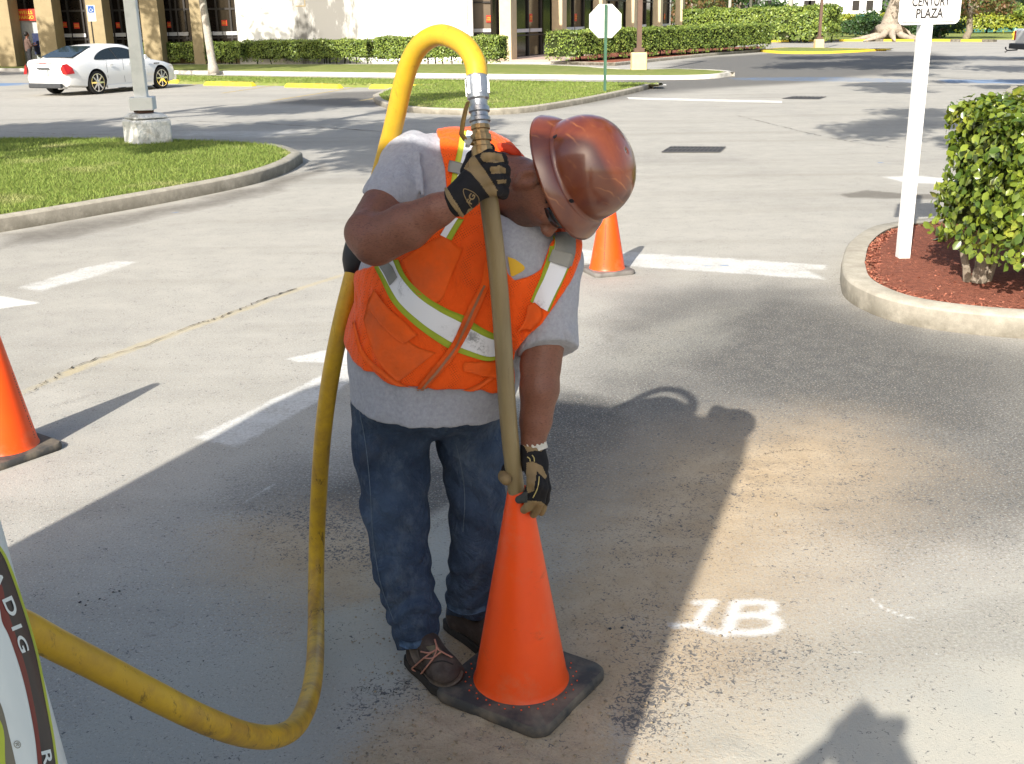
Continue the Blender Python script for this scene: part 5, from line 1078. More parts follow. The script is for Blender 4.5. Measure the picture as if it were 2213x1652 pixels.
# ================================================================ emblem on the service truck
TT = Target([o for o in bpy.data.objects if o.name.startswith('body') and o.parent == TRUCK][0])
MAT_LIME = M('lime_line', (.42, .50, .04), .4, .05, 3); MAT_MAR = M('maroon_ring', (.16, .015, .012), .4, .05, 3); MAT_EWH = M('emblem_white', (.66, .72, .70), .4, .03, 3); MAT_EGR = M('emblem_grey', (.16, .15, .11), .4, .05, 3); MAT_EBK = M('emblem_black', (.02, .018, .022), .4, .1, 3)
c_out = [(-60, 1115), (0, 1184), (25, 1237), (53, 1319), (78, 1405), (95, 1487), (114, 1590), (128, 1690)]
c_lime = [(-66, 1122), (-5, 1188), (20, 1241), (48, 1322), (73, 1408), (90, 1490), (109, 1592), (123, 1690)]
c_m1 = [(-66, 1190), (-4, 1255), (10, 1310), (25, 1356), (49, 1430), (66, 1500), (82, 1590), (92, 1690)]
c_m2 = [(-70, 1240), (-10, 1300), (2, 1345), (17, 1375), (41, 1445), (58, 1512), (74, 1600), (82, 1690)]
c_w = [(-70, 1400), (-50, 1440), (-30, 1480), (-6, 1510), (6, 1540), (16, 1581), (29, 1636), (40, 1690)]
em = band('emblem', TT, c_lime, c_m1, 40, 5, .0010, MAT_EBK, TRUCK)
band('lime_outline', TT, c_out, c_lime, 40, 1, .0012, MAT_LIME, em); band('maroon_ring', TT, c_m1, c_m2, 40, 2, .0012, MAT_MAR, em)
band('white_field', TT, c_m2, c_w, 40, 6, .0010, MAT_EWH, em)
band('grey_field', TT, c_w, [(x-60, y+10) for x, y in c_w], 40, 4, .0009, MAT_EGR, em); band('lime_outline', TT, [(-60, 1500), (0, 1560), (8, 1640), (12, 1690)], [(-80, 1505), (-12, 1570), (-4, 1650), (-2, 1700)], 20, 2, .0014, MAT_LIME, em)
def surf_text(name, body, tgt, o_, ex, ey, size, mat, parent, off=.0016, bold=.02, shear=0):
    V, Fc = text_mesh(body, 1.0, 0, bold); P = []
    for v in V: x, y = o_[0]+ex[0]*v[0]*size+ey[0]*v[1]*size, o_[1]+ex[1]*v[0]*size+ey[1]*v[1]*size; h = tgt.hit(x, y, off); P.append(h if h is not None else (P[-1] if P else at(x, y, .9)))
    return obj(name, (np.array(P), Fc), mat, parent)
surf_text('lettering', 'D', TT, (17, 1311), (.50, 1.25), (.62, -.28), 46, MAT_EWH, em)
surf_text('lettering', 'I', TT, (31, 1357), (.50, 1.25), (.62, -.25), 46, MAT_EWH, em)
surf_text('lettering', 'G', TT, (44, 1393), (.45, 1.15), (.52, -.2), 46, MAT_EWH, em)
surf_text('lettering', 'A', TT, (-8, 1252), (.50, 1.1), (.55, -.3), 44, MAT_EWH, em)
surf_text('lettering', 'R', TT, (97, 1636), (.25, 1.2), (.60, -.15), 46, MAT_EWH, em)
surf_text('registered_mark', '®', TT, (33, 1609), (.3, 1.0), (.9, -.2), 22, MAT_EGR, em, bold=0)
# ================================================================ suction hose, fittings and tube
HOSE_R = .0268
hose_px = [(1031, 172, 2.69), (1028, 140, 2.70), (1012, 108, 2.72), (985, 86, 2.75), (950, 76, 2.79), (915, 92, 2.84), (888, 130, 2.89), (869, 190, 2.94), (851, 270, 3.0), (829, 355, 3.08), (803, 450, 3.16), (778, 540, 3.2), (757, 620, 3.2), (733, 720, 3.24), (712, 830, 3.32), (698, 940, 3.42), (690, 1050, 3.54), (685, 1160, 3.64), (683, 1270, 3.64), (683, 1360, 3.5), (680, 1440, 3.22), (668, 1510, 2.93), (640, 1568, 2.68), (595, 1592, 2.48), (530, 1588, 2.32), (440, 1556, 2.14), (330, 1502, 2.02), (220, 1444, 1.92), (120, 1393, 1.83), (40, 1350, 1.76), (-60, 1310, 1.70), (-170, 1290, 1.62)]
asm = thing('suction_hose', 'yellow suction hose arching over the man down into a tan tube held in the cone', 'hose', CONE_TOP*[1, 1, 0])
P = spline([at(*p) for p in hose_px], 200); port = np.array([-1.25, 1.10, .92]); P = np.vstack([P, spline([P[-1], (P[-1]+port)/2+np.array([0, .05, .02]), port], 10)[1:]])
t = NT('yellow_hose_rubber'); co = t.obj(); c = t.mix(t.ramp(t.noise(5, 6, .6, co), .35, .7), (.66, .40, .022), (.56, .33, .02))
low = t.ramp(t.n('SeparateXYZ', 2, {0: co}), 1.3, .2)
c = t.mix(t.math('MULTIPLY', t.ramp(t.noise(9, 7, .75, co), .42, .62), t.math('ADD', .25, t.math('MULTIPLY', low, .75))), c, (.36, .20, .035)); c = t.mix(t.math('MULTIPLY', t.ramp(t.noise(30, 6, .8, t.map((1, 1, .35), co)), .575, .66), t.math('ADD', .28, t.math('MULTIPLY', low, .7))), c, (.045, .03, .02))
sc_ = t.ramp(t.n('TexNoise', 0, {'Vector': co, 'Scale': 3.1, 'Detail': 8, 'Roughness': .8}), .63, .67); c = t.mix(sc_, c, (.05, .045, .04))
t.set('Base Color', c).set('Roughness', .42).set('Specular IOR Level', .4).bump(t.noise(60, 4, .6, co), .15, .003)
nr = np.random.default_rng(2); rs = HOSE_R*(1+.012*np.convolve(nr.normal(size=len(P)), np.ones(5)/5, 'same'))
mb = MB(); mb.tube(P, rs, 28); MAT_HOSE = t.m; obj('hose', mb, MAT_HOSE, asm, smooth=True)
mb = MB(); d0 = spline([at(*p) for p in hose_px], 200); i0 = np.argmin(np.linalg.norm(d0-at(772, 556, 3.2), axis=1)); seg_ = d0[i0-7:i0+4]
mb.tube(seg_, [HOSE_R*1.03, .034, .042, .046, .046, .047, .047, .046, .043, .036, HOSE_R*1.03], 28); obj('rubber_coupling', mb, M('black_rubber', (.018, .017, .018), .5, .2, 12, .4), asm, smooth=True)
# tube
PT, PB = at(1041, 300, 2.685), CONE_TOP+np.array([0, 0, -.06]); axd = (PB-PT)/np.linalg.norm(PB-PT)
t = NT('tan_tube'); co = t.obj(); st_ = t.noise(14, 6, .65, t.map((1, 1, .12), co)); c = t.mix(t.ramp(st_, .35, .7), (.29, .22, .105), (.19, .13, .06)); c = t.mix(t.ramp(t.noise(3.4, 3, .5, t.map((1, 1, .6), co)), .5, .75, 0, .6), c, (.31, .28, .155)); c = t.mix(t.ramp(t.noise(60, 5, .8, t.map((1, 1, .05), co)), .62, .72, 0, .7), c, (.10, .07, .035))
t.set('Base Color', c).set('Roughness', .38).set('Specular IOR Level', .45).bump(t.noise(40, 4, .6, t.map((1, 1, .1), co)), .1, .002)
TUBE_R = .0243; mb = MB(); k = 30; pts = [PT+(PB-PT)*(.09+.91*i/k)+np.array([.006*math.sin(i*.2), 0, 0]) for i in range(k+1)]; mb.tube(pts, TUBE_R, 28); obj('tube', mb, t.m, asm, smooth=40)
MAT_STEEL = M('galvanised_steel', (.45, .46, .47), .38, .25, 25, .5, metal=.85, bump=.15, bscale=60); MAT_BRASS = M('brass', (.42, .27, .12), .35, .35, 20, .5, metal=.85, bump=.25, bscale=50)
def onax(s): return pts0+axu*s
a0, a1 = at(1030, 164, 2.69), at(1042, 330, 2.69); axu = (a1-a0)/np.linalg.norm(a1-a0); TL = np.linalg.norm(a1-a0); ux = np.cross(axu, [0, 1, 0]); ux /= np.linalg.norm(ux); uy = np.cross(axu, ux); AX = [ux, uy, axu]
mb = MB(); r = rad(24.5, 2.69)
mb.lathe([(r*.90, 0), (r, .003), (r*1.02, .02), (r*1.0, TL*.20), (r*.97, TL*.30), (r*.80, TL*.325), (r*.78, TL*.40), (r*.93, TL*.41), (r*.95, TL*.47), (r*.78, TL*.485), (r*.80, TL*.535), (r*.95, TL*.55), (r*.95, TL*.595), (r*.80, TL*.61), (r*.78, TL*.645)], a0, 32, ax=AX)
for i in range(6):
    a = i*1.047+.3; mb.box(a0+ux*math.cos(a)*r*1.0+uy*math.sin(a)*r*1.0+axu*TL*.14, (.006, .006, TL*.22), M=np.stack(AX, 1))
obj('steel_coupling', mb, MAT_STEEL, asm, smooth=40)
mb = MB(); mb.lathe([(r*.70, TL*.64), (r*.84, TL*.645), (r*.86, TL*.70), (r*.74, TL*.71), (r*.74, TL*.76), (r*.92, TL*.77), (r*.94, TL*.85), (r*.80, TL*.86), (r*.82, TL*.92), (r*.93, TL*.93), (r*.93, TL*1.05), (r*.8, TL*1.08), (r*.8, TL*1.3)], a0, 12, ax=AX)
vb = obj('ball_valve', mb, MAT_BRASS, asm, smooth=20)
mb = MB(); hp_ = [at(*q) for q in ((1020, 312, 2.66), (1006, 303, 2.64), (997, 290, 2.63), (1001, 262, 2.63), (1007, 235, 2.64), (1011, 222, 2.65))]; mb.tube(hp_, [.009, .009, .0085, .0075, .0075, .0065], 10, flat=.5); obj('lever', mb, M('rusty_lever', (.34, .20, .05), .55, .4, 30, .4, metal=.4), vb, smooth=True)
mb = MB(); c0 = at(1012, 304, 2.645); mb.tube([c0-np.array([0, .012, 0]), c0+np.array([0, .03, 0])], .010, 6); mb.tube([at(1010, 318, 2.65), at(1012, 300, 2.64)], .006, 8); obj('lever_nut', mb, MAT_STEEL, vb)
mb = MB(); d = (P[-1]-P[-3]); d /= np.linalg.norm(d); mb.tube([P[-1]-d*.05, P[-1]+d*.04, P[-1]+d*.3], [.040, .045, .045], 20); obj('port_coupling', mb, MAT_STEEL, asm, smooth=40)
# ================================================================ the worker
WK = thing('person', 'worker in orange safety vest, grey shirt and blue jeans bending over the cone', 'person', gp(940, 1440))
rp = rad
def lm(pts): return [(at(x, y, D), rp(r, D)) for x, y, D, r in pts]
# --- head frame: hu to the crown, hf out of the face, hr to his right (toward the viewer)
def camdir(x, y, tow): v = RX*x+UY*y-fw*tow; return v/np.linalg.norm(v)
hu = camdir(.80, -.02, .58); hf = camdir(.12, -.99, .02); hf -= hu*(hf@hu); hf /= np.linalg.norm(hf); hr = np.cross(hf, hu)
if hr@(-fw) < 0: hr = -hr
HEADC = at(1211, 403, 2.87); HR = np.stack([hf, hr, hu])
hd_ = lambda f, r, u: HEADC+hf*f+hr*r+hu*u
skull = U([ell(hd_(-.01, 0, .02), (.100, .076, .10), HR), ell(hd_(.035, 0, -.055), (.068, .060, .085), HR), cap(hd_(.055, 0, -.115), hd_(.03, 0, -.08), .030, .05), cap(hd_(.01, .045, -.085), hd_(.055, .018, -.118), .022, .022), cap(hd_(.01, -.045, -.085), hd_(.055, -.018, -.118), .022, .022)], .035)
nose = U([cap(hd_(.088, 0, .0), hd_(.118, 0, -.040), .009, .0135), ell(hd_(.110, .012, -.046), (.012, .009, .009), HR), ell(hd_(.110, -.012, -.046), (.012, .009, .009), HR)], .010)
brow = cap(hd_(.083, .035, .022), hd_(.083, -.035, .022), .012, .012); cheek = U([ell(hd_(.070, .040, -.025), (.022, .022, .02), HR), ell(hd_(.070, -.040, -.025), (.022, .022, .02), HR)], .01)
lips = U([cap(hd_(.090, .022, -.075), hd_(.090, -.022, -.075), .0075, .0075), cap(hd_(.088, .020, -.088), hd_(.088, -.020, -.088), .0085, .0085)], .004)
mouth = cap(hd_(.104, .026, -.0815), hd_(.104, -.026, -.0815), .0055, .0055); chin = ell(hd_(.078, 0, -.118), (.022, .03, .02), HR)
eyes = U([ell(hd_(.098, .032, .002), (.014, .017, .012), HR), ell(hd_(.098, -.032, .002), (.014, .017, .012), HR)], .005)
def ear(s):
    o_ = ell(hd_(-.018, s*.088, -.040), (.024, .011, .040), HR); i_ = ell(hd_(-.014, s*.099, -.034), (.014, .010, .025), HR); lobe = ell(hd_(-.008, s*.086, -.074), (.013, .009, .013), HR)
    return lambda p: smin(smax(o_(p), -i_(p), .004), lobe(p), .006)
eR, eL = ear(1), ear(-1)
neck = chaincap(lm([(1060, 400, 3.02, 74), (1110, 405, 2.96, 62), (1165, 412, 2.90, 58)]), .03)
def headf(p):
    d = skull(p); d = smin(d, brow(p), .012); d = smin(d, cheek(p), .02); d = smax(d, -eyes(p), .008); d = smin(d, nose(p), .010); d = smin(d, chin(p), .02); d = smin(d, lips(p), .006); d = smax(d, -mouth(p), .004)
    d = smin(d, eR(p), .006); d = smin(d, eL(p), .006); return smin(d, neck(p), .03)
# --- arms
armR = lm([(893, 352, 3.06, 50), (842, 430, 2.94, 52), (793, 505, 2.80, 47), (812, 520, 2.79, 53), (880, 490, 2.74, 50), (945, 455, 2.70, 36), (985, 436, 2.685, 29)])
armL = lm([(1190, 575, 3.07, 46), (1185, 690, 3.05, 47), (1168, 790, 3.06, 43), (1166, 840, 3.06, 42), (1158, 910, 3.08, 34), (1151, 962, 3.09, 26)])
# --- torso masses
TOR = lm([(925, 860, 3.38, 95), (907, 745, 3.22, 138), (1000, 775, 3.22, 118), (930, 620, 3.15, 140), (1060, 640, 3.14, 120), (960, 500, 3.10, 128), (1080, 545, 3.08, 118), (1010, 410, 3.10, 112), (895, 372, 3.08, 74), (1188, 560, 3.06, 70), (1060, 395, 3.06, 76)])
torso = U([cap(TOR[a][0], TOR[b][0], TOR[a][1], TOR[b][1]) for a, b in ((0, 1), (0, 2), (1, 3), (2, 4), (3, 5), (4, 6), (5, 7), (6, 7), (3, 4), (5, 6), (7, 8), (6, 9), (7, 10), (1, 2))], .05)
legs = [lm([(868, 900, 3.44, 52), (864, 1110, 3.44, 36), (903, 1362, 3.45, 26)]), lm([(1000, 900, 3.46, 50), (1028, 1100, 3.50, 34), (1012, 1312, 3.60, 24)])]
# body: one continuous surface
def bodyf(p):
    d = headf(p); d = smin(d, torso(p)+.038, .02); d = smin(d, chaincap(armR)(p), .02); d = smin(d, chaincap(armL)(p), .02)
    for l in legs: d = smin(d, chaincap(l)(p), .02)
    return d+.0012*vn3(p, 60, 3)
def bounds(pts, m): P = np.array(pts); return P.min(0)-m, P.max(0)+m
lo, hi = bounds([TOR[i][0] for i in range(len(TOR))]+[HEADC]+[a for a, _ in armR+armL]+[a for l in legs for a, _ in l], .25)
V, Q = sdf_mesh(bodyf, lo, hi, .0048)
t = NT('skin'); co = t.obj(); c = t.mix(t.ramp(t.noise(14, 6, .6, co), .3, .7), (.235, .098, .060), (.18, .072, .043)); c = t.mix(t.ramp(t.noise(5, 3, .5, co), .55, .75, 0, .5), c, (.30, .10, .062))
hair_ = t.n('TexNoise', 0, {'Vector': t.map((1, 1, 3), co, (0, .6, 0)), 'Scale': 140, 'Detail': 3, 'Roughness': .7}); c = t.mix(t.ramp(hair_, .52, .66, 0, .7), c, (.08, .035, .022))
bd = t.n('Attribute', 2, attribute_name='beard'); c = t.mix(t.math('MULTIPLY', bd, t.ramp(t.noise(220, 3, .7, co), .25, .6, .35, .9)), c, (.055, .038, .03))
t.set('Base Color', c).set('Roughness', .48).set('Specular IOR Level', .4).set('Subsurface Weight', .08).set('Subsurface Radius', (.012, .004, .002)).set('Subsurface Scale', 1.0).bump(t.math('ADD', t.math('MULTIPLY', t.noise(120, 4, .7, co), .25), t.noise(22, 4, .6, co)), .35, .008); MAT_SKIN = t.m
body = obj('body', (V, Q), MAT_SKIN, WK, smooth=True)
def sm(x, a, b): v = np.clip((x-a)/(b-a), 0, 1); return v*v*(3-2*v)
q = (V-HEADC)@HR.T; near = np.linalg.norm(q, axis=1) < .2
bm = near*np.maximum(sm(q[:, 0], .035, .06)*sm(-q[:, 2], .058, .075)*(1-.85*((np.abs(q[:, 1]) < .024) & (np.abs(q[:, 2]+.082) < .012)))*.9, sm(-q[:, 2], .03, .06)*sm(q[:, 0], -.01, .03)*.45)
hairb = near*sm(-q[:, 0], -.02, .02)*sm(q[:, 2], -.055, -.03)*(np.abs(q[:, 1]) < .078)*.9; side_ = near*(np.abs(q[:, 1]) > .05)*sm(q[:, 2], -.03, .0)*sm(-q[:, 0], -.03, .0)*.7
a = body.data.attributes.new('beard', 'FLOAT', 'POINT'); a.data.foreach_set('value', np.maximum.reduce([bm, hairb, side_]).astype(np.float32))
# a finer mesh for the head surface is unnecessary at this distance; smooth shading carries it
# --- T-shirt
def clothnoise(p, s, amp, seed, st=(1, 1, 1)):
    q = p*np.array(st); r = 1-np.abs(vn3(q, s, seed)*2+vn3(q, s*2.1, seed+1)); return amp*(r-.5)
slR = lm([(893, 352, 3.04, 68), (868, 392, 2.98, 64), (846, 430, 2.93, 66)]); slL = lm([(1195, 575, 3.04, 66), (1188, 660, 3.04, 62), (1185, 770, 3.05, 66)])
hemP = plane3(at(750, 812, 3.35), at(940, 946, 3.05), at(1090, 882, 3.25), at(940, 700, 3.2))
skirt = U([cap(at(900, 800, 3.24), at(902, 900, 3.27), rp(146, 3.24), rp(142, 3.27)), cap(at(1000, 770, 3.22), at(995, 900, 3.27), rp(116, 3.22), rp(112, 3.27))], .05)
cutR = plane3(at(798, 424, 2.9), at(888, 446, 2.84), at(850, 425, 3.1), at(890, 350, 3.0)); cutL = plane3(at(1122, 752, 3.0), at(1248, 742, 3.0), at(1190, 785, 3.15), at(1190, 600, 3.0))
collar = cap(at(1085, 402, 2.96), at(1200, 415, 2.90), rp(62, 2.96), rp(80, 2.9))
folds = [([(1150, 700, 2.97), (1230, 720, 2.99)], .008), ([(905, 330, 2.93), (915, 420, 2.88)], .007), ([(870, 340, 2.95), (850, 400, 2.89)], .007)]
def shirtf(p):
    d = smin(torso(p), smax(skirt(p), hemP(p), .004), .04); d = smax(d, hemP(p), .006)
    a = smax(chaincap(slR)(p), cutR(p), .005); b = smax(chaincap(slL)(p), cutL(p), .005)
    d = smin(smin(d, a, .03), b, .03); d = smax(d, -collar(p), .008)
    for l, r in folds: d = smin(d, cap(at(*l[0]), at(*l[1]), r*.8, r)(p)+.001, .022)
    return d+clothnoise(p, 11, .007, 5, (1, 1, .5))+clothnoise(p, 28, .002, 15)
lo, hi = bounds([a for a, _ in TOR]+[a for a, _ in slR+slL], .24); V, Q = sdf_mesh(shirtf, lo, hi, .0055)
t = NT('heather_grey_jersey'); co = t.obj(); c = t.mix(t.ramp(t.noise(90, 4, .7, co), .3, .7), (.40, .405, .435), (.30, .305, .335)); c = t.mix(t.ramp(t.noise(3, 4, .6, co), .5, .7, 0, .3), c, (.30, .29, .29))
t.set('Base Color', c).set('Roughness', .9).set('Specular IOR Level', .15).set('Sheen Weight', .2).bump(t.math('ADD', t.math('MULTIPLY', t.noise(260, 2, .5, co), .06), t.noise(13, 4, .55, t.map((1, 1, .45), co, (.3, .5, .2)), .8)), .75, .022); obj('shirt', (V, Q), t.m, WK, smooth=True)
# --- vest
vhem = plane3(at(755, 690, 3.3), at(965, 858, 3.02), at(1090, 800, 3.2), at(940, 500, 3.2))
# armholes and neck opening
armholeR = polypx([(700, 200), (938, 262), (946, 300), (962, 360), (966, 430), (940, 500), (880, 540), (800, 575), (765, 590), (600, 560)])
armholeL = polypx([(1262, 500), (1256, 560), (1236, 610), (1205, 650), (1172, 700), (1128, 742), (1112, 762), (1105, 900), (1500, 900), (1500, 400), (1262, 400)])
neckV = polypx([(1078, 300), (1078, 430), (1085, 520), (1098, 592), (1112, 606), (1140, 597), (1166, 580), (1182, 545), (1202, 500), (1215, 440), (1300, 400), (1250, 300)])
front = plane3(at(900, 300, 3.04), at(1200, 500, 3.0), at(950, 900, 3.35), at(950, 600, 2.7))
neckhole = cap(at(1075, 400, 3.02), at(1220, 415, 2.90), rp(72, 2.96), rp(95, 2.9))
def vestf(p):
    t_ = smin(smin(torso(p), chaincap(slR)(p), .03), chaincap(slL)(p), .03); d = smin(t_-.012, smax(skirt(p)-.008, vhem(p), .004), .04); d = smax(d, vhem(p)+clothnoise(p, 9, .006, 31), .008)
    d = smax(d, -armholeR(p), .005); d = smax(d, -armholeL(p), .005); d = smax(d, -smax(neckV(p), front(p)+.02, .004), .004); d = smax(d, -neckhole(p), .006)
    return d+clothnoise(p, 9, .009, 21, (1, 1, .6))+clothnoise(p, 24, .0025, 25)
V, Q = sdf_mesh(vestf, lo, hi, .005)
t = NT('orange_mesh_fabric'); co = t.obj()
dots = t.n('TexVoronoi', 0, {'Vector': t.map((1, .35, 1), co, (0, .55, 0)), 'Scale': 165., 'Randomness': .12}, feature='F1')
c = t.mix(t.ramp(t.noise(4, 5, .6, co), .35, .75), (.92, .105, .004), (.82, .085, .004)); c = t.mix(t.ramp(t.noise(2.2, 6, .75, co), .55, .75, 0, .35), c, (.40, .08, .02)); solid = c
c = t.mix(t.ramp(dots, .30, .16, 0, .55), c, (.16, .02, .006)); t.set('Base Color', c).set('Roughness', .75).set('Specular IOR Level', .2).set('Sheen Weight', .15).bump(t.math('ADD', t.math('MULTIPLY', dots, .10), t.noise(15, 4, .55, t.map((1, 1, .6), co, (.6, .2, .4)), .9)), .7, .018); MAT_VEST = t.m
vest = obj('safety_vest', (V, Q), MAT_VEST, WK, smooth=True)
VT = Target(vest)
MAT_VSOLID = M('orange_solid_fabric', (.90, .115, .007), .7, .15, 5, .25, col2=(.60, .10, .02), thr=(.45, .72), bump=.7, bscale=16, bdist=.016)
MAT_TRIM = M('lime_trim', (.36, .43, .035), .7, .12, 12, .2); MAT_TRIMY = M('sunlit_lime_trim', (.62, .64, .06), .7, .1, 12, .2)  # second lime: same trim with sunlight painted in, for the shoulder strap
t = NT('silver_reflective_tape'); co = t.obj(); c = t.mix(t.ramp(t.noise(30, 8, .85, co), .49, .58), (.80, .80, .80), (.28, .28, .28)); big = t.ramp(t.noise(7, 4, .6, co), .50, .62); c = t.mix(big, (.78, .78, .79), c); t.set('Base Color', c).set('Roughness', .5).set('Specular IOR Level', .4).bump(t.noise(26, 8, .85, co), .15, .002); MAT_TAPE = t.m
MAT_TAPED = M('worn_grey_tape', (.20, .20, .18), .6, .25, 18, .3, col2=(.27, .26, .23))
def stripe(L, R, f, n=46, off=.0035, label=None, matl=None, trim=None):
    L = np.array(L, float); R = np.array(R, float); s = band('reflective_stripe', VT, L, R, n, 6, off, trim or MAT_TRIM, vest, .003)
    i1, i2 = L+(R-L)*f[0], L+(R-L)*f[1]; return band('silver_tape', VT, i1, i2, n, 5, off+.0022, matl or MAT_TAPE, s)
stripe([(803, 566), (822, 600), (850, 655), (900, 705), (955, 745), (979, 757)], [(862, 562), (880, 600), (915, 636), (960, 664), (1001, 681), (1022, 690)], (.20, .80))
stripe([(985, 760), (1020, 772), (1056, 780), (1088, 770)], [(1020, 694), (1050, 712), (1075, 722), (1096, 722)], (.18, .80), 24)
stripe([(996, 284), (988, 330), (976, 385), (972, 420)], [(1040, 292), (1034, 330), (1018, 380), (1010, 425)], (.30, 1.0), 24, trim=MAT_TRIMY)
stripe([(951, 508), (962, 490), (975, 470)], [(976, 520), (990, 495), (1003, 475)], (.0, .55), 12, trim=MAT_TRIM)
stripe([(1192, 505), (1186, 545), (1168, 600), (1146, 652)], [(1243, 505), (1241, 545), (1224, 590), (1186, 674)], (.17, .92), 34)
band('worn_patch', VT, [(1201, 506), (1196, 545), (1190, 562)], [(1240, 506), (1240, 545), (1232, 576)], 14, 5, .0085, MAT_TAPED, vest); band('tape_keeper', VT, [(1192, 540), (1188, 552), (1184, 564)], [(1236, 552), (1232, 566), (1226, 580)], 8, 5, .011, M('grey_webbing', (.30, .29, .25), .7, .1, 20), vest, .003)
band('tape_keeper', VT, [(972, 350), (969, 362), (968, 374)], [(1006, 358), (1003, 370), (1000, 382)], 8, 4, .010, bpy.data.materials['grey_webbing'], vest, .003)
band('worn_patch', VT, [(815, 566), (832, 590), (845, 618)], [(840, 564), (852, 580), (862, 600)], 14, 5, .0085, MAT_TAPED, vest)
# placket with zip, pockets
band('zip_placket', VT, [(1050, 560), (1041, 610), (1014, 660), (975, 740), (930, 800), (893, 846)], [(1064, 562), (1056, 616), (1034, 672), (994, 752), (946, 812), (908, 852)], 50, 4, .009, MAT_VSOLID, vest, .004)
band('zip', VT, [(1047, 612), (1022, 664), (982, 744), (936, 806), (900, 846)], [(1051, 614), (1026, 668), (986, 748), (940, 810), (904, 849)], 50, 1, .0145, M('zip_teeth', (.36, .15, .07), .5, .2, 90), vest)
def patch(nm, L, R, n, w_, off, th=.0018, mat=None): return band(nm, VT, L, R, n, w_, off, mat or MAT_VSOLID, vest, th)
patch('chest_pocket', [(870, 562), (920, 528), (950, 512), (957, 508)], [(908, 650), (950, 652), (975, 600), (1000, 540)], 20, 12, .0032)
patch('hip_pocket', [(787, 690), (800, 740), (825, 790), (860, 826)], [(800, 640), (850, 700), (895, 745), (942, 762)], 20, 14, .0028)
fl = patch('pocket_flap', [(797, 660), (822, 695), (852, 728), (872, 743)], [(812, 626), (842, 665), (872, 690), (903, 722)], 22, 8, .008, .004)
patch('pocket_flap', [(1001, 800), (1000, 790), (1004, 782)], [(1080, 820), (1085, 805), (1092, 778)], 8, 12, .009, .004); patch('pocket_flap', [(1141, 660), (1138, 680), (1132, 700), (1120, 715)], [(1160, 655), (1174, 668), (1172, 690), (1150, 712)], 10, 8, .012, .010)
band('vest_binding', VT, [(765, 700), (782, 768), (820, 806), (862, 836), (915, 853), (965, 858), (1020, 846), (1085, 806)], [(768, 690), (787, 758), (824, 796), (866, 826), (917, 843), (965, 848), (1018, 836), (1082, 796)], 60, 1, .005, MAT_VSOLID, vest, .003)
band('vest_binding', VT, [(1200, 498), (1184, 540), (1166, 578)], [(1212, 500), (1197, 542), (1176, 586)], 24, 1, .005, MAT_VSOLID, vest, .003)
ST = Target(bpy.data.objects['shirt']); 
band('shirt_print', ST, [(1097, 555), (1100, 575), (1104, 596)], [(1112, 560), (1135, 580), (1108, 597)], 10, 5, .003, M('yellow_print', (.72, .42, .03), .8, .1, 20), bpy.data.objects['shirt'])
# collar band of the vest behind the neck
mb = MB(); mb.tube(spline([at(1062, 318, 3.02), at(1080, 318, 2.97), at(1100, 322, 2.95), at(1118, 334, 2.95), at(1124, 350, 2.99)], 20), [.006+.007*math.sin(i/19*3.1) for i in range(20)], 10); obj('vest_collar', mb, M('red_binding', (.62, .05, .012), .7, .1), vest, smooth=True)
# --- jeans
JR = lm([(862, 850, 3.42, 98), (846, 960, 3.42, 85), (855, 1090, 3.41, 71), (868, 1220, 3.42, 62), (892, 1320, 3.42, 56), (905, 1410, 3.42, 46)])
JL = lm([(1000, 850, 3.44, 95), (1020, 960, 3.46, 74), (1030, 1090, 3.48, 60), (1028, 1200, 3.51, 56), (1014, 1285, 3.55, 50), (1008, 1350, 3.57, 44)])
seat = U([cap(at(860, 850, 3.35), at(1000, 850, 3.37), rp(100, 3.40), rp(95, 3.42))], .03)
jcR = plane3(at(862, 1410, 3.36), at(948, 1390, 3.36), at(905, 1392, 3.55), at(890, 1200, 3.4)); jcL = plane3(at(968, 1332, 3.52), at(1050, 1344, 3.52), at(1010, 1324, 3.68), at(1010, 1200, 3.5))
def jeansf(p):
    z = p[:, 2]; a = smax(chaincap(JR, .02)(p), jcR(p), .004); b = smax(chaincap(JL, .02)(p), jcL(p), .004); d = smin(a, b, .012); d = smin(d, seat(p), .04)
    # bunching above the hems and sagging diagonal creases at thigh and knee
    w1 = np.exp(-((z-.22)/.10)**2); d = d+w1*(.005*np.sin(z*95+3.5*np.sin(p[:, 0]*26)+p[:, 1]*14)+.012*vn3(p*np.array([1, 1, 1.8]), 18, 9))
    w2 = np.exp(-((z-.50)/.13)**2); d = d+w2*(.0065*np.sin(z*46+p[:, 0]*38+4*vn3(p, 6, 3))); w3 = np.exp(-((z-.72)/.09)**2); d = d+w3*.006*np.sin(z*52-p[:, 0]*40+4*vn3(p, 6, 4))
    return d+clothnoise(p, 14, .006, 41, (1, 1, .7))+clothnoise(p, 34, .002, 43)
lo2, hi2 = bounds([a for a, _ in JR+JL], .16); lo2[2] = .05; V, Q = sdf_mesh(jeansf, lo2, hi2, .0055)
t = NT('blue_denim'); co = t.obj(); c = t.mix(t.ramp(t.noise(4, 6, .65, co), .35, .68), (.022, .038, .072), (.066, .10, .158)); c = t.mix(t.ramp(t.noise(16, 6, .75, t.map((1, 1, .6), co)), .50, .72, 0, .6), c, (.13, .165, .21)); c = t.mix(t.ramp(t.noise(3.0, 6, .7, co), .54, .72, 0, .5), c, (.10, .085, .07))
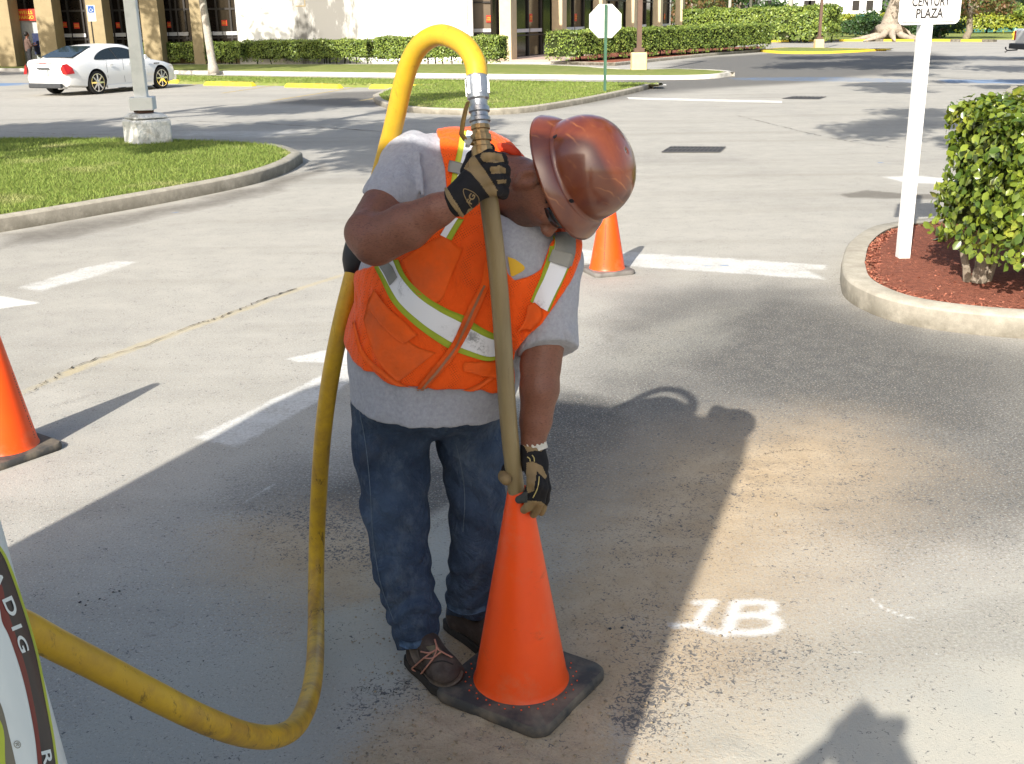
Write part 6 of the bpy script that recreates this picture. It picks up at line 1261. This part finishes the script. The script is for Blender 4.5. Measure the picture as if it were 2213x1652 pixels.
tw = t.n('TexWave', 0, {'Vector': co, 'Scale': 160., 'Distortion': 1.5}, bands_direction='DIAGONAL'); c = t.mix(t.math('MULTIPLY', tw, .22), c, (.10, .125, .165)); t.set('Base Color', c).set('Roughness', .88).set('Specular IOR Level', .15).bump(t.math('ADD', t.math('MULTIPLY', t.noise(200, 3, .6, co), .07), t.noise(16, 5, .6, t.map((1, 1, .8), co, (.5, .3, .2)), 1.2)), .95, .03)
jeans = obj('jeans', (V, Q), t.m, WK, smooth=True); JT = Target(jeans); MAT_ST = M('pale_stitching', (.13, .17, .22), .9, .3, 90); MAT_HEM = M('worn_denim_hem', (.10, .16, .25), .9, .4, 40, .1, col2=(.045, .075, .13), bump=.4, bscale=70)
for L in ([(775, 880), (790, 960), (800, 1060), (806, 1160), (822, 1260), (850, 1340)], [(985, 960), (1000, 1030), (1004, 1090), (1000, 1150)]): band('seam', JT, L, [(x+1.6, y) for x, y in L], 50, 1, .0015, MAT_ST, jeans)
for L, d in (([(864, 1396), (886, 1403), (915, 1397), (944, 1378)], 15), ([(968, 1314), (990, 1326), (1020, 1328), (1048, 1320)], 12)): band('hem', JT, L, [(x, y-d) for x, y in L], 26, 3, .003, MAT_HEM, jeans, .004)
# --- boots
MAT_BOOT = M('dusty_brown_leather', (.045, .030, .023), .65, .35, 18, .35, col2=(.12, .095, .075), thr=(.45, .75), bump=.4, bscale=45, bdist=.004); MAT_SOLE = M('boot_sole', (.04, .036, .032), .8, .3, 30, .2); MAT_LACE = M('orange_lace', (.48, .22, .15), .7, .2, 60)
def boot(heel, toe, wdt=.052, name='boot'):
    heel, toe = np.array(heel, float), np.array(toe, float); L = np.linalg.norm(toe-heel); f = (toe-heel)/L; s = np.array([-f[1], f[0], 0]); u = np.array([0, 0, 1.]); B = lambda a, b, c: heel+f*a+s*b+u*c
    up_ = U([ell(B(L*.80, 0, .055), (L*.24, wdt, .040), np.stack([f, s, u])), cap(B(L*.12, 0, .06), B(L*.6, 0, .055), .045, .046), cap(B(L*.10, 0, .06), B(L*.06, 0, .115), .044, .040), cap(B(L*.30, 0, .11), B(L*.62, 0, .075), .040, .034)], .03)
    bt = lambda p: smax(up_(p), .026-p[:, 2], .005)+.002*vn3(p, 30, 5)
    r = link(bpy.data.objects.new(name, None)); bpy.data.objects.remove(r)
    V, Q = sdf_mesh(bt, heel-np.array([.12, .12, .0])-f*.05, heel+f*L+np.array([.15, .15, .23]), .004) if False else sdf_mesh(bt, np.minimum(heel, toe)-.12, np.maximum(heel, toe)+np.array([.12, .12, .24]), .0042)
    o = obj(name, (V, Q), MAT_BOOT, WK, smooth=True); so = []
    for a, w_ in ((-.045, .45), (-.03, .66), (0, .78), (.1*L, .82), (.35*L, .86), (.55*L, .95), (.75*L, 1.08), (.9*L, .98), (.99*L, .72), (1.04*L, .3)): so.append((a, w_*wdt*1.04))
    prof = [B(a, w_, 0)[:2] for a, w_ in so]+[B(a, -w_, 0)[:2] for a, w_ in so[::-1]]; mb = MB(); mb.prism(prof[::-1], .004, .036); bevel(obj('sole', mb, MAT_SOLE, o), .004); return o, B, L
gl = lambda x, y, z=.0: gp(x, y, z)
bt1, B1, L1 = boot(gl(905, 1424, .03)*[1, 1, 0], gl(985, 1484, .03)*[1, 1, 0], .054)
bt2, B2, L2 = boot(gl(988, 1362)*[1, 1, 0], gl(1085, 1420)*[1, 1, 0], .052)
BT = Target(bt1); hb_ = lambda x, y, o_=.006: BT.hit(x, y, o_)
for pts in ([(938, 1384), (943, 1402), (939, 1422), (925, 1442), (905, 1462), (893, 1466), (893, 1452), (902, 1436), (922, 1420), (940, 1408)], [(938, 1384), (946, 1405), (958, 1414), (976, 1424)], [(912, 1408), (930, 1412), (948, 1404)], [(918, 1422), (936, 1424), (952, 1412)]):
    mb = MB(); mb.tube(spline([hb_(x, y) for x, y in pts], 40), .0026, 7); obj('lace', mb, MAT_LACE, bt1, smooth=True)
MAT_RAND = M('boot_rand', (.16, .13, .105), .7, .4, 30, .25, col2=(.07, .055, .045))
band('toe_rand', BT, [(908, 1452), (925, 1472), (950, 1484), (975, 1482), (994, 1468), (1000, 1452)], [(912, 1446), (928, 1464), (951, 1476), (974, 1474), (990, 1461), (995, 1448)], 30, 2, .0025, MAT_RAND, bt1, .002)
band('toe_seam', BT, [(915, 1440), (935, 1432), (958, 1428), (980, 1436)], [(916, 1443), (936, 1435), (958, 1431), (979, 1439)], 24, 1, .002, MAT_SOLE, bt1)
band('ankle_panel', BT, [(884, 1402), (890, 1420), (899, 1436)], [(904, 1404), (908, 1420), (914, 1434)], 12, 4, .002, bpy.data.materials['boot_rand'], bt1, .002)
band('tongue', BT, [(920, 1398), (930, 1410), (940, 1420)], [(944, 1394), (952, 1404), (960, 1414)], 10, 4, .003, M('olive_tongue', (.15, .13, .08), .8, .3, 30), bt1, .003)
# --- gloves
def handparts(wrist, palm_c, knuck, fingers, thumb, k=.010, palm_r=(.045, .020, .05), PR=None, cuff=None):
    fs = [ell(palm_c, palm_r, PR), cap(wrist[0], palm_c, wrist[1], palm_r[1]*1.15)]
    f0 = U(fs, .022); fi = [chaincap(fg, .006) for fg in fingers]; th = chaincap(thumb, .008) if thumb else None
    def f(p):
        d = f0(p)
        fd = fi[0](p)
        for g_ in fi[1:]: fd = smin(fd, g_(p), .0035)
        d = smin(d, fd, k)
        if th: d = smin(d, th(p), k)
        return d+.0012*vn3(p, 70, 8)
    return f
G = .0145
def fing(pts, r=G): return lm([(x, y, D, r*F/D*s_) for (x, y, D), s_ in zip(pts, (1.12, 1.05, 1.0, .92, .85))])
# his right hand, gripping the tube below the valve: back of the hand to the viewer, fingers curl round the far side
tubeD = lambda y: 2.685+(y-300)/745*.42
RF = [fing([(1028, 352, 2.67), (1058, 337, 2.655), (1083, 345, 2.69), (1086, 352, 2.74), (1066, 350, 2.765)], .0150),
      fing([(1040, 372, 2.665), (1068, 362, 2.65), (1090, 368, 2.69), (1091, 375, 2.745), (1068, 374, 2.77)], .0150),
      fing([(1050, 393, 2.66), (1074, 386, 2.65), (1091, 391, 2.69), (1090, 398, 2.745), (1068, 397, 2.775)], .0145),
      fing([(1056, 413, 2.665), (1074, 410, 2.655), (1088, 414, 2.69), (1087, 420, 2.74), (1068, 420, 2.775)], .0138)]
pe = at(1062, 385, 2.66)-at(985, 438, 2.68); pe /= np.linalg.norm(pe); pn = -fw-pe*((-fw)@pe); pn /= np.linalg.norm(pn); pv = np.cross(pn, pe); PRm = np.stack([pe, pn, pv])
TH = lm([(1008, 370, 2.70, 14), (1022, 340, 2.715, 14), (1040, 326, 2.735, 13), (1058, 322, 2.745, 12)])
rh = handparts((at(985, 437, 2.683), .036), at(1024, 400, 2.672), None, RF, TH, .012, (.052, .021, .043), PRm)
wcapR = chaincap(lm([(975, 443, 2.687, 33), (1000, 424, 2.68, 34)]), .01)
def rglove(p): return smin(rh(p), smax(wcapR(p), plane3(at(962, 410, 2.68), at(1003, 472, 2.68), at(985, 440, 2.78), at(1030, 400, 2.68))(p), .003), .012)
lo3, hi3 = bounds([at(1025, 395, 2.70)], .135); V, Q = sdf_mesh(rglove, lo3, hi3, .0026)
MAT_GBLK = M('black_glove_fabric', (.014, .013, .014), .8, .3, 50, .25, bump=.3, bscale=150, bdist=.001); MAT_GTAN = M('tan_glove_leather', (.27, .185, .085), .65, .25, 18, .3, col2=(.19, .13, .06), bump=.3, bscale=60, bdist=.002); MAT_GDG = M('grey_fingertip', (.06, .065, .06), .8, .2, 30)
def facecols(V, Q, polys, extra=None):
    c = V[Q].mean(1); s = project(c); mi = np.zeros(len(Q), int)
    for poly, k, zmax in polys:
        ins = polypx(poly)(c) < 0; mi[ins & (s[:, 2] < zmax)] = k
    return mi
rg = obj('glove', (V, Q, facecols(V, Q, [([(1002, 364), (1022, 333), (1050, 372), (1075, 412), (1072, 428), (1060, 428), (1040, 400), (1018, 374)], 1, 2.70), ([(1040, 331), (1060, 329), (1084, 333), (1090, 350), (1070, 352), (1046, 350), (1038, 342)], 1, 2.72), ([(1058, 362), (1080, 358), (1093, 364), (1093, 375), (1062, 376)], 1, 2.72), ([(1074, 390), (1094, 388), (1094, 396), (1076, 398)], 1, 2.72), ([(1000, 480), (1012, 452), (1040, 446), (1075, 424), (1080, 440), (1040, 470)], 1, 2.8), ([(958, 408), (964, 404), (1008, 474), (1000, 480), (990, 462)], 1, 2.72)])), [MAT_GBLK, MAT_GTAN], WK, smooth=True)
GT = Target(rg); eb = [(1001, 414), (1003, 409), (1012, 411), (1024, 417), (1034, 428), (1036, 440), (1033, 447)]; el_ = [(1001, 414), (1004, 424), (1011, 438), (1018, 448), (1021, 451)]
for L in (eb, el_):
    mb = MB(); mb.tube(spline([GT.hit(x, y, .001) for x, y in L], 24), .0011, 6); obj('emblem_outline', mb, MAT_GTAN, rg, smooth=True)
surf_text('lettering', 'FG', GT, (1018, 430), (.42, -.92), (-.80, -.40), 19, MAT_GTAN, rg, .0015, .03)
mb = MB(); mb.tube(spline([GT.hit(x, y, .001) for x, y in ((963, 408), (968, 425), (982, 448), (1002, 470))], 24), .0028, 8); obj('cuff_binding', mb, MAT_GTAN, rg, smooth=True)
# his left hand, steadying the cone top: thumb round the tube, fingers down the cone's side
LF = [fing([(1150, 1018, 3.06), (1150, 1040, 3.045), (1146, 1060, 3.06), (1134, 1076, 3.085), (1122, 1080, 3.105)], .0140),
      fing([(1161, 1022, 3.055), (1164, 1050, 3.04), (1156, 1078, 3.06), (1141, 1096, 3.085), (1133, 1102, 3.10)], .0140),
      fing([(1170, 1026, 3.06), (1174, 1056, 3.05), (1168, 1084, 3.07), (1158, 1104, 3.10), (1153, 1112, 3.11)], .0135),
      fing([(1176, 1028, 3.08), (1181, 1056, 3.08), (1178, 1080, 3.10), (1172, 1100, 3.12), (1170, 1108, 3.13)], .0125)]
pe = at(1165, 1035, 3.05)-at(1150, 965, 3.09); pe /= np.linalg.norm(pe); pn = -fw-pe*((-fw)@pe); pn /= np.linalg.norm(pn); PRl = np.stack([pe, pn, np.cross(pn, pe)])
TH2 = lm([(1140, 1000, 3.12, 17), (1118, 1005, 3.155, 16), (1100, 1015, 3.14, 15), (1092, 1030, 3.10, 14.5), (1094, 1036, 3.08, 13.5)])
lh = handparts((at(1151, 966, 3.09), .032), at(1157, 1002, 3.075), None, LF, TH2, .012, (.050, .023, .036), PRl)
lcp = chaincap(lm([(1150, 960, 3.09, 25), (1152, 985, 3.085, 26)]), .01)
def lglove(p): return smin(lh(p), smax(lcp(p), plane3(at(1130, 966, 3.05), at(1180, 974, 3.05), at(1150, 960, 3.15), at(1155, 1010, 3.08))(p), .003), .010)
lo4, hi4 = bounds([at(1140, 1030, 3.09)], .14); V, Q = sdf_mesh(lglove, lo4, hi4, .0026)
lg = obj('glove', (V, Q, facecols(V, Q, [([(1138, 1000), (1152, 998), (1172, 1008), (1182, 1030), (1178, 1036), (1160, 1018), (1154, 1062), (1140, 1066), (1136, 1040)], 1, 3.12), ([(1060, 1018), (1106, 1018), (1106, 1060), (1060, 1060)], 1, 3.3), ([(1124, 1082), (1170, 1084), (1184, 1096), (1184, 1130), (1110, 1130)], 1, 3.2), ([(1112, 1064), (1140, 1064), (1140, 1086), (1112, 1090)], 2, 3.2), ([(1130, 960), (1180, 962), (1170, 976), (1156, 974), (1140, 978)], 1, 3.1)])), [MAT_GBLK, MAT_GTAN, MAT_GDG], WK, smooth=True)
LT = Target(lg); MAT_PIPE = M('yellow_piping', (.55, .44, .16), .7, .2, 50)
for L in ([(1165, 1030), (1164, 1045), (1160, 1060), (1152, 1076)], [(1140, 988), (1145, 992), (1146, 998)], [(1150, 984), (1154, 990), (1155, 998)]):
    mb = MB(); mb.tube(spline([LT.hit(x, y, .0008) for x, y in L], 20), .0015, 6); obj('piping', mb, MAT_PIPE, lg, smooth=True)
mb = MB(); c0, c1 = at(1152, 955, 3.09), at(1158, 975, 3.09); dd = (c1-c0); n_ = np.linalg.norm(dd); dd /= n_; u_ = np.cross(dd, [0, 1, 0]); u_ /= np.linalg.norm(u_); v_ = np.cross(dd, u_); vs = []; N_ = 64
for k, s_ in enumerate((0, 1)):
    for j in range(N_): a = j/N_*6.283; r = .0345+.0018*(j % 4 < 2); vs.append((c0 if k == 0 else c1)+(u_*math.cos(a)+v_*math.sin(a))*r)
mb.add(vs, [(j, (j+1) % N_, N_+(j+1) % N_, N_+j) for j in range(N_)]); obj('knit_cuff', mb, M('white_knit', (.66, .62, .52), .9, .2, 40), lg, smooth=False)
# --- hard hat
a_ = camdir(.80, .26, .60); f_ = camdir(.36, -.93, .0); f_ -= a_*(f_@a_); f_ /= np.linalg.norm(f_); l_ = np.cross(a_, f_); HC_ = at(1242, 376, 2.86)
t = NT('brown_fibreglass'); co = t.obj(); c = t.mix(t.ramp(t.noise(6, 4, .6, co, 1.8), .34, .66), (.105, .021, .009), (.165, .040, .010)); c = t.mix(t.ramp(t.noise(9, 5, .7, co, 2.), .60, .78, 0, .5), c, (.20, .060, .028))
ln_ = t.n('TexWave', 0, {'Vector': t.map((1, .3, 1), co, (0, .9, 0)), 'Scale': 9., 'Distortion': 9., 'Detail': 3.}); c = t.mix(t.math('MULTIPLY', t.ramp(ln_, .93, .99, 0, .35), t.ramp(t.noise(8, 3, .6, co), .5, .6)), c, (.45, .17, .05)); t.set('Base Color', c).set('Roughness', .30).set('Specular IOR Level', .6).set('Coat Weight', .6).set('Coat Roughness', .10); MAT_HAT = t.m
def hatpt(ang, k):
    ca, sa = math.cos(ang), math.sin(ang); A_, B_ = .136, .118                                 # dome half length / width
    oa = .174-.006*max(0, ca)**3; ob = .146
    if k <= 1: th = k*math.pi/2; rr = math.sin(th)**.86; z = .148*math.cos(th)**.80; return HC_+f_*A_*rr*ca+l_*B_*rr*sa+a_*(z+.012)
    s = k-1; z = .012-.016*s-.020*s*s+.010*abs(ca)**4*s*0; z += -.012*abs(ca)**2*s*s
    return HC_+f_*(A_+(oa-A_)*s)*ca+l_*(B_+(ob-B_)*s)*sa+a_*z
NA = 96; ks = list(np.linspace(0, 1, 22))+list(np.linspace(1.06, 2, 10)); vs = [hatpt(2*math.pi*j/NA, k) for k in ks for j in range(NA)]
K = len(ks); fs = [(i*NA+j, i*NA+(j+1) % NA, (i+1)*NA+(j+1) % NA, (i+1)*NA+j) for i in range(K-1) for j in range(NA)]; mb = MB(); mb.add(vs, fs); hat = obj('hard_hat', mb, MAT_HAT, WK, smooth=True)
m = hat.modifiers.new('thickness', 'SOLIDIFY'); m.thickness = .0035; m.offset = -1 if (np.cross(vs[NA+1]-vs[NA], vs[0]-vs[NA])@a_) else -1
rv = MB(); HTg = Target(hat)
for x, y in ((1201, 297), (1236, 433)):
    h = HTg.hit(x, y, 0); n_ = (h-HC_-a_*.03); n_ /= np.linalg.norm(n_); rv.tube([h-n_*.002, h+n_*.004], .0065, 12)
obj('rivet', rv, M('black_rivet', (.015, .015, .018), .4, .1), hat, smooth=40)
MAT_STK = M('red_sticker', (.42, .03, .012), .45, .3, 60); 
for k in range(1):
    ring = [(1263+12*math.cos(a)*1.2-4, 435+13*math.sin(a)) for a in np.linspace(0, 6.283, 25)]; V_ = [HTg.hit(x, y, .0008) for x, y in ring]; V_ += [HTg.hit(1259+.82*(x-1259), 435+.82*(y-435), .0008) for x, y in ring]; n_ = 25
    obj('round_sticker', (np.array(V_), [(i, i+1, n_+i+1, n_+i) for i in range(n_-1)]), MAT_STK, hat)
mb = MB(); mb.tube([HTg.hit(x, y, .0006) for x, y in ((1258, 448), (1262, 440), (1268, 447))], .001, 5); 
mb2 = MB()
for pts in ([(1292, 452), (1298, 446), (1302, 452), (1296, 457), (1292, 454)], [(1304, 456), (1309, 450), (1314, 453), (1311, 459)]): mb2.tube([HTg.hit(x, y, .0006) for x, y in pts], .0016, 5)
obj('blue_mark', mb2, M('blue_ink', (.03, .03, .12), .5, .1), hat)
# --- safety glasses
MAT_LENS = M('dark_lens', (.015, .015, .018), .1, .1, 3, .6); mb = MB(); pts = [hd_(.022+.085*math.cos(a), .072*math.sin(a), .006) for a in np.linspace(-1.1, 1.1, 17)]; vs = [p-hu*.014 for p in pts]+[p+hu*.014 for p in pts]
mb.add(vs, [(i, i+1, 18+i, 17+i) for i in range(16)]); g_ = obj('safety_glasses', mb, MAT_LENS, WK, smooth=True); g_.modifiers.new('thickness', 'SOLIDIFY').thickness = .003
mb = MB()
for s_ in (-1, 1): mb.tube([hd_(.05, s_*.071, .004), hd_(.0, s_*.081, .006), hd_(-.03, s_*.082, -.004)], .0028, 8)
obj('temple_arm', mb, MAT_BLK, g_, smooth=True)
# ================================================================ person waiting at the cash machine
def simple_person(root, base, hgt, face, mats, arms, lean=0.0):
    """continuous body with clothes; face = unit direction looked at"""
    f = np.array([face[0], face[1], 0.]); f /= np.linalg.norm(f); s = np.array([-f[1], f[0], 0]); u = np.array([0, 0, 1.]); k = hgt/1.8; b = np.array([base[0], base[1], 0.]); P_ = lambda a, c, z: b+f*a*k+s*c*k+u*z*k
    head = U([ell(P_(.02, 0, 1.68), (.10*k, .078*k, .12*k), np.stack([f, s, u])), ell(P_(.075, 0, 1.62), (.05*k, .055*k, .06*k), np.stack([f, s, u])), cap(P_(.115, 0, 1.69), P_(.135, 0, 1.655), .010*k, .014*k)], .02)
    neck_ = cap(P_(0, 0, 1.48), P_(.01, 0, 1.6), .058*k, .056*k); tr = U([cap(P_(0, -.12, 1.38), P_(0, .12, 1.38), .085*k, .085*k), cap(P_(0, 0, 1.3), P_(0, 0, 1.05), .15*k, .14*k), cap(P_(0, 0, 1.05), P_(0, 0, .92), .14*k, .15*k)], .06)
    lg_ = [[(P_(0, c*.09, .92), .09*k), (P_(.01, c*.10, .5), .058*k), (P_(-.02, c*.11, .1), .04*k)] for c in (-1, 1)]; ft = [cap(P_(-.04, c*.11, .045), P_(.15, c*.12, .035), .042*k, .036*k) for c in (-1, 1)]
    ar = [[(P_(*a[0]), .058*k), (P_(*a[1]), .042*k), (P_(*a[2]), .030*k)] for a in arms]
    def hand(a): w_ = P_(*a[2]); d = (P_(*a[2])-P_(*a[1])); d /= np.linalg.norm(d); t_ = np.cross(d, u); t_ /= np.linalg.norm(t_)+1e-9; pc_ = w_+d*.05*k; return U([ell(pc_, (.035*k, .035*k, .035*k))]+[cap(pc_+t_*(i-1.5)*.018*k, pc_+t_*(i-1.5)*.020*k+d*.055*k+u*.02*k, .010*k, .008*k) for i in range(4)]+[cap(pc_+u*.01*k, pc_+u*.05*k+d*.01*k, .011*k, .009*k)], .008)
    hn = [hand(a) for a in arms]
    def bf(p):
        d = smin(head(p), neck_(p), .03); d = smin(d, tr(p)+.008, .04)
        for l in lg_+ar: d = smin(d, chaincap(l)(p)+.006, .03)
        for h_ in hn: d = smin(d, h_(p), .012)
        return d
    L_ = bounds([P_(0, 0, .0), P_(0, 0, 1.7)]+[P_(*a[i]) for a in arms for i in range(3)], .30*k); V, Q = sdf_mesh(bf, *L_, .011*k); obj('body', (V, Q), mats['skin'], root, smooth=True)
    sf = lambda p: smin(tr(p)-.012, np.minimum.reduce([smax(chaincap(l[:2]+[((l[1][0]+l[2][0])/2, l[2][1])])(p)-.01, -(np.linalg.norm(p-l[2][0], axis=1)-.12*k), .01) for l in ar]), .03); V, Q = sdf_mesh(lambda p: smax(sf(p), .86*k-p[:, 2], .01), *L_, .011*k); obj('shirt', (V, Q), mats['shirt'], root, smooth=True)
    tf = lambda p: smin(np.minimum(chaincap(lg_[0])(p), chaincap(lg_[1])(p))-.016, smax(tr(p)-.004, p[:, 2]-.95*k, .01), .03); V, Q = sdf_mesh(lambda p: smax(tf(p), .06-p[:, 2], .005), *L_, .011*k); obj('trousers', (V, Q), mats['trousers'], root, smooth=True)
    V, Q = sdf_mesh(lambda p: smax(np.minimum(ft[0](p), ft[1](p)), .004-p[:, 2], .003), *L_, .011*k); obj('shoes', (V, Q), MAT_BOOT, root, smooth=True)
    hf_ = U([ell(P_(-.015, 0, 1.70), (.115*k, .095*k, .125*k), np.stack([f, s, u]))], .01); cutf = lambda p: (p-P_(.07, 0, 1.72))@(f*.85-u*.5); V, Q = sdf_mesh(lambda p: smax(smax(hf_(p), cutf(p), .01), (1.60 if mats.get('short') else 1.50)*k-p[:, 2], .01)+.006*vn3(p, 30, 2), *L_, .011*k); obj('hair', (V, Q), mats['hair'], root, smooth=True)
MAT_HAIR = M('dark_hair', (.012, .009, .008), .6, .3, 60); MAT_BSH = M('brown_shirt', (.13, .08, .065), .9, .2, 20); MAT_DTR = M('dark_trousers', (.03, .03, .035), .9, .2, 20)
pb = onY(66, 138, YF-.75); p2 = thing('person', 'person with dark hair and brown top using the cash machine', 'person', (pb[0], pb[1], 0))
simple_person(p2, pb, 1.72, (.75, .65), dict(skin=MAT_SKIN, shirt=MAT_BSH, trousers=MAT_DTR, hair=MAT_HAIR), [((0, .21, 1.40), (.12, .26, 1.14), (.36, .18, 1.22)), ((0, -.21, 1.40), (.08, -.27, 1.12), (.32, -.16, 1.15))])
# the photographer: stands behind the viewpoint, seen as the shadow at the lower right
p3 = thing('person', 'photographer outside the frame whose shadow falls at the lower right', 'person', (-.07, -.25, 0))
simple_person(p3, (-.10, -.23), 2.0, (.12, 1), dict(skin=MAT_SKIN, shirt=M('navy_shirt', (.03, .04, .08), .9), trousers=MAT_DTR, hair=MAT_HAIR, short=1), [((.0, .21, 1.40), (.10, .25, 1.46), (.16, .07, 1.64)), ((.0, -.21, 1.40), (.10, -.25, 1.46), (.16, -.07, 1.66))])
mb = MB(); mb.box((.0, -.075, 1.91), (.095, .028, .055)); bevel(obj('compact_camera', mb, MAT_BLK), .006); tag(bpy.data.objects['compact_camera'], 'small black compact camera held up by the photographer', 'camera')
